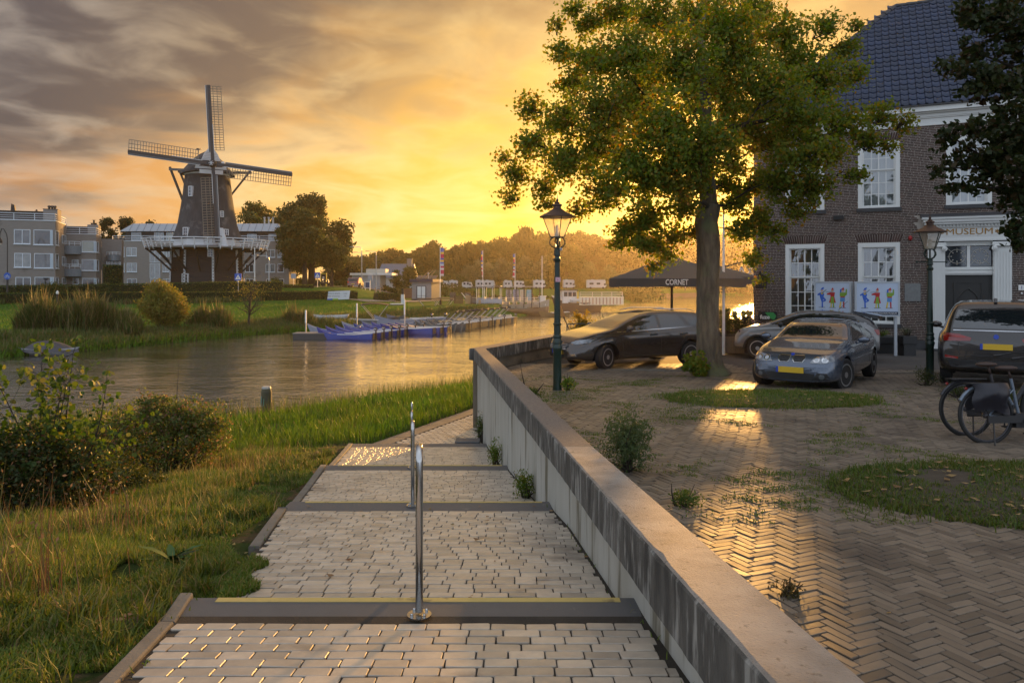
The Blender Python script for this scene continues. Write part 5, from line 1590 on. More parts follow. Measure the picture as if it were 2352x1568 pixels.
sandm = M('gravel_path', (.34, .28, .21), .9, var=.5, vscale=2, bump=.3)
strip('gravel_path', [(-20.5, 97), (-15.5, 108), (-13, 116), (-6, 119), (2, 122), (5, 126)], 3.6, sandm, .09)
strip('gravel_path', [(-6, 119), (-4, 112), (-1, 104), (2, 101)], 3.4, sandm, .13)
t = thing('bank_stairs', 'grey concrete stairs going down the grass bank to the kiosk path', 'stairs', (0, 0, 0))
nst = 11
pa, pb = Vector(A(870, 677, 108)), Vector(A(910, 697, 101))
t.location = pb
for i in range(nst):
 p = pa.lerp(pb, i / (nst - 1)) - pb
 MB().cbox((p.x, p.y, p.z), (1.3, .62, .16)).build('step', kerb_m, t)
def street_lamp(label, px, D, pyt, arms, zg=None, group='tall street lamps on the far bank', py0=None):
 x = X_(px, D); zg = hz(x, D) if zg is None else zg
 t = thing('street_lamp', label, 'street lamp', (x, D, zg), 0, group)
 h = (650 - pyt) * D / FPX + CZ - zg
 MB().tube([(0, 0, 0), (0, 0, 1.0), (0, 0, 1.02), (0, 0, h - .6)], [.13, .13, .09, .06], 8).build('pole', galv, t)
 for k, (dz, L_) in enumerate(arms):
  a = MB().tube([(0, 0, h - .7 - dz), (-.05, 0, h - .25 - dz), (-.3, 0, h - .03 - dz), (-L_, 0, h - dz)], .05, 6).build('arm', galv, t)
  MB().cbox((-L_ - .35, 0, h - dz + .02), (.8, .25, .10)).build('lamp_head', M('lamp_grey', (.25, .26, .27), .4), t)
 return t
street_lamp('tall twin-armed street lamp in front of the far garage', 831, 120, 567, ((0, 1.2), (.9, .7)))
street_lamp('tall single-armed street lamp left of the blue roofed house', 864, 128, 577, ((0, 1.1),))
street_lamp('tall pale street lamp in front of the right end of the flats behind the mill', 618, 100, 587, ((0, 1.6),), None)
t = thing('flag_pole', 'plain white pole beside the right foot of the windmill', 'pole', (X_(585, 103), 103, hz(X_(585, 103), 103)))
MB().tube([(0, 0, 0), (0, 0, 5.6)], [.09, .06], 8).build('pole', white_paint, t)
t = thing('street_lamp', 'dark curved street lamp with bell shade at the left edge', 'street lamp', (X_(17, 80), 80, hz(X_(17, 80), 80)))
s = 80 / FPX; zg = t.location.z
H = lambda py: (650 - py) * s + CZ - zg
MB().tube([(0, 0, 0), (0, 0, H(630))], .1, 8).tube([(0, 0, H(630)), (0, 0, H(548)), (-.12, 0, H(536)), (-.4, 0, H(526)), (-.6, 0, H(525)), (-.8, 0, H(535)), (-.85, 0, H(545))], .05, 6).build('pole', M('dark_pole', (.03, .03, .03), .5), t)
MB().lathe([(.28, H(558)), (.25, H(553)), (.1, H(546)), (.05, H(543))], 10, (-.85, 0, 0)).build('lamp_shade', black_paint, t); MB().ball((-.85, 0, H(560)), .2).build('globe', M('lamp_glass', (.6, .6, .58), .2), t)
t2 = thing('cycle_sign', 'round blue cycle path sign on the curved lamp post at the left edge', 'sign', (X_(17, 79.85), 79.85, CZ + (650 - 634) * s))
mm = MB(); mm.m = Matrix.Rotation(R(90), 4, 'X'); mm.lathe([(.38, 0), (.38, .03)], 20); mm.build('disc', M('sign_blue', (.01, .09, .45), .4), t2)
pk = MB(); pk.tube([(-.16 + .11 * math.cos(a), -.04, -.1 + .11 * math.sin(a)) for a in [k * PI / 5 for k in range(11)]], .012, 4).tube([(.16 + .11 * math.cos(a), -.04, -.1 + .11 * math.sin(a)) for a in [k * PI / 5 for k in range(11)]], .012, 4).bar((-.16, -.04, -.1), (0, -.04, .1), .02).bar((.16, -.04, -.1), (0, -.04, .1), .02).bar((-.08, -.04, .1), (.1, -.04, .12), .02)
pk.build('bicycle_symbol', white_paint, t2)
def square_sign(label, px, D, py, size=.6, zebra=True, rz=0, back=False, poly=None):
 x = X_(px, D); zg = hz(x, D)
 t = thing('crossing_sign', label, 'sign', (x, D, zg), rz)
 z = (650 - py) * D / FPX + CZ - zg
 MB().tube([(0, .05, 0), (0, .05, z)], .04, 6).build('post', galv, t)
 MB().bbox(-size / 2, -.02, z - size / 2, size / 2, .02, z + size / 2, .01).build('plate', M('sign_blue') if not back else M('sign_back', (.25, .30, .36), .5), t)
 if zebra:
  q = size / 2 * .8
  MB().add([(-q, -.026, z - q * .85), (q, -.026, z - q * .85), (0, -.026, z + q * .9)], [(0, 1, 2)]).build('white_triangle', white_paint, t)
  MB().bar((0, -.03, z + .08), (-.02, -.03, z - .06), .06, .006, (0, 1, 0)).bar((-.02, -.03, z - .05), (-.1, -.03, z - .17), .035, .006, (0, 1, 0)).bar((-.02, -.03, z - .05), (.07, -.03, z - .17), .035, .006, (0, 1, 0)).ball((0, -.03, z + .13), (.03, .006, .03), 6, 4).build('walker_symbol', black_paint, t)
 return t
square_sign('blue zebra crossing sign by the sunlit foot of the windmill', 547, 95, 636, .9)
square_sign('blue zebra crossing sign beside the far road under the big trees', 729, 112, 632, .85)
square_sign('grey back of a square road sign left of the big trees', 674, 104, 634, .7, False, 0, True)
square_sign('grey back of a small road sign near the far garage', 850, 122, 638, .8, False, 0, True)
t = thing('info_totem', 'black and yellow information board beside the far road', 'sign', (X_(743, 130), 130, hz(X_(743, 130), 130)))
MB().box(-.55, 0, 0, -.35, .15, 2.4).box(.35, 0, 0, .55, .15, 2.4).box(-.35, 0, 1.9, .35, .15, 2.4).build('yellow_frame', M('yellow_green', (.45, .45, .04), .5), t); MB().box(-.4, -.02, .9, .4, .1, 2.2).build('panel', black_paint, t); MB().box(-.16, -.03, 1.3, .16, -.021, 1.8).build('picture', off_white, t)
for i, (px, lab) in enumerate(((735, 'left'), (745, 'right'))):
 t = thing('motorcycle', 'dark parked scooter below the information board, %s of the two' % lab, 'scooter', (X_(px + (i * 3), 124), 124, hz(X_(px, 124), 124) + .2), 0)
 for x in (-.55, .55):
  m_ = MB(); m_.m = Matrix.Translation((x, 0, .28)) @ Matrix.Rotation(R(90), 4, 'X'); m_.lathe([(.28, -.05), (.28, .05)], 12); m_.build('wheel', rubber, t)
 MB().cbox((0, 0, .5), (1.0, .3, .3)).cbox((-.2, 0, .8), (.6, .28, .15)).bar((.55, 0, .3), (.4, 0, 1.1), .1).bar((.4, -.3, 1.1), (.4, .3, 1.1), .05).build('body', black_paint, t)
 MB().ball((.5, 0, .85), .09).build('headlight', white_paint, t)
t = thing('wooden_gate', 'tall wooden crossbeam gate at the top of the bank stairs', 'gate', (X_(868, 107), 107, hz(X_(868, 107), 107) - .1))
for x in (-.38, .38): MB().box(x - .06, 0, 0, x + .06, .12, 1.75).build('gate_post', light_wood, t)
MB().box(-.37, .02, 1.3, .37, .1, 1.42).build('rail', light_wood, t)
MB().bar((-.33, .02, .15), (.33, .02, 1.3), .09).build('brace', light_wood, t); MB().bar((.33, .08, .15), (-.33, .08, 1.3), .09).build('brace', light_wood, t)
t = thing('a_frame_sign', 'small white framed notice board beside the far lamp posts', 'sign', (X_(850 - 8 + 2, 118), 118, hz(X_(842, 118), 118)))
MB().box(-.45, 0, .3, .45, .08, 1.35).build('frame', white_paint, t); MB().box(-.33, -.02, .4, .33, 0.001, 1.25).build('panel', M('sign_blue2', (.02, .06, .16), .4), t); MB().box(-.4, 0, 0, -.3, .08, .3).box(.3, 0, 0, .4, .08, .3).build('feet', white_paint, t)
t = thing('rental_banner', 'white boat and canoe rental banner hanging on the hedge', 'banner', tuple(A(778, 678, 92.6)), R(8))
bw, bh = 49 / FPX * 92.6, 20 / FPX * 92.6
BMAT = Matrix(((1, 0, 0.14, 0), (0, 1, 0, 0), (0.04, 0, 1, 0), (0, 0, 0, 1)))
m_ = MB(); m_.m = BMAT; m_.box(-bw / 2, -.04, -bh / 2, bw / 2, 0, bh / 2); ban = m_.build('cloth', M('banner_cloth', (.58, .62, .66), .6), t)
m_ = MB(); m_.m = BMAT; m_.box(-bw / 2, -.05, -bh / 2, -bw / 4, -.041, -bh / 2 + .16); m_.build('blue_stripe', M('sign_blue'), ban)
m_ = MB(); m_.m = BMAT; m_.box(-bw / 4, -.05, -bh / 2, 0, -.041, -bh / 2 + .16); m_.build('green_stripe', M('lime_print', (.3, .5, .05), .5), ban)
for tx, x, z, sz in (('Bootvaarten, partyschip', -bw * .22, .20, .25), ('boten- en kanoverhuur', -bw * .22, -.14, .25), ('Tel. 0529', bw * .30, .15, .19), ('www.', bw * .30, -.14, .19)):
 text('lettering', tx, sz, M('ink', (.02, .03, .07), .5), ban, (x, -.046, z + .04), (R(90), 0, 0), .002, .62)
def banner_flag(label, px, D, pyt, pyb, pb, side, fh, shape):
 x = X_(px, D); zg = hz(x, D) if D > 95 else .5
 t = thing('banner_flag', label, 'flag', (x, D, zg), 0, 'tall banner flags by the jetty'); s = D / FPX
 h = (650 - pyt) * s + CZ - zg
 MB().tube([(0, 0, 0), (0, 0, h)], [.07, .045], 6).build('pole', white_paint, t)
 n = 14; W_ = 8.5 * s * side; H_ = fh * s
 cols_ = [(.12, .16, .42), (.12, .16, .42), (.75, .45, .05), (.50, .03, .08), (.50, .03, .08), (.10, .12, .35), (.75, .45, .05), (.16, .2, .5), (.6, .6, .65), (.50, .05, .10), (.62, .55, .55), (.5, .03, .08), (.5, .03, .08), (.6, .5, .5)]
 for i in range(n):
  u0, u1 = i / n, (i + 1) / n
  def pt(u, v):
   w = W_ * shape(u)
   return (w * v, .10 * math.sin(u * 9 + v * 2), h - .1 - H_ * u)
  c = cols_[i]
  mesh_obj('flag_cloth', [pt(u0, 0.02), pt(u0, .5), pt(u0, 1), pt(u1, 1), pt(u1, .5), pt(u1, .02)], [(0, 1, 4, 5), (1, 2, 3, 4)], M('flag_%d' % i, c, .7), t)
 return t
banner_flag('tall blue, orange and pink banner flag right beside the kiosk', 1011, 112, 568, 700, 0, 1, 64, lambda u: 1)
banner_flag('thin curled white and pink banner flag in the middle of the three', 1109, 125, 575, 690, 0, -1, 60, lambda u: .55 * (1 - .9 * abs(u - .35)))
banner_flag('folded red and white banner flag nearest the old street lantern', 1183, 125, 582, 690, 0, -1, 54, lambda u: .4 + .5 * abs(u - .4))
t = thing('mast', 'bare white mast standing behind the tour boat', 'mast', (X_(1245, 112), 112, .3)); MB().tube([(0, 0, 0), (0, 0, (650 - 588) * 112 / FPX + CZ - .3)], [.08, .05], 6).build('pole', white_paint, t)
for i, (px, lab) in enumerate(((1040, 'just right of the kiosk'), (1074, 'between kiosk and tour boat'))):
 t = thing('sandwich_board', 'black menu board standing on the gravel, ' + lab, 'sign', (X_(px, 112), 112, hz(X_(px, 112), 112) + .1), R(15))
 MB().cbox((0, -.2, .65), (.8, .05, 1.3), 0, R(10)).cbox((0, .2, .65), (.8, .05, 1.3), 0, R(-10)).build('board', M('chalk_board', (.05, .05, .05), .6, var=.5, vscale=6, col2=(.15, .15, .15)), t)
t = thing('poster_panel', 'row of blue and dark poster boards behind the tour boat', 'sign', (X_(1195, 118), 118, hz(X_(1195, 118), 118)))
for i, c in enumerate(((.06, .06, .09), (.05, .09, .25), (.4, .33, .22), (.08, .3, .42))):
 MB().box(-2.3 + i * 1.1, 0, .1, -1.35 + i * 1.1, .06, 1.9).build('poster', M('poster_%d' % i, c, .5, var=.8, vscale=3, col2=(.4, .42, .45)), t)
t = thing('jetty_pole', 'white info column with black cap beside the grey electric box', 'post', (X_(925, 98), 98, .9))
MB().box(-.22, -.1, 0, .22, .1, 1.9).build('column', M('pale_sign', (.55, .6, .62), .5), t); MB().lathe([(.14, 1.9), (.14, 2.5), (.17, 2.52), (.17, 2.65)], 10).build('cap', black_paint, t)
t = thing('electric_box', 'pale grey metal cabinet with flat lid on the jetty shore', 'cabinet', (X_(900, 92), 92, .9), R(20))
MB().bbox(0, 0, 0, 1.5, 1.1, .75, .03).build('cabinet', M('grey_green_steel', (.17, .19, .17), .5), t); MB().bbox(-.06, -.06, .755, 1.56, 1.16, .84, .02).build('lid', off_white, t)
for i in range(2): MB().tube([(.4 + i * .5, -.05, .1), (.4 + i * .5, -.2, .1), (.45 + i * .5, -.2, .45), (.4 + i * .5, -.05, .5)], .03, 6).build('loop', galv, t)
for i, (px, w, mt) in enumerate(((1055, 24, 0), (1075, 12, 1), (1090, 15, 0), (1103, 8, 1))):
 D = 100 - i * .5; s = D / FPX
 t = thing('deck_screen', ['black slatted screen at the tour boat berth, left one', 'narrow light wooden screen between the black ones', 'black slatted screen at the tour boat berth, right one', 'short light wooden screen against the tour boat bow'][i], 'screen', (X_(px, D), D, .5))
 n = max(2, int(w * s / .16)); hgt = [2.1, 2.15, 2.2, 1.6][i]
 for k in range(n):
  MB().box(-w * s / 2 + k * .16, 0, [0, 0, 0, .6][i], -w * s / 2 + k * .16 + .13, .08, hgt).build('plank', [M('black_plank', (.02, .018, .016), .7), light_wood][mt], t)
hedge_m = leafmat('hedge_leaf', (.020, .045, .008), (.045, .085, .012), (.12, .14, .02), .3)
hedge_core = M('hedge_core', (.012, .022, .006), .95)
def leaf_cards(pos, size, nrm=None, rs=nr, aspect=.6, up=0.0):
 """pos (n,3) -> quads; returns V,F"""
 n = len(pos)
 a = rs.normal(size=(n, 3)); a[:, 2] += up; a /= np.linalg.norm(a, axis=1)[:, None] + 1e-9
 b = rs.normal(size=(n, 3)); b -= (a * b).sum(1)[:, None] * a; b /= np.linalg.norm(b, axis=1)[:, None] + 1e-9
 sz = (size * rs.uniform(.6, 1.3, n))[:, None]
 A_ = a * sz * .5; B_ = b * sz * .5 * aspect
 V = np.stack([pos - A_, pos + B_ - A_ * .1, pos + A_, pos - B_ - A_ * .1], 1).reshape(-1, 3)
 F = np.arange(n * 4).reshape(n, 4)
 return V, F
def hedge(label, pts, h, w, zfun, dens=60, size=.13, name='hedge', group=None):
 p0 = Vector((pts[0][0], pts[0][1], zfun(*pts[0])))
 t = thing(name, label, 'hedge', p0, 0, group)
 cm = MB(); P = []
 for a, b in zip(pts[:-1], pts[1:]):
  a, b = Vector((*a, zfun(*a))), Vector((*b, zfun(*b)))
  d = b - a; L_ = d.length; nn = Vector((-d.y, d.x, 0)).normalized()
  cm.bar(a + Vector((0, 0, h / 2 - .05)), b + Vector((0, 0, h / 2 - .05)), w - .12, h - .1)
  n = int(L_ * (h * 2 + w) * dens)
  u = nr.uniform(0, 1, n); k = nr.uniform(0, h * 1 + w, n)
  front = k < h
  off = np.where(front, -w / 2, (k - h) - w / 2) + nr.normal(0, .03, n)
  hh = np.where(front, k, h) + nr.normal(0, .025, n)
  pos = np.array(a)[None] + np.array(d)[None] * u[:, None] + np.array(nn)[None] * off[:, None]
  pos[:, 2] += np.minimum(hh, h + .03)
  P.append(pos)
 o = cm.build('core', hedge_core, t, off=p0)
 V, F = leaf_cards(np.concatenate(P) - np.array(p0), size)
 np_mesh('foliage', V, F, hedge_m, t)
 return t
hf = lambda x, y: hz(x, y - 1.0)
hl = [(-60, 69.5)] + [(x, float(np.interp(x, HLx, HLy)) + .6) for x in (-52, -44, -36, -29, -22.5)] 
hedge('long trimmed hedge along the top of the far grass bank', hl + [(-21.2, float(np.interp(-21.2, HLx, HLy)) + .6)], 1.10, 1.3, hf, 70, .15)
hedge('short end of the trimmed hedge right of the wooden gate', [(-18.9, 102.6), (-15.9, 105.6)], 1.05, 1.2, hf, 90, .15)
hb = lambda x, y: CZ - .75 - .75
hedge('second darker hedge in front of the flats and the mill', [(-66, 80), (-52, 86), (-38, 94.5), (-31, 99)], 1.35, 1.6, lambda x, y: CZ - 1.75 + .6 * sstep(80, 99, y), 50, .17)
hedge('tall square clipped hedge beside the lower wing of flats', [(X_(237, 92), 92), (X_(282, 93), 93)], 3.2, 1.6, lambda x, y: CZ - 1.0, 60, .2)
hedge('low dark hedge at the windmill foot', [(X_(355, 98), 98), (X_(545, 99), 99)], 1.0, 1.6, lambda x, y: CZ - 1.2, 45, .17)
hedge('rounded low hedge under the big trees beside the far road', [(X_(650, 104), 104), (X_(716, 106), 106)], 1.5, 2.4, lambda x, y: CZ - 1.75, 45, .18)
camper_w = M('camper_white', (.44, .47, .50), .45, var=.3, vscale=1, col2=(.32, .35, .38)); camper_g = M('camper_glass', (.03, .035, .045), .1)
def camper(label, px, D, L_, H_, cab):
 x = X_(px, D); t = thing('camper_van', label, 'camper', (x, D, hz(x, D)), R(rnd.uniform(-12, 12)), 'camper vans parked on the far field')
 if cab:
  poly = [(-L_ / 2, .45), (L_ / 2 - .6, .45), (L_ / 2, 1.2), (L_ / 2 - .5, 1.7), (L_ / 2 - .3, H_ - .5), (L_ / 2 - .6, H_), (-L_ / 2 + .1, H_), (-L_ / 2, H_ - .2)]
 else:
  poly = [(-L_ / 2 + .2, .45), (L_ / 2 - .2, .45), (L_ / 2, 1.3), (L_ / 2 - .3, H_ - .2), (L_ / 2 - .6, H_), (-L_ / 2 + .6, H_), (-L_ / 2 + .1, H_ - .4), (-L_ / 2, 1.2)]
 MB().slab((0, -1.1, 0), (0, 1.1, 0), [(a, -1.1, b) for a, b in poly]).build('body', camper_w, t)
 for x0, x1 in ((-L_ * .35, -L_ * .15), (0, L_ * .18)): MB().box(x0, -1.14, 1.5, x1, -1.1, 2.1).build('window', camper_g, t)
 if cab: MB().slab((0, -1.13, 0), (0, -1.10, 0), [(L_ / 2 - 1.0, -1.13, 1.3), (L_ / 2 - .1, -1.13, 1.3), (L_ / 2 - .5, -1.13, 1.8), (L_ / 2 - 1.0, -1.13, 1.8)]).build('cab_window', camper_g, t)
 MB().cbox((-L_ * .2, 0, H_ + .08), (.8, .6, .16)).build('roof_box', camper_w, t)
 for xx in (-L_ * .3, L_ * .32):
  m_ = MB(); m_.m = Matrix.Translation((xx, -1.0, .36)) @ Matrix.Rotation(R(90), 4, 'X'); m_.lathe([(.36, -.12), (.36, .12)], 12); m_.build('wheel', rubber, t)
for lab, px, L_, H_, cab in (('small dark windowed caravan right beside the banner flag by the kiosk', 1085, 4.2, 2.5, 0), ('white camper with ribbed back behind the sandwich boards', 1110, 5, 2.7, 1), ('white van with raised pop-up roof in the field', 1141, 4.6, 2.1, 1),
  ('wide white camper left of the middle banner flag', 1168, 6, 2.8, 1), ('white camper right of the middle banner flag', 1190, 5.4, 2.7, 0), ('white caravan left of the third banner flag', 1238, 5, 2.7, 0),
  ('white caravan right of the third banner flag', 1262, 5.8, 2.5, 1), ('white camper left of the bare mast', 1322, 5.6, 2.8, 1), ('white camper with satellite mast above the wheelhouse of the barge', 1388, 5.6, 2.9, 1), ('large white camper with sloping cab left of the parasol', 1447, 8, 2.9, 1)):
 px, L_ = {1085: (1021, 3.0), 1110: (1043, 3.2), 1141: (1074, 3.4), 1168: (1104, 3.4), 1190: (1124, 3.6), 1238: (1166, 3.0), 1262: (1193, 3.6), 1322: (1239, 4.2), 1388: (1307, 4.0), 1447: (1370, 6.8)}[px]
 camper(lab, px, 245 + (px * 7) % 9, L_, H_ + .2, cab)
def small_car(name, label, cat, loc, rz, col, L_=4.1, H_=1.5):
 t = thing(name, label, cat, loc, rz)
 poly = [(-L_ / 2, .35), (L_ / 2, .35), (L_ / 2, .75), (L_ / 2 - .9, .95), (L_ / 2 - 1.6, H_ - .05), (L_ / 2 - 2.2, H_), (-L_ / 2 + .5, H_), (-L_ / 2 + .05, .95)]
 MB().slab((0, -.85, 0), (0, .85, 0), [(a, -.85, b) for a, b in poly]).build('body', col, t)
 MB().box(-L_ / 2 - .01, -.66, .98, -L_ / 2 + .3, .66, H_ - .1).build('rear_window', camper_g, t)
 for s in (-1, 1): MB().box(-L_ / 2 - .03, s * .74 - .1, .7, -L_ / 2, s * .74 + .1, .98).build('tail_light', M('tail_red', (.6, .05, .02), .3), t)
 MB().box(-L_ / 2 - .03, -.26, .5, -L_ / 2, .26, .62).build('plate', M('plate_yellow', (.62, .40, .02), .5), t)
 for x in (-1.25, 1.25):
  for y in (-.8, .8):
   m_ = MB(); m_.m = Matrix.Translation((x, y, .31)) @ Matrix.Rotation(R(90), 4, 'X'); m_.lathe([(.31, -.09), (.31, .09)], 12); m_.build('wheel', rubber, t)
small_car('far_car', 'small dark red car seen from behind on the far road', 'car', (X_(817, 117), 117, hz(X_(817, 117), 117) + .12), R(90), M('dark_red_paint', (.16, .03, .025), .3, coat=1))
for i, px in enumerate((1096, 1152, 1259)):
 x = X_(px * .9408 + 40, 126); t = thing('field_post', ['dark wooden post in the mown field right of the kiosk', 'dark wooden post in the field left of the poster boards', 'dark wooden post in the field behind the tour boat deck'][i], 'post', (x, 126, hz(x, 126)))
 MB().lathe([(.09, 0), (.09, 1.1), (.05, 1.15)], 8).build('post', dark_wood, t)
t = thing('bollard', 'small black and white bollard on top of the far hedge line', 'bollard', (X_(132, 74.5), 74.5, hz(X_(132, 74.5), 75) + .0))
MB().lathe([(.1, 0), (.1, 1.25)], 8).build('post', black_paint, t); MB().lathe([(.13, 1.2), (.13, 1.42), (.02, 1.52)], 8).build('cap', white_paint, t)
t = thing('quay_wall', 'low red brown stone quay on the far bend of the river', 'quay', (X_(1500, 215), 215, 0))
q = [(X_(1500, 205), 205), (X_(1560, 225), 225), (X_(1612, 238), 238)]
m_ = MB()
for a, b in zip(q[:-1], q[1:]): m_.bar((a[0] - t.location.x, a[1] - 215, .55), (b[0] - t.location.x, b[1] - 215, .6), .8, 1.3)
m_.build('wall', M('quay_stone', (.20, .12, .08), .8, var=.4), t)
# ---------------------------------------------------------------- boats
def hull(L_, B_, H_, bow=.5, stern=.25, flare=.75, n=16, pointed=False, rake=.5, transom=.8, t=.05):
 """open boat, bow at +x; returns mesh data with an inner skin"""
 def sec(u):
  if pointed: w = math.sin(PI * min(max(u, .02), .98)) ** .6
  else: w = (transom + (1 - transom) * min(1, u / .35)) if u < .35 else (1 - ((u - .35) / .65) ** 2.2)
  w = max(w, .03) * B_ / 2
  top = H_ + bow * max(0, (u - .55) / .45) ** 2 + stern * max(0, (.35 - u) / .35) ** 2
  x = -L_ / 2 + L_ * u
  return x, w, top
 V = []; F = []; m = 0
 for i in range(n + 1):
  u = i / n; x, w, top = sec(u)
  rk = rake * max(0, (u - .7) / .3) * (1) - (rake if pointed else .15) * max(0, (.2 - u) / .2)
  row = [(x - rk * 1.0, 0, -.05), (x - rk * .75, -w * .62, 0), (x - rk * .4, -w * .9, top * .45), (x, -w, top)]
  inn = [(x, -w + t if w > t else -w * .4, top), (x - rk * .4, -max(w * .85 - t, .01), top * .45 + .03), (x - rk * .75, -max(w * .5, .01), .10), (x - rk, 0, .08)]
  half = row + inn
  V += half; V += [(a, -b, c) for a, b, c in half]
 k = 8
 for i in range(n):
  for s in (0, 1):
   b0 = i * 16 + s * 8; b1 = b0 + 16
   for j in range(7):
    q = (b0 + j, b0 + j + 1, b1 + j + 1, b1 + j)
    F.append(q if s else q[::-1])
 for i in (0, n):     # ends
  b = i * 16
  F.append((b, b + 1, b + 2, b + 3, b + 11, b + 10, b + 9)); F.append((b + 7, b + 6, b + 5, b + 4, b + 12, b + 13, b + 14))
  F.append((b + 3, b + 4, b + 12, b + 11))
 return V, F
bl_paint = M('blue_boat_paint', (.012, .05, .33), .3, coat=.5, var=.2)
bl_pale = M('pale_canoe', (.25, .29, .38), .35, coat=.4, var=.3)
gr_paint = M('grey_green_boat', (.10, .13, .14), .4, var=.3, coat=.3)
cream = M('boat_cream', (.55, .50, .40), .5, var=.3)
inside = M('boat_inside', (.20, .22, .24), .6, var=.4)
canvas = M('dark_canvas', (.03, .032, .038), .8, var=.3)
trim_w = M('boat_white_trim', (.65, .65, .62), .4)
gold_w = M('sun_gold_brown', (.16, .11, .05), .4, var=.4)  # golden sunlight put into the transom colour; also a brown dinghy's hull
BD = Vector((-.66, -.75, 0)).normalized()          # bows point to the near left shore
BR = math.atan2(BD.y, BD.x)
def boat(name, label, pos, rz, L_, B_, H_, mat, group, motor=True, canopy=0, pointed=False, bow=.45, deck=False, bimini=False, transom=.8, stern=.1, tilt=0):
 t = thing(name, label, 'boat', pos, rz, group)
 V, F = hull(L_, B_, H_, bow, stern, n=14, pointed=pointed, transom=transom)
 mesh_obj('hull', V, F, mat, t, True).data.set_sharp_from_angle(angle=R(40))
 nb = 2 if L_ < 5.5 else 3
 for i in range(nb):
  x = -L_ * .25 + i * L_ * .26; w = B_ * .86
  MB().box(x - .13, -w / 2, H_ * .62, x + .13, w / 2, H_ * .68).build('bench', inside, t)
 if not pointed:
  for s in (-1, 1):
   MB().tube([(-L_ / 2, s * B_ * .46 * transom, H_ + stern + .02), (-L_ * .2, s * B_ * .49, H_ + .02), (L_ * .08, s * B_ * .49, H_ + .02)], .03, 5).build('rail_strip', trim_w, t)
  MB().box(-L_ / 2 - .02, -B_ * .38 * transom, H_ * .25, -L_ / 2 - .005, B_ * .38 * transom, H_ + stern).build('transom', gold_w, t)
 if motor:
  m = MB(); m.ball((-L_ / 2 - .05, 0, H_ + .42), (.17, .14, .15), 10, 6); m.bar((-L_ / 2 - .08, 0, H_ + .35), (-L_ / 2 - .1, 0, -.1), .09)
  mo = m.build('outboard_motor', M('motor_black', (.02, .02, .022), .35, coat=.4), t); MB().box(-L_ / 2 - .14, -.145, H_ + .38, -L_ / 2 + .05, .145, H_ + .43).build('motor_stripe', trim_w, mo)
 if deck:
  MB().add([(L_ * .12, -B_ * .46, H_ + .06), (L_ * .12, B_ * .46, H_ + .06), (L_ * .44, 0, H_ + bow * .8)], [(0, 2, 1)]).build('fore_deck', mat, t)
 if canopy:      # folded sun roof leaning back on two hoops
  for x0 in (-L_ * .1, L_ * .02):
   for s in (-1, 1): MB().tube([(x0, s * B_ * .46, H_), (x0 - L_ * .22, s * B_ * .44, H_ + 1.05)], .022, 5).build('canopy_strut', galv, t)
  MB().tube([(-L_ * .33, -B_ * .5, H_ + 1.1), (-L_ * .30, 0, H_ + 1.22), (-L_ * .33, B_ * .5, H_ + 1.1)], .09, 6).build('folded_canopy', canvas, t)
 if bimini:
  n = 6; V = []
  for i in range(n + 1):
   u = i / n; z = H_ + 1.45 + .14 * math.sin(PI * u)
   V += [(-L_ * .3 + L_ * .5 * u, -B_ * .52, z), (-L_ * .3 + L_ * .5 * u, 0, z + .08), (-L_ * .3 + L_ * .5 * u, B_ * .52, z)]
  V += [(a, b, c - .06) for a, b, c in V]; F = []
  for i in range(n):
   for j in (0, 1):
    q = (3 * i + j, 3 * i + j + 1, 3 * i + j + 4, 3 * i + j + 3); F += [q, tuple(a + 3 * (n + 1) for a in q[::-1])]
  mesh_obj('canopy', V, F, canvas, t, True)
  for x0, x1 in ((-L_ * .05, -L_ * .28), (-L_ * .02, L_ * .18)):
   for s in (-1, 1): MB().tube([(x0, s * B_ * .47, H_), (x1, s * B_ * .5, H_ + 1.45)], .025, 5).build('canopy_strut', galv, t)
 return t
def at_water(px, py): 
 d = CZ * FPX / (py - 650); return Vector((X_(px, d), d, 0))
fr_dir = Vector((.53, .85, 0))
adj = ['nearest blue rental boat, its long side towards the open water', 'second blue rental boat in the row, half hidden behind the nearest', 'third blue rental boat in the row', 'fourth blue rental boat in the row', 'fifth blue rental boat in the row', 'blue rental boat with high bow behind the short grey pontoon mast', 'last blue rental boat before the grey ones']
for i in range(7):
 c = at_water(788 + 20 * i, 781 - 2.7 * i)
 t = boat('rental_boat', adj[i], c + Vector((0, .8, -.08)), R(169 + rnd.uniform(-3, 3)), 4.7, 1.5, .48, bl_paint, 'blue rental boats moored side by side', True, 0, False, .55, transom=.75)
lab2 = ['pale grey blue canoe with upturned ends behind the floating pontoon', 'pale canoe with upturned ends behind the blue boats, left', 'pale canoe with upturned ends behind the blue boats, right']
for i, (px, py) in enumerate(((768, 768), (852, 760), (895, 757))):
 boat('canoe', lab2[i], at_water(px, py), R(178 + 10 * i), 5.2 if i else 4.6, .95, .36, bl_pale, 'pale canoes', False, 0, True, .55, stern=.55)
boat('sloop', 'grey sloop with raised black sun canopy behind the blue boats', at_water(868, 752), R(8), 5.4, 2.0, .75, gr_paint, 'grey sloops', False, 0, False, .5, True, True)
boat('sloop', 'pale blue sloop with white curved rail right of the black canopy', at_water(925, 752), R(200), 5.6, 2.0, .8, bl_pale, 'grey sloops', True, 0, False, .5, True)
boat('sloop', 'wide pale sloop with a helm seat in the middle of the marina', at_water(955, 750), R(195), 5.8, 2.1, .8, bl_pale, 'grey sloops', True, 0, False, .5, True)
boat('sloop', 'grey sloop with an open black canopy nearest the grass bank', at_water(990, 730), R(10), 5.6, 2.0, .8, gr_paint, 'grey sloops', False, 0, False, .5, True, True)
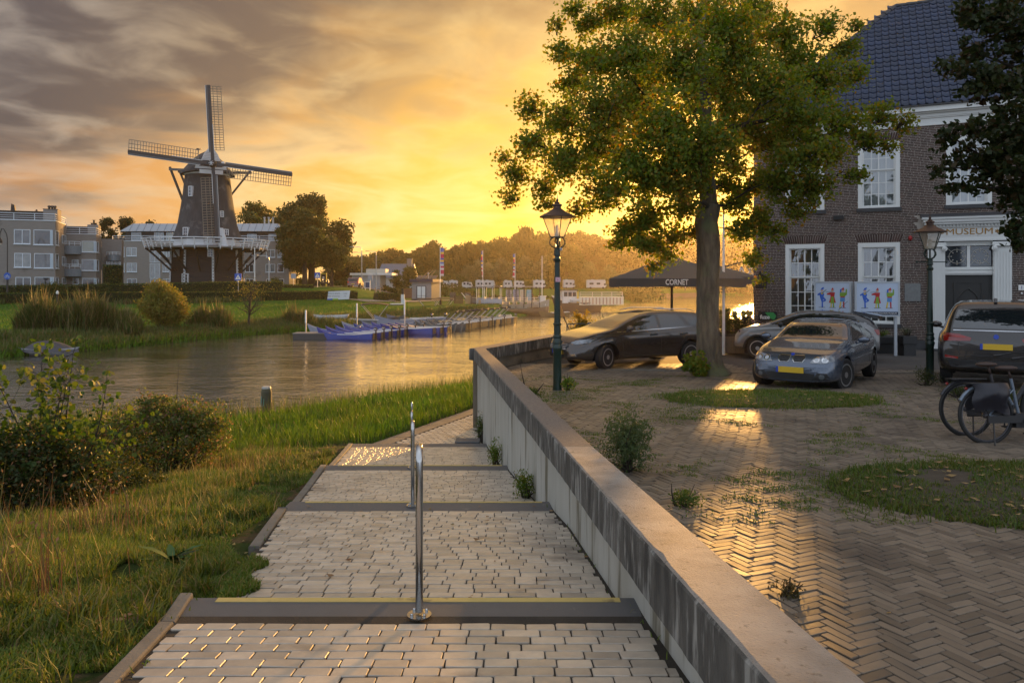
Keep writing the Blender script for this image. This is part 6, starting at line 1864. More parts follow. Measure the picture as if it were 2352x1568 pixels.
boat('sloop', 'grey sloop with an open black canopy beside the banner flag pole', at_water(1022, 727), R(14), 5.4, 2.0, .8, gr_paint, 'grey sloops', False, 0, False, .5, True, True)
ord_ = ['first', 'second', 'third', 'fourth', 'fifth', 'sixth', 'seventh', 'eighth', 'ninth', 'tenth']
for i in range(3):
 c = at_water(925 + 17 * i, 768.5 - 1.2 * i)
 boat('rental_boat', '%s of the three dark blue boats between the blue rental boats and the grey canoes' % ord_[i], c + Vector((.3, .6, -.05)), R(165), 5.0, 1.6, .55, bl_paint, 'dark blue boats in the marina', i > 0, 0, False, .4, True)
for i in range(4):
 c = at_water(985 + 15 * i, 762.5 - 1.5 * i)
 t = boat('canoe', '%s of the four grey green canoes with rounded ends in the marina' % ord_[i], c, R(128), 4.8, .9, .42, gr_paint, 'grey green canoes in the marina', False, 0, True, .5, stern=.4)
for i in range(9):
 c = at_water(1032 + 14.2 * i, 757.5 - 2.0 * i)
 boat('electric_sloop', '%s from the left of the grey sloops with folded black canopies' % ord_[i], c + Vector((-.6, .8, -.08)), R(160 + rnd.uniform(-4, 4)), 5.0, 1.8, .6, gr_paint, 'grey sloops with folded canopies', i % 2 == 0, 1, False, .35, i % 3 != 0, transom=.85)
boat('dinghy', 'small cream dinghy moored beside the bow of the tour boat', at_water(1160, 738), BR + R(40), 3.6, 1.5, .6, cream, None, False, 0, False, .3)
boat('dinghy', 'small orange brown dinghy between the tour boat and the barge', at_water(1272, 727) , R(185), 4.0, 1.5, .5, gold_w, None, False, 0, False, .3)
t = thing('pontoon', 'floating dark pontoon box left of the blue rental boats', 'pontoon', at_water(712, 779.5) + Vector((0, .8, 0)), R(3))
MB().bbox(-1.35, -.75, -.2, 1.4, .75, .42, .03).build('float', M('pontoon_dark', (.035, .04, .042), .5), t); MB().bbox(-1.38, -.78, .425, 1.43, .78, .48, .01).build('deck', M('pontoon_deck', (.17, .17, .16), .7), t)
for i, (px, py, h, lab) in enumerate(((700, 778, 2.2, 'thin white mooring pole on the floating pontoon'), (818, 768, 2.6, 'thin white mooring pole behind the fifth blue boat'), (928, 766, 2.9, 'thin white mooring pole between the blue and grey boats'))):
 p = at_water(px, py); t = thing('mooring_pole', lab, 'pole', p); MB().tube([(0, .3, -.8), (0, .3, h)], .05, 6).build('pole', galv, t); MB().tube([(0, .3, h * .55), (0, .3, h)], .065, 6).build('sleeve', white_paint, t)
t = thing('jetty', 'grey wooden jetty running along the bank behind the moored boats', 'jetty', (0, 0, 0)); a, b = at_water(905, 733), at_water(1060, 722)
t.location = a
dd = (b - a); nn = Vector((-dd.y, dd.x, 0)).normalized()
for i in range(26):
 p = dd * (i / 26); q = dd * ((i + .9) / 26)
 MB().slab((0, 0, .55), (0, 0, .62), [p + Vector((0, 0, .55)), q + Vector((0, 0, .55)), q + nn * 1.5 + Vector((0, 0, .55)), p + nn * 1.5 + Vector((0, 0, .55))]).build('plank', M('jetty_plank', (.30, .31, .30), .7, objvar=.2), t)
for i in range(6): p = dd * (i / 5) + nn * .1; MB().tube([p + Vector((0, 0, -.5)), p + Vector((0, 0, .95))], .09, 6).build('pile', wood, t)
t = thing('jetty_post', 'dark steel post with a cap at the foot of the large banner flag', 'post', (X_(1012, 96), 96, .3)); MB().lathe([(.16, 0), (.16, 1.3), (.12, 1.7), (.2, 1.75), (.05, 2.0)], 8).build('post', black_paint, t)
t = thing('covered_boat', 'small motor boat under a dark grey tarpaulin by the reeds on the left', 'boat', at_water(122, 815), R(-10))
V, F = hull(3.6, 1.6, .38, .15, .1); mesh_obj('hull', V, F, M('old_white_hull', (.25, .26, .27), .5), t, True)
n = 12; V = []; F = []
for i in range(n + 1):
 u = i / n; x = -1.85 + 3.6 * u; w = .88 * (1 - (abs(u - .42) / .58) ** 3) + .02; h = .42 + .52 * math.sin(PI * min(1, u * 1.15)) * (1 - .35 * u)
 for j in range(9):
  v = j / 8 * 2 - 1; V.append((x, w * v, .22 + (h - .22) * (1 - abs(v) ** 2.2) + .02 * math.sin(9 * u + 5 * v)))
F = [(i * 9 + j, i * 9 + j + 1, (i + 1) * 9 + j + 1, (i + 1) * 9 + j) for i in range(n) for j in range(8)]
mesh_obj('tarpaulin', V, F, M('boat_cover', (.05, .052, .065), .55, var=.3, bump=.4, bscale=5), t, True)
for i, (px, py, d, L_, rz, lab) in enumerate(((752, 722, 72, 4.2, 185, 'white upturned rowing boat left of the reeds on the bank'), (795, 735, 70, 5.6, 172, 'long narrow pale boat lying on the bank above the blue boats'))):
 x = X_(px, d); t = thing('rowing_boat', lab, 'boat', (x, d, hz(x, d) + .1), R(rz - 20 * i))
 V, F = hull(L_, 1.3, .5, .2, .1, pointed=True); mesh_obj('hull', V, F, M('faded_white_boat', (.50, .54, .55), .5, var=.5, vscale=2), t, True)
 for k in range(3): MB().box(-L_ * .25 + k * L_ * .22, -.5, .33, -L_ * .25 + k * L_ * .22 + .2, .5, .38).build('bench', M('faded_white_boat'), t)
TD = 100.0; ts = TD / FPX
t = thing('tour_boat', 'long open tour boat with a roofed seating deck moored in the middle distance', 'boat', (X_(1165, TD), TD, 0), R(-3))
tw = M('tour_boat_hull', (.36, .33, .27), .5, var=.5, vscale=1.2, col2=(.24, .20, .15)); td = M('tour_boat_brown', (.16, .105, .06), .6, var=.4)
L_, B_, H_ = 11.4, 3.2, 1.45
V, F = hull(L_, B_, H_, 1.5, .7, n=22, rake=1.2, transom=.45); 
ho = mesh_obj('hull', [(-a, b, c) for a, b, c in V], [f[::-1] for f in F], tw, t, True); ho.data.set_sharp_from_angle(angle=R(40))
V2, F2 = hull(L_ * .985, B_ * 1.012, H_ * .62, .55, .3, n=22, rake=1.2, transom=.45)
mesh_obj('wale', [(-a, b * 1.01, c - .02) for a, b, c in V2], [f[::-1] for f in F2], td, t, True)
MB().box(-3.2, -1.3, 1.0, 4.3, 1.3, 1.08).build('deck', td, t)
MB().add([(-5.2, -1.7, 3.75), (-.8, -1.7, 3.95), (-.8, 1.7, 3.95), (-5.2, 1.7, 3.75), (-5.2, -1.7, 3.66), (-.8, -1.7, 3.85), (-.8, 1.7, 3.85), (-5.2, 1.7, 3.66)], [(0, 1, 2, 3), (7, 6, 5, 4), (0, 4, 5, 1), (1, 5, 6, 2), (2, 6, 7, 3), (3, 7, 4, 0)]).build('roof', M('roof_canvas', (.13, .14, .14), .7), t)
MB().box(-.75, -1.65, 3.78, 4.6, 1.65, 3.86).build('roof', M('grey_awning', (.33, .35, .34), .7), t)
for i in range(9):
 x = -4.0 + i * 1.05
 for s in (-1, 1): MB().bar((x, s * 1.5, 1.0), (x, s * 1.5, 3.72), .09).build('roof_post', dark_wood if i > 3 else galv, t)
for hgt in (1.75, 2.0, 2.3):
 for s in (-1, 1): MB().bar((-4.6, s * 1.55, hgt), (4.6, s * 1.55, hgt), .045).build('rail', galv, t)
for i in range(8):
 x = -3.0 + i * .95
 for y in (-.75, .75):
  c = MB().box(x, y - .45, 1.4, x + .45, y + .45, 1.8).box(x - .08, y - .45, 1.8, x + .02, y + .45, 2.4); c.build('seat', M('seat_pale', (.42, .38, .30), .6), t)
MB().box(-3.9, -1.5, 1.6, -.6, -1.46, 2.2).build('side_screen', M('pale_blue_screen', (.38, .43, .52), .5), t)
MB().box(4.3, -.8, 1.3, 5.2, .8, 2.5).box(4.2, -.9, 2.5, 5.3, .9, 2.58).build('wheelhouse', off_white, t)
MB().bar((-5.6, 0, 2.2), (-6.2, 0, 3.0), .07).bar((-5.6, .2, 2.2), (-6.2, 0, 3.0), .07).bar((-5.2, 0, 1.9), (-6.2, 0, 3.0), .05).build('bow_frame', white_paint, t)
GD = 112.0; gs = GD / FPX
t = thing('barge', 'white and dark brown houseboat barge behind the old street lantern', 'boat', (X_(1322, GD), GD, 0), R(14))
V, F = hull(7.6, 3.0, 1.35, .9, .1, n=18, rake=.9, transom=.9)
mesh_obj('hull', [(-a, b, c) for a, b, c in V], [f[::-1] for f in F], M('barge_hull', (.07, .045, .035), .5, var=.3), t, True).data.set_sharp_from_angle(angle=R(40))
bw_ = M('barge_white', (.58, .58, .55), .45, var=.3)
V, F = hull(7.62, 3.04, .62, .55, .0, n=18, rake=.9, transom=.9)
mesh_obj('bulwark', [(-a, b, c + 1.32) for a, b, c in V], [f[::-1] for f in F], bw_, t, True)
MB().box(-2.4, -1.1, 1.3, -.2, 1.1, 3.15).build('wheelhouse', bw_, t); MB().box(-2.6, -1.25, 3.15, 0, 1.25, 3.3).build('wheelhouse_roof', M('dark_blue_frame'), t)
for i in range(3): MB().box(-2.2 + i * .68, -1.13, 2.3, -1.65 + i * .68, -1.1, 2.95).build('window', camper_g, t)
MB().box(-.15, -1.15, 1.3, .1, 1.15, 3.0).build('yellow_bulkhead', M('barge_yellow', (.6, .42, .08), .5), t)
MB().box(.1, -1.45, 1.0, 7.2, 1.45, 2.25).build('deck_house', M('barge_cream', (.60, .55, .42), .5, var=.4, vscale=2, col2=(.45, .38, .28)), t)
for i in range(12): MB().box(.5 + i * .55, -1.49, 1.1, .68 + i * .55, -1.45, 2.1).build('panel_strip', M('barge_strip', (.36, .22, .15), .6), t)
for x in (.2, 2.2, 3.7, 5.3, 7.0): MB().bar((x, -1.4, 2.25), (x, -1.4, 2.95), .06).build('rail_post', bw_, t)
for h in (2.5, 2.72, 2.95): MB().bar((.2, -1.4, h), (7.0, -1.4, h), .05).build('rail', bw_, t)
MB().cbox((1, 0, 1.6), (.5, .5, .5)).build('hatch', dark_wood, t)
text('lettering', 'Zic', .42, black_paint, t, (-1.2, -1.56, 1.62), (R(90), 0, 0), .004, 1)
p = at_water(612, 958); t = thing('mooring_post', 'thick wooden mooring post with white cap standing in the near river', 'post', p)
MB().tube([(0, 0, -1), (0, 0, .62), (0, 0, .82), (0, 0, .92)], [.17, .17, .17, .14], 10).build('post', M('wet_wood', (.10, .10, .055), .8, var=.7, vscale=5, col2=(.05, .045, .035), bump=.6, bscale=15, stretch=(1, 1, .15)), t)
MB().tube([(0, 0, .925), (0, 0, .99)], [.15, .13], 10).build('cap', M('pale_cap', (.40, .41, .38), .6), t)
MB().tube([(-.1, -.18, .7), (-.1, -.22, .4), (-.02, -.22, .4), (-.02, -.18, .62)], .014, 5).build('mooring_ring', M('teal_steel', (.10, .25, .22), .5), t)
# ---------------------------------------------------------------- vegetation
bark = M('bark', (.15, .13, .09), .9, var=.95, vscale=9, col2=(.045, .038, .028), bump=1.0, bscale=16, stretch=(1, 1, .22), dirt=(.10, .12, .06), dscale=1.4, dcut=.56)
bark_d = M('dark_bark', (.045, .036, .026), .9, var=.5, bump=.6, bscale=10, stretch=(1, 1, .3))
leaf_big = leafmat('plane_leaf', (.07, .125, .015), (.165, .205, .028), (.27, .18, .028), .52)
leaf_dark = leafmat('dark_tree_leaf', (.016, .032, .007), (.035, .055, .010), (.07, .045, .015), .3)
leaf_far = leafmat('far_leaf', (.030, .052, .010), (.062, .082, .018), None, .3)
leaf_brown = leafmat('far_leaf_brown', (.050, .050, .014), (.085, .070, .022), None, .3)
leaf_willow = leafmat('willow_leaf', (.08, .11, .05), (.14, .16, .08), None, .35)
leaf_bright = leafmat('bright_leaf', (.06, .14, .012), (.12, .20, .02), (.22, .20, .03), .45)
def curve_pts(a, b, bend, n=6, seed=None):
 r_ = seed or rnd
 a, b = Vector(a), Vector(b)
 off = Vector((r_.uniform(-1, 1), r_.uniform(-1, 1), r_.uniform(-.3, 1))) * bend * (b - a).length
 return [a.lerp(b, i / n) + off * math.sin(PI * i / n) for i in range(n + 1)]
def leaf_mesh(name, pos, size, mat, parent, aspect=.62, up=0.0, rs=nr):
 V, F = leaf_cards(pos, size, rs=rs, aspect=aspect, up=up)
 return np_mesh(name, V, F, mat, parent)
def blob_points(c, r, n, rs, shell=.55):
 d = rs.normal(size=(n, 3)); d /= np.linalg.norm(d, axis=1)[:, None]
 q = (shell + (1 - shell) * rs.uniform(0, 1, n)) 
 return np.array(c)[None] + d * q[:, None] * np.array(r)[None]
def clumpy(lobes, nclump, nleaf, spread, rs, shell=.35):
 """lobes: (centre, radii); clumps inside each lobe, leaves gathered round each clump"""
 out = []
 for c, r in lobes:
  r = np.array(r if isinstance(r, (tuple, list)) else (r, r, r))
  k = max(3, int(nclump * (r[0] * r[1] * r[2]) ** .6667))
  cp = blob_points(c, r, k, rs, shell)
  cc = np.repeat(cp, nleaf, 0) + rs.normal(0, 1, (k * nleaf, 3)) * spread * (1, 1, .7)
  out.append(cc)
 return np.concatenate(out)
# --- the large tree on the plaza
TB = Vector((X_(1632, 17.8), 17.8, float(zplaza(17.8)) - .05))
big = thing('plaza_tree', 'large leafy tree standing on the plaza between the brown estate car and the museum', 'tree', TB)
sc_ = 17.8 / FPX
def bt(px, py, dy=0.0): return Vector(((px - 1632) * sc_ * (1 + dy / 17.8) + (1632 - 1176) * dy / FPX, dy, (CZ - TB.z) + (650 - py) * sc_ * (1 + dy / 17.8)))
tr = MB()
axis_p = [(1632, 862, .46), (1630, 845, .34), (1628, 815, .28), (1627, 760, .265), (1626, 700, .26), (1627, 620, .26), (1628, 560, .27), (1622, 510, .26), (1630, 470, .25)]
ap = np.array(axis_p, float); py_i = np.linspace(862, 470, 150)
ri = np.interp(-py_i, -ap[:, 1], ap[:, 2]); xi = np.interp(-py_i, -ap[:, 1], ap[:, 0])
b0_ = len(tr.v); tr.tube([bt(a, b) for a, b in zip(xi, py_i)], [float(r_) for r_ in ri], 72)
for i in range(150):
 c0 = bt(xi[i], py_i[i])
 for k in range(72):
  v = Vector(tr.v[b0_ + i * 72 + k]); d = v - c0; th = k * PI / 36
  f = 1 + .045 * math.sin(th * 5 + i * .02) + .05 * (abs(math.sin(th * 10 + 1.1 * math.sin(i * .13) + .6 * math.sin(i * .41 + th * 2))) ** .5 - .8) + .030 * math.sin(th * 11 + 2 * math.sin(i * .17)) * math.sin(i * .2 + th * 3) + .012 * rnd.uniform(-1, 1) + (.16 * max(0, 1 - i / 15) * (.5 + .5 * math.sin(th * 4 + 1)))
  tr.v[b0_ + i * 72 + k] = tuple(c0 + d * f)
tr.tube([bt(1628, 475), bt(1624, 420), bt(1616, 340), bt(1622, 250), bt(1610, 120), bt(1618, 0, .2)], [.21, .19, .17, .14, .1, .05], 10)
trunk = tr.build('trunk', bark, big, True)
LB = []   # lobes: px, py, radius px, depth offset
for row in [(1250, 430, 34, .5), (1185, 400, 38, .2), (1170, 455, 22, .1), (1225, 330, 42, -.4), (1215, 250, 36, .6), (1290, 280, 55, .2), (1300, 380, 60, -.8), (1310, 190, 42, .9), (1290, 120, 34, .2), (1365, 150, 60, -.2), (1350, 60, 40, .8), (1380, 250, 70, -1.4), (1370, 340, 68, .6),
   (1390, 440, 52, -.9), (1440, 530, 38, -.2), (1490, 500, 52, -.6), (1500, 560, 30, .1), (1545, 545, 32, .3), (1450, 380, 80, -1.8), (1450, 250, 85, .8), (1440, 130, 72, -1.2), (1420, 30, 60, .6), (1500, 40, 66, -.6), (1560, 150, 85, -2.0), (1540, 290, 90, -2.4), (1530, 410, 72, -1.6), (1590, 420, 40, -1.0),
   (1600, 40, 72, .8), (1660, 60, 70, -1.8), (1640, 200, 80, 1.6), (1700, 130, 72, -1.4), (1740, 30, 60, .4), (1790, 80, 62, -.6), (1830, 150, 66, .2), (1760, 200, 76, -2.0), (1830, 260, 70, -1.2), (1900, 60, 36, .2), (1890, 180, 58, -.4), (1940, 110, 36, .4), (1960, 170, 34, .3), (1930, 280, 52, -.8), (1990, 320, 34, -.8), (2020, 270, 34, -.6), (2075, 285, 24, -.6), (1850, 360, 62, -1.6),
   (1780, 320, 70, 1.0), (1720, 300, 64, .8), (1690, 250, 60, 1.4), (1790, 420, 52, -1.0), (1860, 430, 46, -1.2), (1740, 420, 40, .4), (1745, 500, 36, .2), (1700, 440, 34, .9), (1770, 560 - 30, 28, -.2), (1680, 380, 40, 1.4), (1830, 480, 30, -.8), (1255, 470, 20, .1), (1330, 480, 26, 0), (1690, 530, 22, 0), (1960, 400, 24, -1), (1640, 330, 60, -1.8), (1600, 350, 60, -2.2), (1480, 170, 70, 1.2), (1900, 350, 40, -1.4), (1160, 360, 16, .2), (2040, 330, 20, -.8), (1480, 560, 30, -.4), (1530, 585, 28, .3), (1500, 612, 18, .3), (1420, 560, 24, .2), (1690, 470, 36, .3), (1715, 530, 32, .2), (1735, 590, 26, .1), (1752, 640, 14, .1), (1570, 480, 40, -.9), (1662, 420, 34, .9), (1590, 530, 22, .5), (1275, 60, 20, .5), (1320, 20, 26, .5), (1970, 60, 18, .3)]:
 LB.append(row)
lobes = []; br = MB(); nodes = []
for k in range(13): nodes.append((bt(1626, 480 - 36 * k), .17 - .011 * k))
order = sorted(LB, key=lambda q: -q[2] + abs(q[0] - 1630) * .05)
rsb = np.random.RandomState(12)
for px, py, r_, dy in sorted(LB, key=lambda q: math.hypot(q[0] - 1628, (q[1] - 330) * .6)):
 c = bt(px, py, dy); R_ = r_ * sc_
 lobes.append((tuple(c), (R_ * 1.14, R_ * 1.2, R_ * 1.0)))
 best = min(nodes, key=lambda n_: (c - n_[0]).length + (1.5 * max(0, n_[0].z - c.z + .15)) + (0 if n_[1] > .03 else .8))
 st, w0 = best; w0 = min(w0 * .72, .03 + .03 * (c - st).length + R_ * .03)
 pts = curve_pts(st, c, .13, 6, rsb if False else None)
 br.tube(pts, [w0 * (1 - .72 * i / 6) for i in range(7)], 6)
 for i in range(2, 7): nodes.append((pts[i], w0 * (1 - .72 * i / 6)))
 for k in range(7):
  q = c + Vector(nr.normal(0, 1, 3)).normalized() * R_ * .9
  tw = curve_pts(pts[4 + k % 3], q, .14, 3); br.tube(tw, [.018, .012, .008, .004], 4)
br.build('limbs', bark_d, big, True)
rs1 = np.random.RandomState(3)
P = clumpy(lobes, 235, 17, .10, rs1, .15)
leaf_mesh('crown', P, .09, leaf_big, big, .74, rs=rs1)
def bush(name, label, cat, loc, lobes_, n, leaf, spread, mat, stems=8, shell=.3, group=None, aspect=.55, up=0.0, stemmat=None, nclump=60):
 t = thing(name, label, cat, loc, 0, group)
 rs = np.random.RandomState(abs(int(loc[0] * 97 + loc[1] * 31)) % 9999 + 1)
 P = clumpy(lobes_, nclump, n, spread, rs, shell)
 P[:, 2] = np.maximum(P[:, 2], .01)
 leaf_mesh('foliage', P, leaf, mat, t, aspect, up, rs)
 m = MB()
 for i in range(stems):
  c, r_ = lobes_[i % len(lobes_)]
  r_ = r_ if isinstance(r_, (tuple, list)) else (r_,) * 3
  q = Vector(c) + Vector(rs.normal(0, .5, 3)) * r_[0]
  q.z = max(q.z, .05)
  m.tube(curve_pts((c[0] * .3 + rs.normal(0, .03), c[1] * .3, -.05), q, .1, 3), [.012 + r_[0] * .02, .01 + r_[0] * .012, .006, .003], 4)
 m.build('stems', stemmat or bark_d, t)
 return t
bush('tree_shoots', 'bright green shoots at the foot of the plaza tree', 'bush', A(1600, 0, 17.35) * Vector((1, 1, 0)) if False else (X_(1598, 17.4), 17.4, float(zplaza(17.4))), [((0, 0, .3), (.3, .25, .28)), ((.12, 0, .16), (.25, .2, .16))], 12, .085, .05, leaf_bright, 6, nclump=800, aspect=.8)
bush('lamp_weed', 'small leafy weed at the foot of the left street lantern', 'plant', (X_(1305, 14.2), 14.2, float(zplaza(14.2))), [((0, 0, .12), (.16, .12, .13))], 12, .045, .03, leaf_bright, 6, nclump=2200)
# --- dark tree at the right edge, trunk outside the frame
DT = Vector((11.2, 13.6, float(zplaza(13.6))))
dt = thing('dark_tree', 'dark leafy tree crown hanging into the picture at the upper right corner', 'tree', DT)
s2 = 13.6 / FPX
def dtp(px, py, d=13.6): 
 p = A(px, py, d); return p - DT
MB().tube([(0, 0, -.05), (0, 0, .3), (.05, .1, 2.2), (0, 0, 4.2), (-.2, .2, 7.0)], [.42, .30, .26, .24, .12], 12).build('trunk', bark, dt, True)
lobes = []; br = MB()
for px, py, r_, d in [(2290, 30, 80, 13.6), (2370, 60, 100, 13.2), (2240, 120, 46, 13.8), (2180, 150, 30, 13.6), (2200, 165, 26, 13.4), (2260, 190, 60, 13.2), (2340, 200, 90, 13.0), (2240, 300, 44, 13.0), (2180, 310, 34, 13.3), (2210, 370, 40, 13.5), (2150, 385, 16, 13.4), (2290, 380, 60, 13.2), (2350, 330, 90, 12.8), (2180, 420, 26, 13.4), (2230, 430, 30, 13.2), (2340, 440, 60, 13.2), (2330, 520, 34, 13.2), (2345, 560, 28, 13.2), (2240, 20, 46, 14), (2400, 300, 120, 12.5), (2420, 120, 120, 13.5), (2400, 480, 80, 13)]:
 c = dtp(px, py, d); R_ = r_ * s2
 lobes.append((tuple(c), (R_, R_, R_ * .85)))
 st = Vector((0, 0, min(6.6, max(3.2, c.z - 1.2))))
 br.tube(curve_pts(st, c, .1, 6), [.10, .08, .06, .045, .03, .02, .01], 6)
br.build('limbs', bark_d, dt, True)
P = clumpy(lobes, 170, 16, .07, rs1, .2)
leaf_mesh('crown', P, .11, leaf_dark, dt, .7, rs=rs1)
# --- trees in the middle distance and the far wood
def far_tree(name, label, px, D, py_top, wpx, mat, nleaf=7000, lsize=.45, trunk=True, group=None, zg=None, shape=1.0, seed=1, low=.12):
 x = X_(px, D); zg = hz(x, D) if zg is None else zg
 t = thing(name, label, 'tree', (x, D, zg), 0, group)
 s = D / FPX; H = (650 - py_top) * s + CZ - zg; W_ = wpx * s / 2
 rs = np.random.RandomState(seed)
 lob = []
 nl = 16
 for i in range(nl):
  a = rs.uniform(0, 2 * PI); u = (i + .5) / nl
  z = H * (low + .1 + (.86 - low) * u)
  w = W_ * (math.sin(PI * min(1, (.16 + .80 * u) ** shape)) ** .7)
  rr = W_ * rs.uniform(.30, .46) * (1 - .25 * u)
  q = max(0, w - rr * .7)
  lob.append(((q * math.cos(a), q * math.sin(a), min(z, H - rr * .7)), (rr, rr, rr * .8)))
 lob.append(((0, 0, H - W_ * .35), (W_ * .4, W_ * .4, W_ * .34)))
 lob.append(((0, 0, H * .55), (W_ * .6, W_ * .6, H * .28)))
 P = clumpy(lob, max(4, nleaf / (18 * 12) / (W_ ** 2 * .14)), 12, lsize * .7, rs, .35)
 leaf_mesh('crown', P, lsize, mat, t, .75, rs=rs)
 if trunk:
  m = MB(); m.tube([(0, 0, -.2), (0, 0, H * .25), (.1, 0, H * .7)], [W_ * .09 + .1, W_ * .07 + .05, .05], 8)
  for i in range(7): m.tube(curve_pts((0, 0, H * (.16 + .05 * i)), lob[i * 2][0], .1, 3), [W_ * .035, W_ * .03, W_ * .02, .02], 5)
  m.build('trunk', bark_d, t)
 return t
far_tree('lime_tree', 'tall dense tree with bare lower trunks right of the flats, front one', 700, 122, 480, 120, leaf_far, 24000, .42, seed=2, low=.18)
far_tree('lime_tree', 'biggest round tree behind the front lime tree right of the flats', 716, 135, 447, 178, leaf_far, 30000, .45, seed=3, low=.15)
far_tree('lime_tree', 'tree leaning out to the right of the big round tree', 762, 128, 545, 72, leaf_far, 9000, .36, seed=4, low=.3)
far_tree('lime_tree', 'tall tree behind the zinc roof just right of the windmill body', 655, 150, 474, 150, leaf_far, 12000, .5, seed=5)
far_tree('lime_tree', 'rounded tree top behind the right end of the flats', 585, 155, 464, 135, leaf_far, 12000, .5, seed=6)
far_tree('dark_garden_tree', 'dark tree between the two left blocks of flats, left one', 248, 150, 500, 60, leaf_dark, 8000, .42, seed=7)
far_tree('dark_garden_tree', 'dark tree behind the flats left of the zinc roof', 290, 152, 498, 66, leaf_dark, 8000, .42, seed=8)
far_tree('dark_garden_tree', 'low dark tree top just above the zinc roof', 345, 155, 508, 50, leaf_dark, 5000, .42, seed=9)
far_tree('garden_tree', 'dark spreading tree right of the zebra crossing sign', 790, 160, 594, 74, leaf_dark, 6000, .45, seed=10)
far_tree('garden_tree', 'round green shrub tree right of the blue roofed house', 942, 165, 612, 70, leaf_far, 6000, .4, False, seed=11, low=.0)
far_tree('garden_tree', 'small pointed tree in front of the white dormer', 928 - 18, 160, 620, 26, leaf_far, 2500, .35, False, seed=12, low=0)
far_tree('garden_tree', 'green bushes left of the kiosk roof', 985, 150, 628, 60, leaf_far, 4000, .4, False, seed=13, low=0)
protos = []
for i in range(5):
 protos.append((i, 13000))
wood_l = [(775, 588), (800, 586), (835, 590), (868, 578), (905, 573), (935, 585), (965, 572), (990, 560), (1018, 572), (1045, 566), (1075, 562), (1105, 556), (1135, 560), (1160, 548), (1188, 540), (1215, 528), (1245, 534), (1275, 545), (1305, 536), (1335, 532), (1365, 540), (1395, 548), (1425, 542), (1455, 534), (1485, 530), (1515, 540), (1545, 546), (1575, 540), (1605, 545), (1640, 538), (1670, 530), (1695, 536), (1725, 545), (1760, 540)]
cache = {}
names = ['leftmost', 'ragged', 'broad', 'tall', 'round', 'dense', 'uneven', 'heavy', 'feathery']
for i, (px, py) in enumerate(wood_l):
 D = 300 + (i * 37) % 60
 k = i % 5; brown = px > 1290
 key = (k, brown)
 where = 'behind the garage and blue roofed house' if px < 960 else 'behind the kiosk' if px < 1040 else 'behind the campers left of the lantern' if px < 1270 else 'between the lantern and the parasol' if px < 1500 else 'above the parasol' if px < 1620 else 'beyond the plaza tree trunk'
 lab = 'woodland tree %s, %s from the left' % (where, ['1st', '2nd', '3rd'][i] if i < 3 else '%dth' % (i + 1) if i not in (20, 21, 22, 30, 31, 32) else ['21st', '22nd', '23rd', '31st', '32nd', '33rd'][[20, 21, 22, 30, 31, 32].index(i)])
 if key not in cache:
  t = far_tree('woodland_tree', lab, px, D, py, 84, leaf_brown if brown else leaf_far, 10500, .95, True, 'trees of the distant wood', seed=20 + k, low=.0)
  cache[key] = (t, D, py); 
 else:
  t0, D0, p0 = cache[key]
  x = X_(px, D); zg = hz(x, D)
  h = (650 - py) * D / FPX + CZ - zg; h0 = (650 - p0) * D0 / FPX + CZ - t0.location.z
  t = copy_tree(t0, lab, (x, D, zg), rnd.uniform(0, 6), (rnd.uniform(.9, 1.2), 1.0, h / h0))
lb = ''
wl_ = [(1075, 612), (1100, 600), (1122, 606), (1150, 596), (1180, 604), (1205, 592), (1235, 604), (1258, 590), (1290, 566), (1330, 600), (1355, 604), (1400, 612), (1440, 618), (1490, 622), (1540, 620), (1000, 622)]
base = None
for i, (px, py) in enumerate(wl_):
 D = 268 + (i % 3) * 5
 lab = 'pale willow like tree behind the parked campers, number counted from the left %d' % (i + 1)
 lab = ['pale pointed willow', 'silvery rounded willow', 'pale slim willow', 'silvery broad willow'][i % 4] + ' behind the campers ' + ('right of the kiosk' if px < 1110 and px > 1010 else 'above the kiosk roof' if px < 1010 else 'left of the middle flag' if px < 1160 else 'between the two right flags' if px < 1210 else 'beside the bare mast' if px < 1300 else 'right of the lantern' if px < 1370 else 'near the large camper' if px < 1460 else 'above the far river bend')
 if px == 1290: 
  far_tree('round_tree', 'big round green tree just right of the old lantern post', 1300, 262, 560, 92, leaf_far, 10000, .8, seed=77, low=0, group=None); continue
 if base is None: base = far_tree('willow_tree', lab, px, D, py, 42, leaf_willow, 3600, .6, True, 'pale willows behind the campers', seed=50, low=.0); b0_ = (650 - py) * D / FPX + CZ - base.location.z
 else:
  x = X_(px, D); zg = hz(x, D); h = (650 - py) * D / FPX + CZ - zg
  copy_tree(base, lab, (x, D, zg), rnd.uniform(0, 6), (1.15, 1.1, h / b0_))
def scrub(name, poly, n, h, size, mat, seed=5, kind='stuff', spread=.5, zoff=0.0):
 """dense low growth over a line: (x, y) polyline with widths"""
 rs = np.random.RandomState(seed); P = []
 for (x0, y0, w0), (x1, y1, w1) in zip(poly[:-1], poly[1:]):
  k = int(n * math.hypot(x1 - x0, y1 - y0))
  u = rs.uniform(0, 1, k); off = rs.normal(0, .45, k) * (w0 + (w1 - w0) * u)
  L_ = math.hypot(x1 - x0, y1 - y0); nx, ny = -(y1 - y0) / L_, (x1 - x0) / L_
  x = x0 + (x1 - x0) * u + nx * off; y = y0 + (y1 - y0) * u + ny * off
  hh = h * (.55 + .45 * np.sin(x * 1.1 / h + seed) * np.cos(y * .9 / h)) * np.exp(-(off / (w0 + .01)) ** 2 * .5)
  z = np.maximum(HG(x, y), -.1) + zoff + np.abs(rs.uniform(0, 1, k)) ** .7 * np.maximum(hh, .15 * h)
  P.append(np.stack([x, y, z], 1))
 V, F = leaf_cards(np.concatenate(P), size, rs=rs, aspect=.6, up=.8)
 o = np_mesh(name, V, F, mat); o['kind'] = kind
 return o
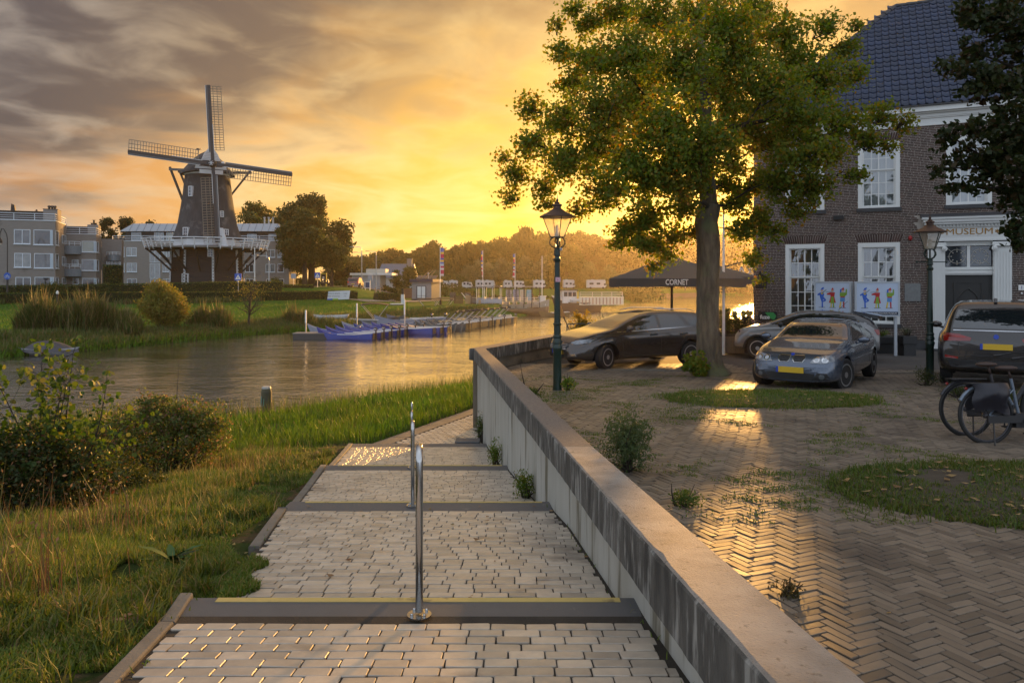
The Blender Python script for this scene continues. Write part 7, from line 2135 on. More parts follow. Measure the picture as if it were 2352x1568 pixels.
scrub('woodland_edge', [(-75, 262, 5), (-30, 268, 5), (10, 262, 5), (60, 262, 5), (110, 275, 6), (170, 300, 8)], 55, 5.5, 1.1, leaf_far, 6)
scrub('river_scrub', [(27, 165, 3), (36, 200, 4), (42, 216, 3)], 120, 3.2, .6, leaf_far, 7)
scrub('river_scrub', [(62, 246, 3), (88, 266, 4), (130, 292, 5)], 90, 3.0, .7, leaf_brown, 9)
scrub('field_edge', [(-8, 128, 1.2), (8, 132, 1.2), (20, 142, 1.5)], 60, .9, .4, leaf_far, 8)
scrub('garden_scrub', [(-50, 150, 4), (-32, 158, 4), (-16, 150, 4), (-8, 160, 3)], 90, 3.0, .55, leaf_far, 10)
# --- grass blades and reeds
def blades(name, pos, h, w, mat, lean=.35, rs=nr, seg=2, droop=.5, hvar=.4, parent=None):
 n = len(pos)
 hh = h * rs.uniform(1 - hvar, 1 + hvar, n) if np.isscalar(h) else h * rs.uniform(1 - hvar, 1 + hvar, n)
 th = rs.uniform(0, 2 * PI, n); ln = rs.uniform(.1, 1, n) * lean
 dx, dy = np.cos(th) * ln, np.sin(th) * ln
 ph = th + PI / 2 + rs.normal(0, .5, n)
 wx_, wy_ = np.cos(ph) * w * .5, np.sin(ph) * w * .5
 if not np.isscalar(w): pass
 rows = []
 for k, (u, ws) in enumerate(((0, 1.0), (.5, .8), (1.0, .05)) if seg == 2 else ((0, 1), (1, .05))):
  b = u ** 1.7
  cx = pos[:, 0] + dx * hh * b; cy = pos[:, 1] + dy * hh * b; cz = pos[:, 2] + hh * (u - droop * ln * u * u)
  rows.append(np.stack([cx - wx_ * ws, cy - wy_ * ws, cz], 1)); rows.append(np.stack([cx + wx_ * ws, cy + wy_ * ws, cz], 1))
 V = np.stack(rows, 1).reshape(-1, 3); m = len(rows)
 b0 = (np.arange(n) * m)[:, None]
 F = np.concatenate([b0 + np.array([[2 * k, 2 * k + 1, 2 * k + 3, 2 * k + 2]]) for k in range(m // 2 - 1)])
 o = np_mesh(name, V, F, mat, parent)
 if parent is None: o['kind'] = 'stuff'
 return o
g_bank = leafmat('bank_grass_blade', (.055, .11, .014), (.11, .17, .026), (.22, .18, .07), .35)
g_lush = leafmat('lush_grass_blade', (.05, .12, .012), (.10, .20, .02), None, .4)
g_dry = leafmat('dry_grass_blade', (.14, .14, .05), (.24, .20, .09), (.08, .13, .03), .35)
g_reed = leafmat('reed_blade', (.045, .085, .02), (.10, .13, .035), (.18, .13, .07), .35)
rs2 = np.random.RandomState(17)
def scatter(n, x0, x1, y0, y1, keep):
 x = rs2.uniform(x0, x1, n); y = rs2.uniform(y0, y1, n)
 k = keep(x, y); x, y = x[k], y[k]
 return np.stack([x, y, np.maximum(HG(x, y), np.where((x > xkerb(y)) & (y < 16), zpath(y), -9))], 1)
def edge_ok(x, y):     # left of the path, right of the frame edge, on land
 e = np.where(y > 16, -3.5 + (y - 16) * .43, xkerb(y) + .36 * sstep(4.45, 4.7, y) * (1 - sstep(5.6, 6.5, y)) * (.8 + .2 * np.sin(y * 9)) - .10 - .12 * (np.sin(y * 2.1) + 1) * (y > 4.6))
 yn = np.interp(x, S1x, S1y)
 return (x < e) & (x > -.72 * y - .3) & (y < yn + .2)
P = np.concatenate([scatter(150000, -4.5, -1.3, 2.2, 6.5, edge_ok), scatter(110000, -8, -1.8, 6.0, 12, edge_ok), scatter(60000, -13, -2.4, 11, 20, edge_ok)])
bare = (vn(P[:, 0], P[:, 1], 1.1, 2) > .42) & (xkerb(P[:, 1]) - P[:, 0] < 1.0)
P = P[~bare]
long_ = sstep(.4, 2.2, xkerb(P[:, 1]) - P[:, 0])
blades('bank_grass', P, .05 + .11 * long_ * (1 + .5 * vn(P[:, 0], P[:, 1], .8)), .009, g_bank, .9, rs2, 2)
P = scatter(7500, -9, -2.0, 4, 17, lambda x, y: edge_ok(x, y) & (xkerb(y) - x > .9) & (vn(x, y, .7, 5) > -.1))
blades('dry_bank_grass', P, .28, .008, g_dry, .55, rs2, 2)
c = scatter(480, -8, -1.6, 2.6, 15, edge_ok); P = np.repeat(c, 60, 0) + rs2.normal(0, .05, (len(c) * 60, 3)) * (1, 1, 0)
P = P[P[:, 0] < xkerb(P[:, 1]) - .06]
blades('grass_tussocks', P, .19, .010, leafmat('tussock_blade', (.04, .09, .012), (.12, .17, .03), (.26, .22, .10), .35), .9, rs2, 2)
P = scatter(70000, -13, 3, 15.5, 33, lambda x, y: edge_ok(x, y) & (y > 15.8 + np.where(x > -3.4, 0, 1.0)))
blades('waterside_grass', P, .30, .016, g_lush, .6, rs2, 2)
P = scatter(60000, -14, 4, 18, 36, lambda x, y: (np.abs(np.interp(x, S1x, S1y) - y) < .9) & (x > -.72 * y))
P[:, 2] = np.maximum(P[:, 2], -.05)
blades('waterside_reeds', P[:17000], .62, .017, g_reed, .4, rs2, 2)
def bank_sc(n, x0, x1, t0, t1, dens=None):
 x = rs2.uniform(x0, x1, n); y = np.interp(x, S2x, S2y) + rs2.uniform(t0, t1, n)
 P = np.stack([x, y, np.maximum(HG(x, y), -.05)], 1)
 if dens is not None: P = P[dens(P[:, 0], P[:, 1])]
 return P
P = bank_sc(60000, -46, -3, -.8, 6.5, lambda x, y: vn(x, y, .35, 1) > -.55)
blades('far_bank_reeds', P, .62, .07, g_reed, .6, rs2, 2)
P = bank_sc(22000, -46, -3, -1.0, 1.4)
blades('far_bank_grass', P, .5, .08, g_lush, .8, rs2, 2)
P = bank_sc(60000, -60, -8, 4, 42, lambda x, y: (y < np.interp(x, HLx, HLy)) & (x < -.14 * y))
blades('far_slope_grass', P, .16, .05, leafmat('mown_grass_blade', (.05, .14, .012), (.08, .19, .018), None, .35), .9, rs2, 1)
P = np.stack([rs2.uniform(-52, -18, 8000), np.zeros(8000), np.zeros(8000)], 1); P[:, 1] = np.interp(P[:, 0], HLx, HLy) - rs2.uniform(0, 4, 8000); P[:, 2] = HG(P[:, 0], P[:, 1])
blades('hedge_foot_weeds', P[(vn(P[:, 0], P[:, 1], .4) > .1) & (P[:, 0] < -30)], .6, .08, g_reed, .7, rs2)
def reed_clump(name, label, px, D, w, h, n, plume=True):
 x = X_(px, D); t = thing(name, label, 'plant', (x, D, hz(x, D)))
 rs = np.random.RandomState(int(px)); a = rs.uniform(0, 2 * PI, n); q = rs.uniform(0, 1, n) ** .6
 k = rs.randint(0, 9, n); kc = rs.uniform(-1, 1, (9, 2)) * (w * .75, w * .4); kh = rs.uniform(.5, 1.0, 9)
 P = np.stack([kc[k, 0] + np.cos(a) * q * w * .42, kc[k, 1] + np.sin(a) * q * w * .35, np.zeros(n)], 1)
 hh = h * kh[k] * (1 - .5 * q ** 2)
 blades('leaves', P, hh, .075, g_reed, .55, rs, 2, parent=t)
 if plume:
  k = n // 10; blades('plumes', P[:k], hh[:k] * 1.2, .10, g_dry, .35, rs, 2, parent=t)
reed_clump('reed_clump', 'large dark reed clump with brown plumes on the left far bank', 165, 52, 2.9, 2.7, 9000)
reed_clump('reed_clump', 'second lower reed clump leaning to the right of the large one', 250, 53, 2.2, 1.8, 5000)
reed_clump('reed_clump', 'tall weeds on the far bank right of the round yellow green bush', 480, 61, 1.8, 2.0, 2500, True)
reed_clump('reed_clump', 'tall weeds below the upturned boat', 690, 68, 1.9, 2.2, 2500, True)
reed_clump('reed_clump', 'weeds in front of the long pale boat above the blue boats', 770, 69, 2.2, 1.5, 2500, False)
leaf_yel = leafmat('willow_bush_leaf', (.10, .12, .02), (.19, .19, .04), (.24, .18, .05), .45)
D = 57; x = X_(373, D)
bush('willow_bush', 'round yellow green willow bush on the far bank below the mill', 'bush', (x, D, hz(x, D)), [((0, 0, 1.7), (1.75, 1.6, 1.5)), ((-.3, 0, 2.6), (1.0, 1, 1.2)), ((.6, 0, 1.2), (1.4, 1.2, 1.0))], 14, .22, .16, leaf_yel, 24, .5, aspect=.3, up=.9, nclump=260)
D = 63; x = X_(570, D); t = thing('dead_tree', 'thin leafless tree on the far bank in front of the mill foot', 'tree', (x, D, hz(x, D)))
m = MB(); m.tube([(0, 0, 0), (.1, 0, 1.2), (.2, 0, 2.4), (.15, 0, 3.6)], [.11, .09, .06, .02], 6)
for i in range(34):
 z = rnd.uniform(1.0, 3.2); a = rnd.uniform(0, 6.28); L_ = rnd.uniform(.8, 2.0) * (1.2 - z / 5)
 p = Vector((.15, 0, z)); q = p + Vector((math.cos(a) * L_, math.sin(a) * L_ * .5, rnd.uniform(.3, 1.3)))
 pts = curve_pts(p, q, .15, 4); m.tube(pts, [.035, .028, .02, .014, .008], 4)
 for k in range(3): m.tube([pts[2 + k % 2], pts[2 + k % 2] + Vector((rnd.uniform(-.4, .4), rnd.uniform(-.2, .2), rnd.uniform(.1, .6)))], [.014, .006], 3)
m.build('branches', bark_d, t)
D = 63; 
leaf_mesh('leaves', np.random.RandomState(4).normal(0, 1, (500, 3)) * (.9, .4, .5) + (.2, 0, 3.4), .12, leaf_yel, t)
for i, (px, D, w, h, lab) in enumerate(((487, 100, 2.0, 1.2, 'rounded shrub at the middle of the mill foot'), (633, 101, 2.2, 1.6, 'shrub beside the tall lamp right of the mill'), (235, 88, 2.6, 1.3, 'bushy shrubs at the foot of the lower wing of flats'), (120, 84, 3.0, 1.3, 'shrubs in front of the left block of flats'), (560, 99, 1.2, 1.2, 'small shrub at the sunlit corner of the mill'))):
 x = X_(px, D); z0 = CZ - 1.2 - (.4 if D < 95 else 0)
 bush('garden_shrub', lab, 'bush', (x, D, z0), [((0, 0, h * .6), (w * .5, w * .5, h * .7))], 10, .2, .15, leaf_far, 5, nclump=160)
# --- near bank bushes
def near(px, D): x = X_(px, D); return (x, D, hz(x, D))
alder = leafmat('alder_leaf', (.04, .095, .016), (.08, .145, .025), (.15, .17, .035), .45)
D = 9.6
t = thing('alder_sapling', 'young alder with round leaves rising above the near bank on the left', 'tree', near(118, D))
rsa = np.random.RandomState(8); m = MB(); LP = []
for i in range(11):
 a = rsa.uniform(0, 2 * PI); top = Vector((rsa.uniform(-.75, .8), rsa.uniform(-.4, .4), rsa.uniform(1.3, 2.0) if i < 7 else rsa.uniform(.7, 1.2)))
 if i == 0: top = Vector((-.12, 0, 2.12))
 if i == 1: top = Vector((.22, .1, 2.10))
 if i == 2: top = Vector((.66, .1, 1.72))
 pts = curve_pts((rsa.normal(0, .05), rsa.normal(0, .05), 0), top, .08, 7); m.tube(pts, [.016 - .0018 * k for k in range(8)], 4)
 for k in range(3, 8):
  for j in range(6):
   q = pts[k] + Vector(rsa.normal(0, .13, 3)); m.tube([pts[k], q], [.004, .002], 3)
   LP += [q + Vector(rsa.normal(0, .05, 3)) for _ in range(5)]
m.build('stems', bark_d, t)
def round_leaves(name, pos, size, mat, parent, rs):
 n = len(pos); pos = np.array(pos); a = rs.normal(size=(n, 3)); a /= np.linalg.norm(a, axis=1)[:, None]; b = np.cross(a, rs.normal(size=(n, 3))); b /= np.linalg.norm(b, axis=1)[:, None]
 sz = size * rs.uniform(.6, 1.25, n)[:, None, None]
 th = np.arange(6) * PI / 3
 V = pos[:, None, :] + sz * .5 * (np.cos(th)[None, :, None] * a[:, None, :] * 1.15 + np.sin(th)[None, :, None] * b[:, None, :])
 return np_mesh(name, V.reshape(-1, 3), np.arange(n * 6).reshape(n, 6), mat, parent)
round_leaves('leaves', LP, .062, alder, t, rsa)
bush('thicket', 'dark dense thicket below the alder at the left edge', 'bush', near(70, 9.3), [((0, 0, .5), (.9, .5, .6)), ((-.6, 0, .75), (.7, .5, .65)), ((.55, .2, .45), (.6, .4, .5)), ((.1, .1, .8), (.5, .4, .4))], 12, .06, .05, leafmat('thicket_leaf', (.014, .030, .006), (.035, .055, .01), (.09, .05, .02), .3), 20, nclump=700)
aster = leafmat('aster_leaf', (.05, .09, .018), (.11, .14, .035), (.22, .13, .08), .4)
bush('aster_bush', 'wild aster bush with reddish brown tops on the near bank', 'bush', near(385, 13.6), [((0, 0, .6), (1.1, .6, .65)), ((-.8, .1, .8), (.45, .4, .6)), ((.65, .1, .85), (.55, .4, .6)), ((.1, 0, 1.1), (.7, .4, .4)), ((-.3, 0, 1.25), (.3, .3, .3))], 14, .055, .05, aster, 30, nclump=1000, up=.4)
bush('bramble_bush', 'green bramble bush between the alder and the aster bush', 'bush', near(225, 11), [((0, 0, .25), (.6, .4, .3)), ((.5, .1, .2), (.5, .4, .25)), ((-.4, 0, .3), (.4, .4, .35))], 12, .06, .05, leaf_far, 14, nclump=900)
bush('willow_scrub', 'dark leafy scrub at the far left edge of the near bank', 'bush', near(-30, 12), [((0, 0, .5), (.9, .6, .6)), ((.9, 0, .35), (.8, .5, .45))], 12, .08, .06, leaf_far, 14, nclump=500)
bush('aster_bush', 'smaller brown weedy bush beside the aster bush towards the water', 'bush', near(255, 15), [((0, 0, .6), (.6, .4, .6)), ((.4, .1, .4), (.6, .4, .5)), ((-.5, 0, .4), (.5, .4, .45))], 12, .06, .05, aster, 14, nclump=900)
for i, (px, D, w, h, lab) in enumerate(((0, 6.6, .45, .8, 'reddish brown dead stalks at the left edge of the near bank'), (20, 4.6, .3, .62, 'brown dried weeds in the lower left corner'), (245, 7.2, .25, .55, 'dry brown stalks in the middle of the near grass'), (560, 12.5, .4, .6, 'tall dry grasses beside the aster bush'))):
 t = thing('dry_weeds', lab, 'plant', near(px, D)); rs = np.random.RandomState(i + 3); n = 70
 P = np.stack([rs.normal(0, w, n), rs.normal(0, w * .7, n), np.zeros(n)], 1)
 blades('stalks', P, h, .008, leafmat('dead_stalk', (.10, .07, .035), (.17, .12, .06), (.05, .07, .02), .25) if i == 0 else MATS['dead_stalk'], .4, rs, 2, parent=t)
 leaf_mesh('seed_heads', P[:60] + np.stack([rs.normal(0, .05, 60), rs.normal(0, .05, 60), h * rs.uniform(.5, 1.1, 60)], 1), .035, MATS['dead_stalk'], t, .5, rs=rs)
for i, (px, D, lab) in enumerate(((478, 8.3, 'broad leaved dock plant in the near grass, farther one'), (395, 6.0, 'broad leaved dock plant in the near grass beside a white leaf'), (335, 3.55, 'dark broad leaved plant against the kerb in the lower left'))):
 t = thing('dock_plant', lab, 'plant', near(px, D)); rs = np.random.RandomState(i + 60)
 for k in range(14):
  a = rs.uniform(0, 6.28); L_ = rs.uniform(.14, .28); w = L_ * .16; up = rs.uniform(.3, 1.1); pts = []
  for u in (0, .3, .6, 1): pts.append((Vector((math.cos(a) * L_ * u, math.sin(a) * L_ * u, L_ * up * u * (1 - .45 * u) + .02)), w * math.sin(PI * (u * .85 + .1))))
  V = []; nx = Vector((-math.sin(a), math.cos(a), 0))
  for p, q in pts: V += [p - nx * q, p + Vector((0, 0, -q * .3)), p + nx * q]
  mesh_obj('leaf', V, [(3 * j + s, 3 * j + s + 1, 3 * j + s + 4, 3 * j + s + 3) for j in range(3) for s in (0, 1)], M('dock_leaf', (.04, .11, .02), .45, var=.4, vscale=8), t, True)
def wp(px, py, z=None):
 return None
for i, (x, y, zf, w, h, lab, mt) in enumerate(((float(xwall(9.5)) - .0, 9.3, zpath, .16, .34, 'green tuft of weeds at the wall foot beside the third step', 0), (float(xwall(13)) - .02, 12.9, zpath, .14, .5, 'small weeds at the wall foot beyond the third step', 0), (float(xwall(16.8)) + .02, 16.9, zpath, .12, .7, 'ivy like weeds hanging at the far foot of the wall', 1),
  (1.22, 7.75, zplaza, .27, .66, 'big grey green weed bush on the plaza side of the wall', 2), (1.52, 6.5, zplaza, .14, .12, 'low weeds behind the wall at the sunlit bricks', 1), (1.72, 4.6, zplaza, .08, .07, 'small tuft with dead leaves behind the near coping', 3), (.30, 13.6, zplaza, .35, .10, 'flat weeds between wall and left lantern', 1))):
 z0 = float(zf(y)) 
 mat = [leaf_bright, alder, leafmat('grey_green_leaf', (.05, .085, .03), (.09, .13, .045), None, .4) if 'grey_green_leaf' not in MATS else MATS['grey_green_leaf'], leaf_brown][mt]
 bush('wall_weeds', lab, 'plant', (x, y, z0), [((0, 0, h * .5), (w, w * 1.2, h * .55))], 9, .035 if mt != 2 else .04, .03, mat, 10, .1, nclump=4200 if mt != 2 else 5200, up=.8, aspect=.35)
for k, (cx, cy, r_, ry) in enumerate(CIRC):
 n = 15000 if k == 0 else 19000
 a = rs2.uniform(0, 2 * PI, n); q = np.sqrt(rs2.uniform(0, 1, n)) * (r_ + .04)
 x, y = cx + q * np.cos(a), cy + q * np.sin(a) * ry / r_
 keep = (vn(x, y, 1.6, 3) > -.25) | (q > r_ * .75) if k else (vn(x, y, 1.6, 3) > -.8)
 x, y, q = x[keep], y[keep], q[keep]
 z = zplaza(y) + .03 * (1 - (q / r_) ** 2) - .01
 m_ = 1500; a2 = rs2.uniform(0, 2 * PI, m_); q2 = 1 + np.abs(rs2.normal(0, .07, m_)) * (1 + np.sin(a2 * 7 + k) + .6 * np.sin(a2 * 17))
 x2, y2 = cx + r_ * q2 * np.cos(a2), cy + ry * q2 * np.sin(a2)
 x, y, z = np.concatenate([x, x2]), np.concatenate([y, y2]), np.concatenate([z, zplaza(y2)])
 blades('pit_grass', np.stack([x, y, z], 1), .075 if k == 0 else .065, .010, g_bank, 1.0, rs2, 2)
n = 11000; x = rs2.uniform(-.6, 11, n); y = rs2.uniform(6.0, 17.5, n); k = (x > np.array([xplaza(v) for v in y]) + .05) & (vn(x, y, 1.1, 6) + .35 * vn(x, y, 4, 2) - .07 * (x - .5) + .3 * vn(x, y, 2.3, 9) > .10)
x, y = x[k], y[k]
x = np.repeat(x, 14) + rs2.normal(0, .07, len(x) * 14); y = np.repeat(y, 14) + rs2.normal(0, .035, len(y) * 14)
blades('joint_weeds', np.stack([x, y, zplaza(y)], 1), .026, .013, g_bank, 1.5, rs2, 1)
def litter(name, x, y, z, size, mat, curl=.25):
 n = len(x); rs = rs2; V = []; a = rs.uniform(0, 2 * PI, n); s = size * rs.uniform(.6, 1.3, n)
 dx, dy = np.cos(a) * s, np.sin(a) * s; px_, py2 = -dy * .5, dx * .5
 q = [np.stack([x - dx, y - dy, z + s * curl * rs.uniform(0, 1, n)], 1), np.stack([x + px_, y + py2, z + s * curl * .8 * rs.uniform(.2, 1, n)], 1), np.stack([x + dx, y + dy, z + s * curl * rs.uniform(0, 1, n)], 1), np.stack([x - px_, y - py2, z + s * .05], 1)]
 V = np.stack(q, 1).reshape(-1, 3)
 o = np_mesh(name, V, np.arange(n * 4).reshape(n, 4), mat); o['kind'] = 'stuff'
lit_m = leafmat('fallen_leaf', (.20, .12, .05), (.36, .26, .11), (.14, .14, .04), .2)
a = rs2.uniform(0, 2 * PI, 170); q = np.sqrt(rs2.uniform(0, 1, 170))
x = np.concatenate([4.95 + 1.8 * q * np.cos(a), 4.55 + 1.75 * q[:120] * np.cos(a[:120]), rs2.uniform(.5, 9, 260)]); y = np.concatenate([6.95 + 1.12 * q * np.sin(a), 13.05 + 1.0 * q[:120] * np.sin(a[:120]), rs2.uniform(3, 17, 260)])
k = x > np.array([xplaza(v) for v in y]) + .05; x, y = x[k], y[k]
inp = (((x - 4.95) / 1.88) ** 2 + ((y - 6.95) / 1.2) ** 2 < 1) | (((x - 4.55) / 1.8) ** 2 + ((y - 13.05) / 1.06) ** 2 < 1)
litter('fallen_leaves', x, y, zplaza(y) + np.where(inp, .045, .006), np.where(inp, .045, .02), lit_m, .5)
x = np.concatenate([xkerb(np.linspace(2.5, 8, 90)) - rs2.uniform(.05, .7, 90), rs2.uniform(-2.2, .6, 30)]); y = np.concatenate([np.linspace(2.5, 8, 90), rs2.uniform(4.6, 8, 30)])
litter('path_side_leaves', x, y, np.maximum(HG(x, y), np.where(x > xkerb(y), zpath(y), -9)) + .01, .028, lit_m, .5)
P = scatter(2400, -3, .9, 1.5, 8, lambda x, y: (np.abs(x - xkerb(y) - .0) < .05) | (np.abs(x - xwall(y) - .04) < .03))
P[:, 2] = zpath(P[:, 1])
blades('path_edge_weeds', P, .04, .008, g_bank, 1.0, rs2, 2)
# ---------------------------------------------------------------- hand rails on the path
for k, (y, z) in enumerate(((4.12, -1.83), (8.02, -2.42), (12.0, -3.0), (15.85, -3.47))):
 px = (963, 948, 946, 946)[k]
 x = X_(px, y)
 t = thing('handrail_hoop', ['nearest and largest stainless steel handrail hoop on the path', 'second stainless handrail hoop, on the second step', 'third stainless handrail hoop, on the third step', 'farthest stainless handrail hoop, on the last step'][k], 'handrail', (x, y, CZ + z + .005), math.atan2(-x, y), 'stainless handrail hoops along the path')
 r_ = .021; h = .90; L_ = .62
 for yy in (0, L_):
  zb = float(zpath(y + yy)) - CZ - z
  m = MB().lathe([(.068, zb), (.068, zb + .010), (.03, zb + .012)], 20, (0, yy, 0)); m.build('base_plate', steel, t)
  for a in range(4):
   th = a * PI / 2 + .6; MB().lathe([(.009, zb + .010), (.009, zb + .022), (.004, zb + .027)], 6, (.05 * math.cos(th), yy + .05 * math.sin(th), 0)).build('bolt', steel, t)
 zf = float(zpath(y + L_)) - CZ - z
 pts = [(0, 0, 0), (0, 0, h - .07)] + [(0, .07 - .07 * math.cos(a), h - .07 + .07 * math.sin(a)) for a in (R(30), R(60), R(90))] + [(0, L_ - .07, h + zf * .5 + .0)] + [(0, L_ - .07 + .07 * math.sin(a), h - .07 + zf * .5 + .07 * math.cos(a)) for a in (R(30), R(60), R(90))] + [(0, L_, zf)]
 MB().tube(pts, r_, 16).build('tube', steel, t, True)
# ---------------------------------------------------------------- street lanterns
lant = bpy.data.materials.new('lantern_glass'); lant.use_nodes = True
_n = lant.node_tree.nodes; _l = lant.node_tree.links
_p = _n['Principled BSDF']; _p.inputs['Base Color'].default_value = (.62, .58, .48, 1); _p.inputs['Roughness'].default_value = .25
_t = _n.new('ShaderNodeBsdfTranslucent'); _t.inputs[0].default_value = (.95, .88, .72, 1)
_q = _n.new('ShaderNodeBsdfTransparent'); _m = _n.new('ShaderNodeMixShader'); _m.inputs[0].default_value = .6; _m2 = _n.new('ShaderNodeMixShader'); _m2.inputs[0].default_value = .62
_l.new(_p.outputs[0], _m.inputs[1]); _l.new(_t.outputs[0], _m.inputs[2]); _l.new(_m.outputs[0], _m2.inputs[1]); _l.new(_q.outputs[0], _m2.inputs[2]); _l.new(_m2.outputs[0], _n['Material Output'].inputs[0])
copper = M('aged_copper', (.10, .06, .045), .45, metal=.5, var=.4, vscale=6, col2=(.05, .035, .03))
def lantern(label, loc, rz, arm=False, sticker=False):
 t = thing('street_lantern', label, 'street lamp', loc, rz, 'old dutch street lanterns')
 MB().lathe([(.088, -.02), (.088, .06), (.082, .10), (.080, .74), (.088, .76), (.088, .79), (.098, .80), (.098, .84), (.084, .86), (.082, .89), (.094, .90), (.094, .94), (.080, .97), (.076, 1.0), (.084, 1.01), (.084, 1.04), (.068, 1.06)], 16).build('base', dark_green, t, auto=40)
 MB().lathe([(.068, 1.06), (.066, 1.24), (.084, 1.26), (.084, 1.28), (.062, 1.30), (.052, 2.40), (.050, 2.46), (.068, 2.48), (.070, 2.52), (.052, 2.54), (.050, 2.58), (.066, 2.60), (.058, 2.70), (.062, 2.73), (.03, 2.74)], 16).build('pole', dark_green, t, auto=40)
 c = MB().tube([(0, 0, 2.72), (0, 0, 2.94)], .018, 6)
 for k in range(4):
  a = k * PI / 2; dx, dy = math.cos(a), math.sin(a)
  c.tube([(dx * r_, dy * r_, z) for r_, z in ((.04, 2.73), (.11, 2.76), (.155, 2.82), (.15, 2.87), (.12, 2.92), (.08, 2.94))], .013, 6)
 c.lathe([(.15, 2.935), (.15, 2.955)], 4); c.build('cradle', dark_green, t)
 r0, r1 = .135, .285
 g = MB()
 for k in range(4):
  a, b = k * PI / 2, (k + 1) * PI / 2
  MB().add([(r0 * math.cos(a), r0 * math.sin(a), 2.957), (r0 * math.cos(b), r0 * math.sin(b), 2.957), (r1 * math.cos(b), r1 * math.sin(b), 3.33), (r1 * math.cos(a), r1 * math.sin(a), 3.33)], [(0, 1, 2, 3)]).build('glass_pane', lant, t)
  g.bar((r0 * math.cos(a) * 1.03, r0 * math.sin(a) * 1.03, 2.95), (r1 * math.cos(a) * 1.02, r1 * math.sin(a) * 1.02, 3.335), .014)
 g.build('frame', dark_green, t)
 MB().lathe([(.35, 3.325), (.352, 3.34), (.27, 3.385), (.17, 3.43), (.12, 3.47), (.075, 3.50), (.075, 3.54), (.095, 3.55), (.095, 3.57), (.055, 3.59)], 12).lathe([(.045, 3.59), (.05, 3.61), (.02, 3.63), (.028, 3.66), (.01, 3.69), (.004, 3.78)], 8).build('roof', copper, t, auto=35)
 MB().lathe([(.05, 2.96), (.05, 3.0), (.035, 3.02), (.035, 3.14), (.02, 3.18)], 10).build('bulb', M('bulb_white', (.7, .68, .6), .3), t)
 if arm: MB().tube([(-.32, 0, 2.66), (.40, 0, 2.66)], .012, 6).ball((.42, 0, 2.66), .03, 6, 4).ball((-.34, 0, 2.66), .03, 6, 4).build('ladder_rest', dark_green, t)
 if sticker: MB().bbox(-.05, -.062, 2.08, .05, -.045, 2.17, .004).build('sticker', M('sticker_print', (.62, .5, .55), .5, var=.8, vscale=30, col2=(.5, .1, .15)), t); MB().ball((.06, -.05, 2.71), .032).build('sensor', M('grey_plastic', (.4, .4, .42), .4), t)
 return t
lantern('old green street lantern with copper hood beside the front of the brown estate car', at_ground(1280, 14.3), R(12), False, True)
lantern('old green street lantern with ladder bar in front of the museum door', at_ground(2136, 16.8), R(10), True)
# ---------------------------------------------------------------- cars
def interp(tab, x):
 xs = [p[0] for p in tab]; return float(np.interp(x, xs, [p[1] for p in tab]))
tyre = M('tyre', (.012, .012, .012), .7, bump=.2, bscale=60); rim_m = M('alloy_rim', (.45, .46, .48), .3, metal=.8)
cglass = M('car_glass', (.012, .016, .018), .03, spec=1.0, coat=1.0); lampg = M('headlamp_glass', (.30, .33, .36), .08, spec=1, coat=1, var=.8, vscale=14, col2=(.10, .11, .13)); chrome = M('chrome', (.65, .66, .68), .12, metal=1)
plast = M('car_black_plastic', (.018, .018, .019), .5); tail_m = M('tail_lamp', (.22, .008, .008), .1, coat=1); plate_m = M('plate_yellow'); plate_b = M('plate_blue', (.01, .05, .4), .4)
def arc_poly(cy, cz, ry, rz, a0=0, a1=360, n=16): return [(cy + ry * math.cos(R(a0 + (a1 - a0) * k / n)), cz + rz * math.sin(R(a0 + (a1 - a0) * k / n))) for k in range(n)]
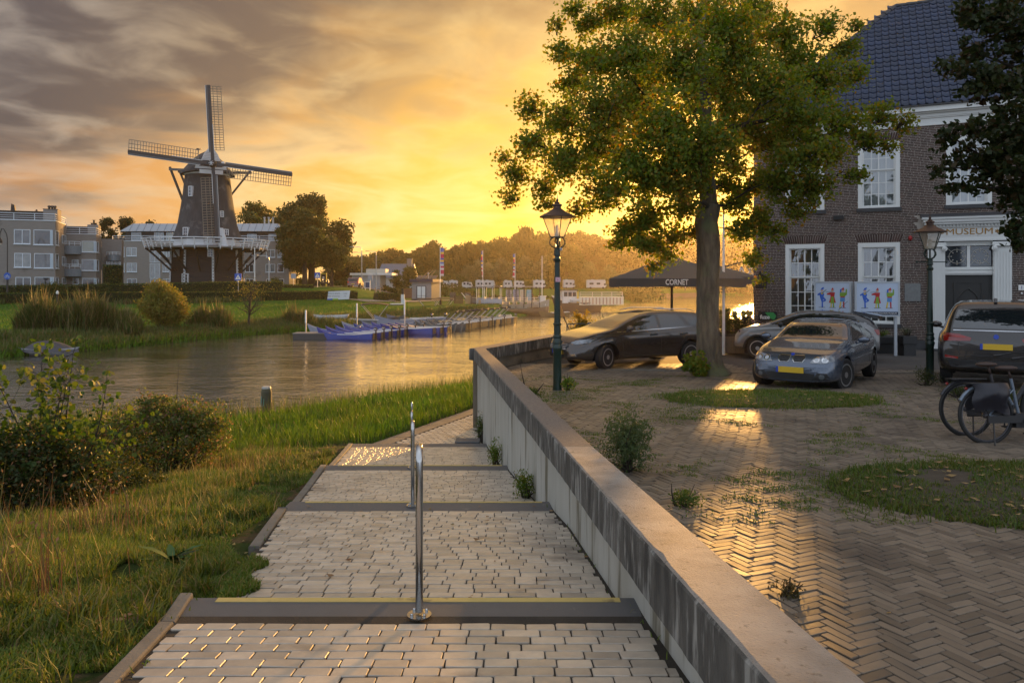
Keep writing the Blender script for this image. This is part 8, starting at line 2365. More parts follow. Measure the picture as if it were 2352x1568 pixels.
def make_car(name, label, pos, yaw, L_, W, ZB, ZS, ZT, axles, wr, paint, track, tum=.40, cb=.09, steer=0, spokes=5, roofmat=None, wells=.055, pitch=0.0, low=None):
 t = thing(name, label, 'car', pos, 0)
 t.rotation_euler = Euler((0, pitch, yaw)); t.rotation_mode = 'XYZ'
 xs = sorted(set([round(p[0], 3) for p in ZT] + [round(-L_ / 2 + L_ * i / 26, 3) for i in range(27)]))
 xs = [x for i, x in enumerate(xs) if i == 0 or x - xs[i - 1] > .03 or i == len(xs) - 1]
 V = []; m = 23
 for x in xs:
  w, zb, zs, zt = interp(W, x), interp(ZB, x), interp(ZS, x), interp(ZT, x)
  zs = min(zs, zt - .02); th = zt - zs; c_ = w - min(cb, .05 + th); rw = c_ - th * tum
  h = [(0, zb), (w - .15, zb), (w - .03, zb + .07), (w, max(zb + .12, .50 * min(1, zs))), (w - .004, zs - .13), (w - .04, zs - .02), (c_, zs + min(.015, th * .3)), ((c_ + rw) / 2 + .012, zs + th * .5), (rw, zs + th * .9), (rw * .86, zs + th * .975), (rw * .45, zt - .003), (0, zt)]
  V += [(x, y, z) for y, z in h] + [(x, -y, z) for y, z in h[-2:0:-1]]
 m = 22; F = [(i * m + k, (i + 1) * m + k, (i + 1) * m + (k + 1) % m, i * m + (k + 1) % m) for i in range(len(xs) - 1) for k in range(m)]
 F += [tuple(range(m)), tuple((len(xs) - 1) * m + k for k in range(m - 1, -1, -1))]
 o = mesh_obj('body', V, F, [paint, plast, roofmat or paint], None, True)
 md = o.modifiers.new('s', 'SUBSURF'); md.levels = 2; md.render_levels = 2
 cut = []
 for ax in axles:
  for s in (-1, 1):
   c = MB(); c.m = Matrix.Translation((ax, s * (interp(W, ax) - .10), wr)) @ Matrix.Rotation(R(90), 4, 'X'); c.lathe([(wr + wells, -.20), (wr + wells, .22)], 28)
   co = c.build('cut', plast); cut.append(co)
   b = o.modifiers.new('b', 'BOOLEAN'); b.object = co; b.operation = 'DIFFERENCE'; b.solver = 'EXACT'
 dg = bpy.context.evaluated_depsgraph_get(); me = bpy.data.meshes.new_from_object(o.evaluated_get(dg)); o.modifiers.clear(); o.data = me; me.name = 'body'
 for c in cut: bpy.data.objects.remove(c)
 for p in me.polygons:
  c = p.center
  if any(math.hypot(c.x - ax, c.z - wr) < wr + wells + .006 and abs(c.y) > .35 and (abs(p.normal.y) < .5 or abs(c.y) < interp(W, ax) - .2) for ax in axles): p.material_index = 1
  elif c.z < (low or .24): p.material_index = 1
  elif roofmat and c.z > interp(ZS, c.x) + .10 and interp(ZT, c.x) - interp(ZS, c.x) > .18: p.material_index = 2
 o.data.set_sharp_from_angle(angle=R(38)); o.parent = t
 bvh = BVHTree.FromPolygons([v.co[:] for v in me.vertices], [p.vertices[:] for p in me.polygons])
 def decal(nm, poly, view, mat, off=.006, par=None, rings=4, per=30):
  """poly in (lateral, z) for view f/b, (x, z) for l/r, (x, y) for t"""
  pts = []; n = len(poly); seg = [math.dist(poly[i], poly[(i + 1) % n]) for i in range(n)]; tot = sum(seg)
  for i in range(n):
   k = max(1, round(per * seg[i] / tot)); a, b = poly[i], poly[(i + 1) % n]
   pts += [(a[0] + (b[0] - a[0]) * j / k, a[1] + (b[1] - a[1]) * j / k) for j in range(k)]
  cx = sum(p[0] for p in poly) / n; cz = sum(p[1] for p in poly) / n
  k = len(pts); vs = []; 
  for r_ in range(rings + 2):
   q = min(1.0, (r_ + (0 if r_ else .02)) / rings)
   for a, b in pts:
    u, v = cx + (a - cx) * q, cz + (b - cz) * q
    if view == 'f': og, d = Vector((5, u, v)), Vector((-1, 0, 0))
    elif view == 'b': og, d = Vector((-5, u, v)), Vector((1, 0, 0))
    elif view == 't': og, d = Vector((u, v, 5)), Vector((0, 0, -1))
    else: s = 1 if view == 'l' else -1; og, d = Vector((u, 3 * s, v)), Vector((0, -s, 0))
    hit = bvh.ray_cast(og, d)
    if hit[0] is None: return None
    vs.append(hit[0] - d * (off if r_ <= rings else -.012))
  fs = [(r_ * k + i, r_ * k + (i + 1) % k, (r_ + 1) * k + (i + 1) % k, (r_ + 1) * k + i) for r_ in range(rings + 1) for i in range(k)] + [tuple(range(k))]
  q = mesh_obj(nm, vs, fs, mat, par or o, True); q.data.set_sharp_from_angle(angle=R(50)); return q
 for ax in axles:
  for s in (-1, 1):
   w = bpy.data.objects.new('wheel', None); st = steer if ax > 0 else 0
   T = Matrix.Rotation(R(90), 4, 'X'); yy = s * (track / 2)
   m_ = MB(); m_.m = T; m_.lathe([(wr * .66, -.10), (wr * .92, -.108), (wr, -.085), (wr, .085), (wr * .92, .108), (wr * .66, .10)], 28)
   wo = m_.build('wheel', tyre, t, auto=40); wo.location = (ax, yy, wr); wo.rotation_euler = (0, 0, st)
   m_ = MB(); m_.m = T; m_.lathe([(wr * .67, s * -.02 - .01), (wr * .67, s * -.02 + .01)], 24); m_.build('rim_well', plast, wo)
   m_ = MB(); m_.m = T
   for k in range(24):
    a = k * PI / 12; b = a + PI / 12
    m_.bar((wr * .65 * math.cos(a), wr * .65 * math.sin(a), -s * .095), (wr * .65 * math.cos(b), wr * .65 * math.sin(b), -s * .095), .025, .02)
   for k in range(spokes):
    a = 2 * PI * k / spokes + .3
    for da in (-.16, .16): m_.bar((.05 * math.cos(a), .05 * math.sin(a), -s * .09), (wr * .65 * math.cos(a + da), wr * .65 * math.sin(a + da), -s * .085), .03, .02)
   m_.lathe([(.06, -s * .095 - .012), (.055, -s * .095 + .012)], 12); m_.build('rim', rim_m, wo)
 def mirror(x, z, s, mat=None):
  y = s * (interp(W, x) - .03)
  MB().ball((x, y + s * .15, z + .06), (.075, .12, .075), 12, 8).bar((x, y, z - .02), (x, y + s * .09, z + .02), .05).build('mirror', mat or paint, t, True)
 def plate(view, y, z, dy=.26, txt=None):
  d = 1 if view == 'f' else -1
  hit = bvh.ray_cast(Vector((5 * d, y, z)), Vector((-d, 0, 0)))[0]; x = hit.x + d * .012
  pl = MB().box(min(x, x + d * .014), y - dy, z - .055, max(x, x + d * .014), y + dy, z + .055).build('number_plate', plate_m, t)
  x1 = x + d * .0145; sg = 1 if view == 'f' else -1
  MB().box(min(x1, x1 + d * .002), y - dy if sg < 0 else y + dy - .045, z - .055, max(x1, x1 + d * .002), y - dy + .045 if sg < 0 else y + dy, z + .055).build('blue_band', plate_b, pl) if False else MB().box(min(x1, x1 + d * .002), (y - dy) if view == 'f' else (y + dy - .045), z - .055, max(x1, x1 + d * .002), (y - dy + .045) if view == 'f' else (y + dy), z + .055).build('blue_band', plate_b, pl)
  return pl
 return t, o, decal, mirror, plate, bvh
def seams(decal, lst, view, mat=None):
 for (a, b) in lst:
  dx, dz = b[0] - a[0], b[1] - a[1]; l = math.hypot(dx, dz); nx, nz = -dz / l * .006, dx / l * .006
  decal('door_seam', [(a[0] - nx, a[1] - nz), (b[0] - nx, b[1] - nz), (b[0] + nx, b[1] + nz), (a[0] + nx, a[1] + nz)], view, mat or plast, .002, None, 1, 14)
gz = lambda x, y: float(zplaza(y))
brown = M('brown_metallic_paint', (.065, .053, .046), .22, metal=.55, coat=1.0)
ZTf = [(-2.28, .92), (-2.22, 1.08), (-2.0, 1.36), (-1.7, 1.43), (-.9, 1.485), (-.3, 1.475), (.1, 1.42), (.6, 1.24), (1.08, 1.02), (1.6, .93), (2.0, .82), (2.2, .68), (2.28, .58)]
ZSf = [(-2.28, .88), (-2.0, 1.02), (-1.2, .99), (0, .95), (1.1, .90), (1.7, .80), (2.28, .50)]
Wf = [(-2.28, .70), (-2.15, .82), (-1.7, .90), (1.3, .91), (1.8, .88), (2.05, .80), (2.2, .66), (2.28, .50)]
t, o, D_, mir, plt, bv = make_car('estate_car', 'brown metallic estate car parked behind the left street lantern', (3.27, 20.26, gz(0, 20)), R(204.3), 4.56, Wf, [(-2.28, .34), (-1.9, .24), (1.8, .20), (2.28, .26)], ZSf, ZTf, (-1.325, 1.325), .325, brown, 1.56, steer=R(24), spokes=10)
for v in 'lr':
 D_('side_window', [(.78, .985), (.10, 1.34), (-.28, 1.38), (-.32, .99)], v, cglass); D_('side_window', [(-.40, .99), (-.38, 1.385), (-1.0, 1.37), (-1.25, 1.05)], v, cglass); D_('side_window', [(-1.36, 1.07), (-1.14, 1.36), (-1.62, 1.30), (-1.92, 1.10)], v, cglass)
 D_('chrome_strip', [(.98, .945), (.98, .965), (-1.9, 1.075), (-1.9, 1.055)], v, chrome, .012, None, 1, 40)
 seams(D_, [((.88, .93), (.82, .35)), ((-.36, .97), (-.34, .35)), ((-1.28, 1.0), (-1.0, .62))], v)
 for x in (-.12, -1.08): D_('door_handle', [(x - .11, .85), (x + .11, .84), (x + .11, .88), (x - .11, .89)], v, plast, .03, None, 2, 16)
 D_('sill_line', [(.8, .33), (-.9, .33), (-.9, .36), (.8, .345)], v, chrome if False else M('sill_sheen', (.12, .115, .11), .25, metal=.6), .012, None, 1, 30)
D_('windscreen', [(-.62, 1.06), (.62, 1.06), (.52, 1.40), (-.52, 1.40)], 'f', cglass, .01, None, 5, 40)
for s in (-1, 1):
 D_('headlight', [(s * .50, .70), (s * .62, .76), (s * .84, .80), (s * .83, .70), (s * .66, .66)], 'f', lampg, .012, None, 3, 24)
 D_('fog_light', [(s * .48, .40), (s * .70, .42), (s * .72, .36), (s * .50, .34)], 'f', chrome, .010, None, 2, 16)
g = D_('grille', [(-.44, .68), (.44, .68), (.50, .60), (.36, .50), (-.36, .50), (-.50, .60)], 'f', plast, .012, None, 3, 24)
for z in (.53, .57, .61, .65): D_('grille_bar', [(-.42, z - .008), (.42, z - .008), (.42, z + .008), (-.42, z + .008)], 'f', chrome, .026, g, 1, 20)
D_('lower_grille', [(-.40, .38), (.40, .38), (.36, .28), (-.36, .28)], 'f', plast, .008, None, 2, 16); plt('f', 0, .44)
for s in (-1, 1): mir(.72, .99, s); MB().tube([(.0, s * .58, 1.475), (-.4, s * .60, 1.53), (-1.4, s * .58, 1.51), (-1.7, s * .56, 1.44)], .014, 6).build('roof_rail', chrome, t)
bg_ = M('blue_grey_metallic_paint', (.10, .125, .17), .24, metal=.6, coat=1.0)
ZTb = [(-2.245, .80), (-2.18, .94), (-1.75, .99), (-1.45, 1.10), (-1.05, 1.27), (-.55, 1.355), (-.15, 1.35), (.18, 1.27), (.72, .97), (1.2, .92), (1.7, .84), (2.05, .74), (2.18, .62), (2.245, .50)]
ZSb = [(-2.245, .75), (-1.8, .93), (-1, .90), (0, .87), (.8, .85), (1.6, .77), (2.1, .66), (2.245, .45)]
Wb = [(-2.245, .66), (-2.05, .80), (-1.5, .875), (1.3, .878), (1.75, .85), (2.0, .79), (2.16, .68), (2.245, .52)]
t, o, D_, mir, plt, bv = make_car('coupe', 'blue grey coupe with round double headlights and kidney grille parked in front of the museum', (6.74, 16.24, gz(0, 16.0)), R(233.8), 4.49, Wb, [(-2.245, .32), (-1.9, .22), (1.8, .18), (2.245, .22)], ZSb, ZTb, (-1.36, 1.365), .325, bg_, 1.50, steer=R(-16), spokes=7)
for v in 'lr':
 D_('side_window', [(.45, .93), (.06, 1.20), (-.30, 1.27), (-.62, 1.26), (-.62, .94)], v, cglass); D_('side_window', [(-.70, .95), (-.70, 1.25), (-1.02, 1.17), (-1.34, 1.0), (-1.36, .96)], v, cglass)
 seams(D_, [((.66, .84), (.62, .34)), ((-.66, .90), (-.78, .36))], v); D_('door_handle', [(-.58, .80), (-.38, .79), (-.38, .82), (-.58, .83)], v, bg_, .03, None, 2, 16)
 D_('rub_strip', [(.95, .56), (-1.0, .56), (-1.0, .60), (.95, .60)], v, bg_, .02, None, 1, 30)
D_('windscreen', [(-.62, .985), (.62, .985), (.54, 1.20), (.46, 1.29), (-.46, 1.29), (-.54, 1.20)], 'f', cglass, .008, None, 5, 40)
for s in (-1, 1):
 h = D_('headlight', [(s * .36, .60), (s * .42, .70), (s * .62, .745), (s * .74, .73), (s * .76, .64), (s * .60, .595)], 'f', lampg, .010, None, 3, 30)
 for cy in (.47, .62): D_('lamp_ring', arc_poly(s * cy, .665, .058, .052), 'f', chrome, .018, h, 2, 16); D_('lamp_bulb', arc_poly(s * cy, .665, .038, .034), 'f', M('lamp_lens', (.5, .53, .56), .05, spec=1), .024, h, 2, 16)
 k = D_('kidney_ring', [(s * .025, .73), (s * .23, .735), (s * .265, .68), (s * .22, .60), (s * .06, .60), (s * .025, .64)], 'f', chrome, .010, None, 2, 30); D_('kidney_grille', [(s * .04, .718), (s * .222, .722), (s * .25, .68), (s * .21, .613), (s * .067, .613), (s * .04, .645)], 'f', plast, .018, k, 2, 30)
 for i in range(7): D_('grille_slat', [(s * (.06 + i * .026), .625), (s * (.064 + i * .026), .625), (s * (.064 + i * .026), .71), (s * (.06 + i * .026), .71)], 'f', M('dark_chrome', (.1, .1, .1), .3, metal=.8), .024, k, 1, 8)
 D_('fog_light_recess', [(s * .40, .27), (s * .50, .42), (s * .66, .41), (s * .72, .29)], 'f', plast, .006, None, 2, 20); D_('fog_light', arc_poly(s * .58, .345, .05, .05), 'f', M('fog_lens', (.10, .11, .12), .1, spec=1), .016, None, 2, 14)
D_('lower_intake', [(-.46, .40), (.46, .40), (.40, .27), (-.40, .27)], 'f', plast, .006, None, 2, 24); D_('bumper_strip', [(-.68, .475), (.68, .475), (.68, .515), (-.68, .515)], 'f', bg_, .022, None, 1, 40)
D_('badge', arc_poly(2.02, 0, .036, .036), 't', plate_b, .01, None, 2, 14); plt('f', 0, .455); [mir(.52, .92, s) for s in (-1, 1)]
grey_p = M('grey_car_paint', (.20, .205, .21), .32, metal=.3, coat=.8); blk_p = M('black_car_paint', (.014, .014, .016), .18, coat=1)
ZTc = [(-2.0, .80), (-1.95, 1.0), (-1.75, 1.22), (-1.35, 1.39), (-.7, 1.46), (-.1, 1.46), (.25, 1.40), (.7, 1.20), (1.08, 1.04), (1.5, .97), (1.8, .88), (1.95, .72), (2.0, .6)]
ZSc = [(-2.0, .75), (-1.6, 1.05), (-.8, 1.02), (0, .96), (1.0, .93), (1.6, .86), (2.0, .52)]
Wc = [(-2, .66), (-1.8, .80), (-1.4, .87), (1.2, .87), (1.6, .84), (1.88, .74), (2, .55)]
t, o, D_, mir, plt, bv = make_car('crossover_car', 'light grey small car with black roof and open tailgate close to the museum wall', (8.78, 22.15, gz(0, 22)), R(155), 4.0, Wc, [(-2, .36), (-1.7, .27), (1.7, .24), (2, .32)], ZSc, ZTc, (-1.27, 1.27), .325, grey_p, 1.50, spokes=5, roofmat=blk_p, low=.34)
for v in 'lr':
 D_('side_window', [(.62, 1.0), (.12, 1.33), (-.30, 1.38), (-.34, 1.0)], v, cglass); D_('side_window', [(-.42, 1.0), (-.40, 1.38), (-.95, 1.35), (-1.35, 1.10), (-1.3, 1.05)], v, cglass)
 seams(D_, [((.82, .92), (.78, .38)), ((-.38, .98), (-.36, .38))], v)
 for ax in (-1.27, 1.27): D_('arch_trim', [(ax + (.39) * math.cos(R(a)), .33 + .39 * math.sin(R(a))) for a in range(8, 176, 12)] + [(ax + .46 * math.cos(R(a)), .33 + .46 * math.sin(R(a))) for a in range(172, 4, -12)], v, plast, .012, None, 1, 40) if False else None
D_('windscreen', [(-.58, 1.07), (.58, 1.07), (.48, 1.38), (-.48, 1.38)], 'f', cglass, .008, None, 5, 30)
for s in (-1, 1):
 D_('headlight', [(s * .40, .86), (s * .72, .90), (s * .72, .84), (s * .42, .81)], 'f', lampg, .01, None, 2, 20); mir(.62, .99, s, plast)
 D_('tail_light', [(s * .48, .95), (s * .66, .95), (s * .66, .80), (s * .50, .80)], 'b', tail_m, .01, None, 2, 16)
 MB().tube([(1.27 + .385 * math.cos(R(a)), s * .862, .325 + .385 * math.sin(R(a))) for a in range(0, 181, 12)], .035, 6).tube([(-1.27 + .385 * math.cos(R(a)), s * .862, .325 + .385 * math.sin(R(a))) for a in range(0, 181, 12)], .035, 6).build('arch_trim', plast, t)
MB().slab((0, 0, 0), (0, 0, .10), [(-1.3, -.52, 1.36), (-1.3, .52, 1.36), (-2.05, .55, 1.22), (-2.05, -.55, 1.22)]).build('open_tailgate', blk_p, t); MB().tube([(-.9, 0, 1.46), (-1.15, 0, 1.72)], .006, 5).build('antenna', plast, t)
suv = M('dark_grey_suv_paint', (.040, .036, .034), .25, metal=.5, coat=1)
ZTx = [(-2.45, .95), (-2.41, 1.10), (-2.28, 1.38), (-2.10, 1.62), (-1.95, 1.69), (-1.2, 1.74), (-.2, 1.71), (.3, 1.62), (1.1, 1.2), (1.7, 1.12), (2.2, 1.0), (2.45, .7)]
ZSx = [(-2.45, .90), (-2.2, 1.10), (-1, 1.10), (1, 1.05), (2.0, .9), (2.45, .6)]
Wx = [(-2.45, .86), (-2.3, .95), (-1.8, .99), (1.5, .99), (2.1, .88), (2.45, .6)]
hd = R(90 - 32); cx, cy = 9.16 + math.cos(hd) * 2.45, 14.0 + math.sin(hd) * 2.45
t, o, D_, mir, plt, bv = make_car('suv', 'large dark suv seen from behind at the right edge, parked before the museum door', (cx, cy, gz(0, 15.5)), hd, 4.9, Wx, [(-2.45, .40), (-2.0, .28), (2, .26), (2.45, .34)], ZSx, ZTx, (-1.45, 1.5), .37, suv, 1.68, tum=.34, spokes=7, pitch=.03, low=.36)
D_('rear_window', [(-.72, 1.17), (.72, 1.17), (.62, 1.53), (-.62, 1.53)], 'b', cglass, .008, None, 4, 40)
for s in (-1, 1):
 q = D_('tail_light', [(s * .88, 1.08), (s * .86, .92), (s * .42, .93), (s * .40, .99), (s * .60, 1.06)], 'b', tail_m, .02, None, 3, 30); D_('light_bar', [(s * .84, 1.03), (s * .84, 1.01), (s * .50, .995), (s * .50, 1.01)], 'b', M('tail_bright', (.5, .03, .02), .2), .028, q, 1, 16)
 D_('reflector', [(s * .84, .60), (s * .62, .58), (s * .62, .62), (s * .84, .65)], 'b', tail_m, .012, None, 1, 12); mir(.9, 1.12, s)
D_('chrome_line', [(-.70, 1.125), (.70, 1.125), (.70, 1.14), (-.70, 1.14)], 'b', chrome, .012, None, 1, 30); D_('badge', arc_poly(0, 1.02, .045, .045), 'b', plate_b, .02, None, 2, 14); D_('lower_bumper', [(-.80, .56), (.80, .56), (.74, .42), (-.74, .42)], 'b', plast, .012, None, 2, 30)
seams(D_, [((-.62, .90), (-.60, .66)), ((.62, .90), (.60, .66)), ((-.6, .66), (.6, .66))], 'b'); plt('b', 0, .83, .26); MB().bbox(-2.0, -.03, 1.68, -1.86, .03, 1.76, .01).build('antenna_fin', suv, t)
for v in 'lr': D_('side_window', [(.9, 1.14), (.3, 1.52), (-1.9, 1.55), (-2.0, 1.16)], v, cglass)
# ---------------------------------------------------------------- bicycles
def bicycle(label, loc, rz, frame_m, bag, r_=.345):
 t = thing('bicycle', label, 'bicycle', loc, rz); t.rotation_euler = (R(-5), 0, rz)
 for x in (0, 1.10):
  w = MB(); w.tube([(x + r_ * math.cos(a), 0, r_ + r_ * math.sin(a)) for a in [k * PI / 18 for k in range(37)]], .021, 8, False); wo = w.build('wheel', tyre, t, True)
  w = MB(); w.tube([(x + (r_ - .03) * math.cos(a), 0, r_ + (r_ - .03) * math.sin(a)) for a in [k * PI / 16 for k in range(33)]], .010, 5, False)
  for k in range(18): a = k * PI / 9; w.tube([(x, .02 * (-1) ** k, r_), (x + (r_ - .03) * math.cos(a + .12 * (-1) ** k), 0, r_ + (r_ - .03) * math.sin(a + .12 * (-1) ** k))], .0016, 3)
  w.ball((x, 0, r_), (.04, .05, .04), 8, 5); w.build('rim', rim_m if False else M('dark_rim', (.10, .10, .11), .3, metal=.7), wo)
  MB().tube([(x + (r_ + .03) * math.cos(a), 0, r_ + (r_ + .03) * math.sin(a)) for a in [R(20 + k * 13) for k in range(11)]], .022, 6).build('mudguard', frame_m if x == 0 else plast, t)
 f = MB(); st, bb, hd_ = (.36, 0, .80), (.44, 0, .30), (.88, 0, .86)
 f.tube([bb, st], .019, 8).tube([bb, (.62, 0, .36), (.86, 0, .70), hd_], .032, 8).tube([(0, .06, r_), bb], .013, 6).tube([(0, -.06, r_), bb], .013, 6).tube([(0, .05, r_), (.37, .02, .66)], .01, 6).tube([(0, -.05, r_), (.37, -.02, .66)], .01, 6)
 f.tube([(.86, 0, .98), (.96, 0, .62), (1.10, 0, r_)], .018, 8); f.build('frame', frame_m, t)
 MB().cbox((.46, 0, .28), (.22, .12, .18)).cbox((.22, -.07, .30), (.5, .03, .09)).build('chain_case', plast, t)
 MB().tube([(.44, -.1, .30), (.44, -.1, .14)], .01, 5).cbox((.44, -.15, .13), (.09, .1, .02)).tube([(.44, .1, .30), (.44, .1, .46)], .01, 5).cbox((.44, .15, .47), (.09, .1, .02)).build('pedals', plast, t)
 MB().ball((.31, 0, .93), (.14, .09, .035), 12, 6).tube([st, (.33, 0, .91)], .014, 6).build('saddle', M('brown_saddle', (.05, .03, .025), .5), t, True)
 MB().tube([(.86, 0, .96), (.84, 0, 1.06), (.90, 0, 1.08)], .015, 6).tube([(.72, -.30, 1.05), (.84, -.24, 1.08), (.90, 0, 1.08), (.84, .24, 1.08), (.72, .30, 1.05)], .012, 6).tube([(.63, -.31, 1.04), (.74, -.30, 1.05)], .018, 6).tube([(.63, .31, 1.04), (.74, .30, 1.05)], .018, 6).build('handlebar', plast, t)
 MB().box(-.22, -.07, .735, .26, .07, .75).tube([(-.2, .06, .74), (0, .06, r_)], .006, 4).tube([(-.2, -.06, .74), (0, -.06, r_)], .006, 4).build('rack', plast, t); MB().ball((-.24, 0, .68), (.015, .03, .02), 6, 4).build('rear_light', tail_m, t)
 MB().tube([(.95, 0, .82), (1.0, 0, .82)], .03, 8).build('front_light', plast, t)
 MB().tube([(.06, -.05, .30), (-.05, -.20, .0)], .010, 5).build('kickstand', plast, t)
 if bag:
  for s in (-1, 1):
   n = 8; V = []
   for i in range(n + 1):
    for j in range(7):
     u, v = i / n, j / 6; V.append((-.20 + .46 * u + .02 * math.sin(7 * v), s * (.07 + (.13 * math.sin(PI * u) ** .5 * (.35 + .65 * math.sin(PI * min(v + .12, 1)))) + .012 * math.sin(13 * u + 9 * v)), .75 - .36 * v * (1 - .1 * math.sin(5 * u))))
   mesh_obj('pannier_bag', V, [(i * 7 + j, i * 7 + j + 1, i * 7 + j + 8, i * 7 + j + 7) for i in range(n) for j in range(6)], M('bag_black', (.015, .015, .022), .35), t, True)
by = 9.25; bx = X_(2268, by)
bicycle('front parked bicycle with black pannier bags and pale grey frame at the right edge', (bx, by, gz(0, by) - .01), R(4), M('pale_grey_frame', (.16, .20, .25), .35, metal=.3), True)
bicycle('rear parked dark bicycle half hidden behind the one with panniers', (X_(2222, 9.75), 9.75, gz(0, 9.75) - .01), R(2), M('dark_frame', (.03, .03, .035), .35), False)
# ---------------------------------------------------------------- terrace: parasols, awning, planters, people
fab = M('parasol_fabric', (.072, .066, .060), .8, var=.3, vscale=2, col2=(.09, .08, .072), bump=.1, bscale=200)
def parasol(label, px, d, side, rot, zval, ztop, words):
 x = X_(px, d); z0 = gz(0, d); t = thing('parasol', label, 'parasol', (x, d, z0), R(rot)); h = side / 2
 zv, zt = zval - z0, ztop - z0
 P = []
 for k in range(8):
  a = k * PI / 4 + PI / 4; r_ = h * (math.sqrt(2) if k % 2 == 0 else 1.0); P.append((r_ * math.cos(a), r_ * math.sin(a), zv + .27 + (.0 if k % 2 == 0 else .0)))
 for k in range(8):
  a, b = P[k], P[(k + 1) % 8]; V = []
  n = 6
  for i in range(n + 1):
   u = i / n; sag = -.05 * math.sin(PI * u)
   for q in (a, ((a[0] + b[0]) / 2, (a[1] + b[1]) / 2, a[2]), b): V.append((q[0] * (1 - u * .96), q[1] * (1 - u * .96), a[2] + (zt - a[2]) * u + (sag if q is not a and q is not b else 0)))
  mesh_obj('canopy_panel', V, [(3 * i + j, 3 * i + j + 1, 3 * i + j + 4, 3 * i + j + 3) for i in range(n) for j in (0, 1)], fab, t, True)
 for k in range(0, 8, 2):
  a, m_, b = P[k], P[(k + 1) % 8], P[(k + 2) % 8]; V = []; n = 16
  for i in range(n + 1):
   u = i / n; x_, y_ = a[0] + (b[0] - a[0]) * u, a[1] + (b[1] - a[1]) * u; w = 1 + .004 * math.sin(u * 21)
   V += [(x_ * w, y_ * w, a[2]), (x_ * (w + .004), y_ * (w + .004), zv + .02 * math.sin(PI * u) + .012 * math.sin(u * 17))]
  vo = mesh_obj('valance', V, [(2 * i, 2 * i + 1, 2 * i + 3, 2 * i + 2) for i in range(n)], fab, t, True)
  if words:
   nx, ny = m_[0] / h, m_[1] / h
   if k in (4, 6): text('lettering', 'CORNET', .24, white_paint, vo, (m_[0] + nx * .03, m_[1] + ny * .03, zv + .15), (R(90), 0, math.atan2(ny, nx) + R(90)), .003, .72, bold=.005)
 MB().tube([(0, 0, 0), (0, 0, zt - .1)], .045, 10).build('pole', dark_wood, t); MB().lathe([(.14, zt - .03), (.10, zt + .02), (.03, zt + .05)], 8).build('cap', fab, t)
 for k in range(8): MB().bar((0, 0, zv - .02), (P[k][0] * .5, P[k][1] * .5, (P[k][2] + zt) / 2 - .06), .03).build('strut', dark_wood, t); MB().bar((0, 0, zt - .06), (P[k][0] * .97, P[k][1] * .97, P[k][2] - .03), .03).build('rib', dark_wood, t)
 MB().cbox((0, 0, .05), (.8, .8, .1)).build('base', M('paving_base', (.2, .2, .2), .8), t)
parasol('large black square parasol lettered CORNET on the river terrace', 1543, 25.0, 4.15, -8, 4.17, 5.17, True)
parasol('second black parasol partly behind the plaza tree near the museum corner', 1645, 27.6, 2.7, -8, 4.25, 4.95, True)
t = thing('wall_awning', 'black folding arm awning on the side wall of the museum above the terrace', 'awning', (9.3, 28.6, 0), 0)
def wl(px, py, d): v = A(px, py, d); return (v.x - 9.3, v.y - 28.6, v.z)
MB().slab(wl(1728, 596, 29), tuple(a + b for a, b in zip(wl(1728, 596, 29), (0, .0, .05))), [wl(1729, 597, 29.2), wl(1636, 622, 28.2), wl(1650, 620, 32), wl(1742, 590, 33)]).build('fabric', fab, t)
pts = [(1646, 624), (1668, 627), (1676, 617), (1694, 636), (1703, 613), (1714, 638), (1727, 614), (1716, 604), (1726, 596)]
for a, b in zip(pts[:-1], pts[1:]): MB().bar(wl(*a, 28.7), wl(*b, 28.7), .05).build('scissor_arm', white_paint, t)
for a, b in (((1694, 636), (1715, 640)), ((1714, 612), (1731, 632)), ((1703, 613), (1694, 636))): MB().bar(wl(*a, 28.8), wl(*b, 28.8), .05).build('scissor_arm', white_paint, t)
t = thing('flag_mast', 'white flag mast rising behind the trunk of the plaza tree', 'pole', (X_(1662, 23.5), 23.5, gz(0, 23.5))); MB().tube([(0, 0, 0), (0, 0, 4.6)], [.05, .03], 8).build('pole', white_paint, t)
t = thing('planter_box', 'wooden planter box with lush green plants right of the tree trunk', 'planter', (X_(1664, 23.8), 23.8, gz(0, 23.8)), R(-8))
for i in range(8): MB().box(-.50 + i * .135, -.3, .06, -.375 + i * .135, -.27, .60).build('board', wood, t)
MB().box(-.5, -.27, .04, .58, .3, .58).box(-.53, -.32, .60, .61, .33, .64).build('box', dark_wood, t)
for i, (px, d, w, h, zb, lab, mt, sz) in enumerate(((1668, 23.8, .42, .95, .6, 'light green bamboo in the wooden planter box', leaf_far, .09), (1700, 24.4, .38, .75, .55, 'dark leafy shrub right of the planter bamboo', leaf_dark, .08), (1712, 25.0, .3, .5, 1.0, 'pale flowering shrub near the museum corner', leaf_willow, .05), (1338, 23.6, .42, .95, .5, 'yellow leaved bamboo behind the front of the brown car', leafmat('yellow_bamboo', (.14, .14, .02), (.26, .22, .03), (.3, .2, .03), .5), .10),
  (2083, 23.3, .24, .30, .62, 'grass plant in the tall black pot left of the museum door', leaf_willow, .04), (2025, 24.3, .32, .2, .55, 'low yellow green plant in the dark trough under the light box', leaf_bright, .05), (2128, 15.2, .30, .38, 0, 'bushy weeds at the foot of the right lantern', leaf_far, .05), (2205, 14.2 - .9, .40, .26, 0, 'low weeds behind the rear bicycle wheel', leaf_far, .05), (2330, 12.2, .5, .3, 0, 'low weeds under the bicycle handlebars', leaf_far, .05), (1500, 26.5, .5, .5, .75, 'small leafy plants on the terrace edge above the brown car roof', leaf_dark, .06))):
 bush('potted_plant' if zb else 'plaza_weeds', lab, 'plant', (X_(px, d), d, gz(0, d) + zb), [((0, 0, h * .45), (w, w * .7, h * .55))], 12, sz, .05, mt, 12, .1, nclump=900, up=.7, aspect=.35)
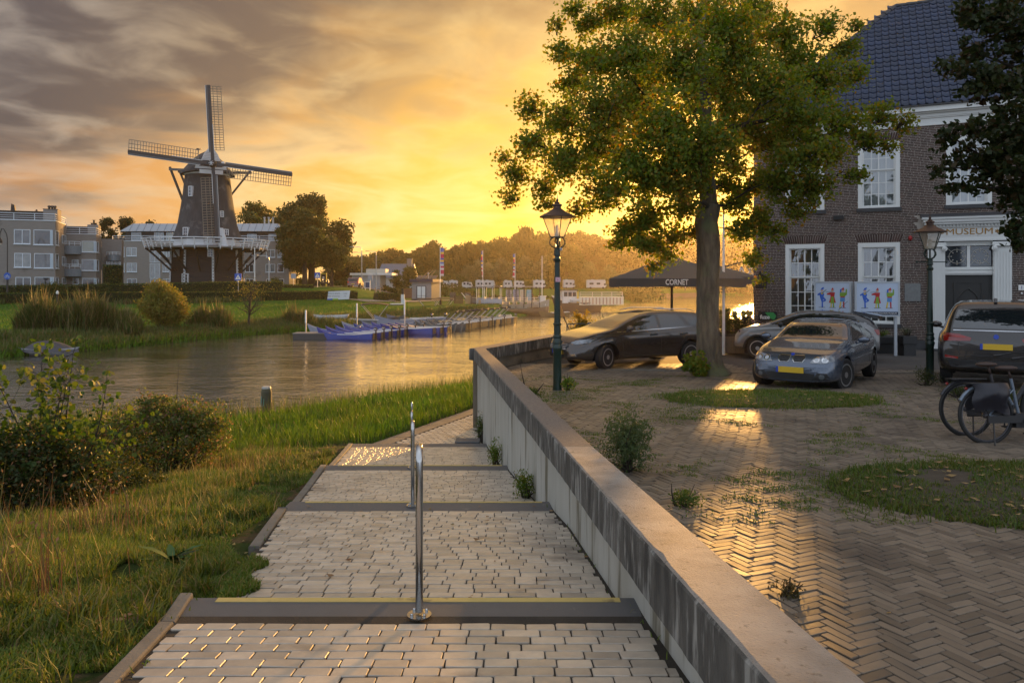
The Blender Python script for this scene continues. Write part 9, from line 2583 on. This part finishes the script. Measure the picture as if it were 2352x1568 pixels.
for i, (px, d, w, h, lab) in enumerate(((2083, 23.3, .23, .62, 'tall square black pot left of the museum door'), (2025, 24.3, .38, .55, 'wide dark trough under the light box sign'), (1338, 23.6, .3, .5, 'dark pot holding the yellow bamboo'), (1385, 24.2, .3, .5, 'dark pot holding the palm'), (1500, 26.5, .6, .75, 'dark planter on the terrace edge'), (1702, 24.45, .3, .55, 'dark pot beside the wooden planter box'))):
 t = one('plant_pot', lab, 'pot', MB().bbox(-w * .85, -w * .8, 0, w * .85, w * .8, h * .6, .015).bbox(-w, -w * .9, h * .6, w, w * .9, h, .015), M('black_pot', (.018, .019, .021), .45), (X_(px, d), d, gz(0, d)), auto=30)
t = thing('palm_plant', 'small spiky fan palm behind the windscreen of the brown car', 'plant', (X_(1390, 24.2), 24.2, gz(0, 24.2) + .5))
for k in range(26):
 a = k * 2.4; e = R(15 + 60 * ((k * 7) % 10) / 10); L_ = .75; d = Vector((math.cos(a) * math.cos(e), math.sin(a) * math.cos(e), math.sin(e))); nx = Vector((-math.sin(a), math.cos(a), 0)) * .022
 mesh_obj('leaf', [Vector((0, 0, .2)) - nx * .4, Vector((0, 0, .2)) + nx * .4, d * L_ * .6 + nx + Vector((0, 0, .2)), d * L_ * .6 - nx + Vector((0, 0, .2)), d * L_ + Vector((0, 0, .12))], [(0, 1, 2, 3), (3, 2, 4)], M('palm_leaf', (.06, .10, .02), .4), t)
t = thing('paddle', 'orange wooden paddle leaning beside the left lantern', 'paddle', (X_(1321, 23.9), 23.9, gz(0, 23.9) + .35)); t.rotation_euler = (0, R(-24), 0)
MB().tube([(0, 0, 0), (0, 0, .95)], .02, 6).build('shaft', dark_wood, t); MB().bbox(-.07, -.015, .9, .07, .015, 1.3, .012).build('blade', M('orange_wood', (.50, .24, .06), .4), t)
for i in (0, 1):
 p0 = Vector((X_(1302 + 42 * i, 23.0), 23.0 + .5 * i, gz(0, 23))); t = thing('crowd_barrier', ['left dark steel crowd barrier in front of the yellow bamboo', 'right dark steel crowd barrier in front of the palm'][i], 'barrier', p0, R(14))
 W_ = 1.3 if i else .62; MB().tube([(0, 0, 0), (0, 0, .95), (.06, 0, 1.0), (W_ - .06, 0, 1.0), (W_, 0, .95), (W_, 0, 0)], .02, 8).tube([(0, 0, .25), (W_, 0, .25)], .015, 6).build('frame', M('barrier_steel', (.10, .11, .09), .5, metal=.4), t)
 for k in range(1, int(W_ / .11)): MB().tube([(k * .11, 0, .25), (k * .11, 0, 1.0)], .007, 5).build('bar', M('barrier_steel'), t)
def person_mesh(seat=True):
 """joints: (x, y, z, radius, parent)"""
 if seat: J = [(0, 0, .52, .13, -1), (0, .02, .72, .135, 0), (0, .03, .92, .14, 1), (0, .02, 1.04, .07, 2), (0, 0, 1.10, .052, 3), (0, -.015, 1.19, .078, 4), (0, -.01, 1.28, .075, 5),
  (.17, .02, 1.0, .06, 2), (.24, -.04, .78, .045, 7), (.16, -.28, .72, .035, 8), (.12, -.36, .74, .035, 9), (-.17, .02, 1.0, .06, 2), (-.24, -.04, .78, .045, 11), (-.16, -.28, .72, .035, 12), (-.12, -.36, .74, .035, 13),
  (.10, -.05, .50, .085, 0), (.12, -.44, .50, .06, 15), (.12, -.46, .08, .04, 16), (.12, -.58, .04, .035, 17), (-.10, -.05, .50, .085, 0), (-.12, -.44, .50, .06, 19), (-.12, -.46, .08, .04, 20), (-.12, -.58, .04, .035, 21)]
 else: J = [(0, 0, .92, .13, -1), (0, 0, 1.12, .12, 0), (0, 0, 1.34, .14, 1), (0, 0, 1.45, .07, 2), (0, 0, 1.52, .05, 3), (0, 0, 1.60, .078, 4), (0, 0, 1.68, .075, 5), (.19, 0, 1.40, .055, 2), (.24, .05, 1.12, .042, 7), (.24, -.08, .88, .035, 8), (-.19, 0, 1.40, .055, 2), (-.24, -.05, 1.12, .042, 10), (-.24, .06, .88, .035, 11), (.09, 0, .86, .085, 0), (.10, -.1, .48, .06, 13), (.10, .02, .08, .042, 14), (.10, -.1, .04, .035, 15), (-.09, 0, .86, .085, 0), (-.10, .08, .48, .06, 17), (-.10, .22, .10, .042, 18), (-.10, .12, .04, .035, 19)]
 me = bpy.data.meshes.new('person'); me.from_pydata([j[:3] for j in J], [(j[4], i) for i, j in enumerate(J) if j[4] >= 0], []); o = bpy.data.objects.new('person', me); COL.objects.link(o)
 o.modifiers.new('k', 'SKIN'); sv = me.skin_vertices[0].data
 for i, j in enumerate(J): sv[i].radius = (j[3], j[3] * (.8 if i in (1, 2) else 1)); sv[i].use_root = i == 0
 o.modifiers.new('s', 'SUBSURF').levels = 1; o.modifiers[-1].render_levels = 1
 m2 = bpy.data.meshes.new_from_object(o.evaluated_get(bpy.context.evaluated_depsgraph_get())); bpy.data.objects.remove(o); m2.name = 'body'
 return m2
pm = person_mesh(True); pw = person_mesh(False)
def person(label, loc, rz, shirt, hair, seated=True):
 t = thing('person', label, 'person', loc, rz); me = (pm if seated else pw).copy(); neck = 1.08 if seated else 1.49
 for m_ in (skin, M('shirt_%s' % shirt, {'dark': (.04, .04, .05), 'brown': (.16, .08, .05), 'grey': (.2, .2, .22), 'white': (.6, .6, .6), 'blue': (.05, .09, .2)}[shirt], .8), M('jeans', (.03, .04, .07), .8)): me.materials.append(m_)
 for p in me.polygons:
  c = p.center; p.use_smooth = True
  p.material_index = 0 if c.z > neck or (seated and c.y < -.30 and c.z > .66) else (2 if c.z < (.62 if seated else .95) and abs(c.x) < .2 else 1)
 link(bpy.data.objects.new('body', me), t)
 h = 1.20 if seated else 1.62
 MB().ball((0, .005, h + .045), (.092, .102, .095), 12, 8).build('hair', M('hair_%s' % hair, {'dark': (.03, .02, .015), 'brown': (.10, .05, .025), 'grey': (.25, .23, .2)}[hair], .7), t, True)
 MB().ball((0, -.10, h), (.014, .018, .02), 6, 4).ball((.032, -.085, h + .02), .010, 6, 4).ball((-.032, -.085, h + .02), .010, 6, 4).build('face', M('face_dark', (.25, .13, .09), .5), t)
 return t
chair0 = None
ppl = [(1672, 25.6, 170, 'dark', 'brown', 'just right of the flag mast'), (1689, 25.9, 120, 'brown', 'grey', 'head low between flag mast and parasol pole'), (1708, 26.2, 200, 'dark', 'dark', 'nearest the second parasol pole'), (1718, 27.3, 160, 'grey', 'brown', 'tallest head behind the others at the museum corner'), (1724, 26.0, 230, 'brown', 'brown', 'bent forward against the museum corner'),
  (1462, 26.6, 150, 'brown', 'brown', 'first from the left above the brown car roof'), (1473, 26.2, 200, 'blue', 'grey', 'second from the left above the brown car roof'), (1497, 26.9, 170, 'dark', 'dark', 'third from the left above the brown car roof')]
for px, d, rz, sh, ha, w in ppl:
 p = (X_(px, d), d, gz(0, d) + .02)
 person('person seated on the terrace, ' + w, p, R(rz), sh, ha)
 lab = 'dark terrace chair under the person ' + w
 if chair0 is None:
  chair0 = thing('terrace_chair', lab, 'chair', p, R(rz), 'terrace chairs'); cm = M('chair_rattan', (.06, .045, .035), .7)
  MB().bbox(-.22, -.24, .38, .22, .2, .42, .01).build('seat', cm, chair0); MB().bbox(-.22, .2, .42, .22, .24, .86, .01).build('backrest', cm, chair0)
  for a in (-.2, .2):
   for b in (-.22, .22): MB().box(a - .015, b - .015, 0, a + .015, b + .015, .38).build('leg', cm, chair0)
 else: copy_tree(chair0, lab, p, R(rz))
person('tiny person in a pale shirt walking along the quay at the far river bend', (X_(1579, 236), 239, hz(X_(1579, 236), 239) + .05), R(60), 'white', 'dark', False)
# ---------------------------------------------------------------- evening haze
hm = bpy.data.materials.new('evening_haze'); hm.use_nodes = True
_n = hm.node_tree.nodes; _l = hm.node_tree.links
_n.remove(_n['Principled BSDF'])
pv = _n.new('ShaderNodeVolumePrincipled'); pv.inputs['Color'].default_value = (.97, .86, .70, 1); pv.inputs['Density'].default_value = 0.00022; pv.inputs['Anisotropy'].default_value = .78
_l.new(pv.outputs[0], _n['Material Output'].inputs['Volume'])
hz_o = MB().box(-640, -40, -3.0, 930, 1420, 46).build('haze', hm); hz_o['kind'] = 'stuff'
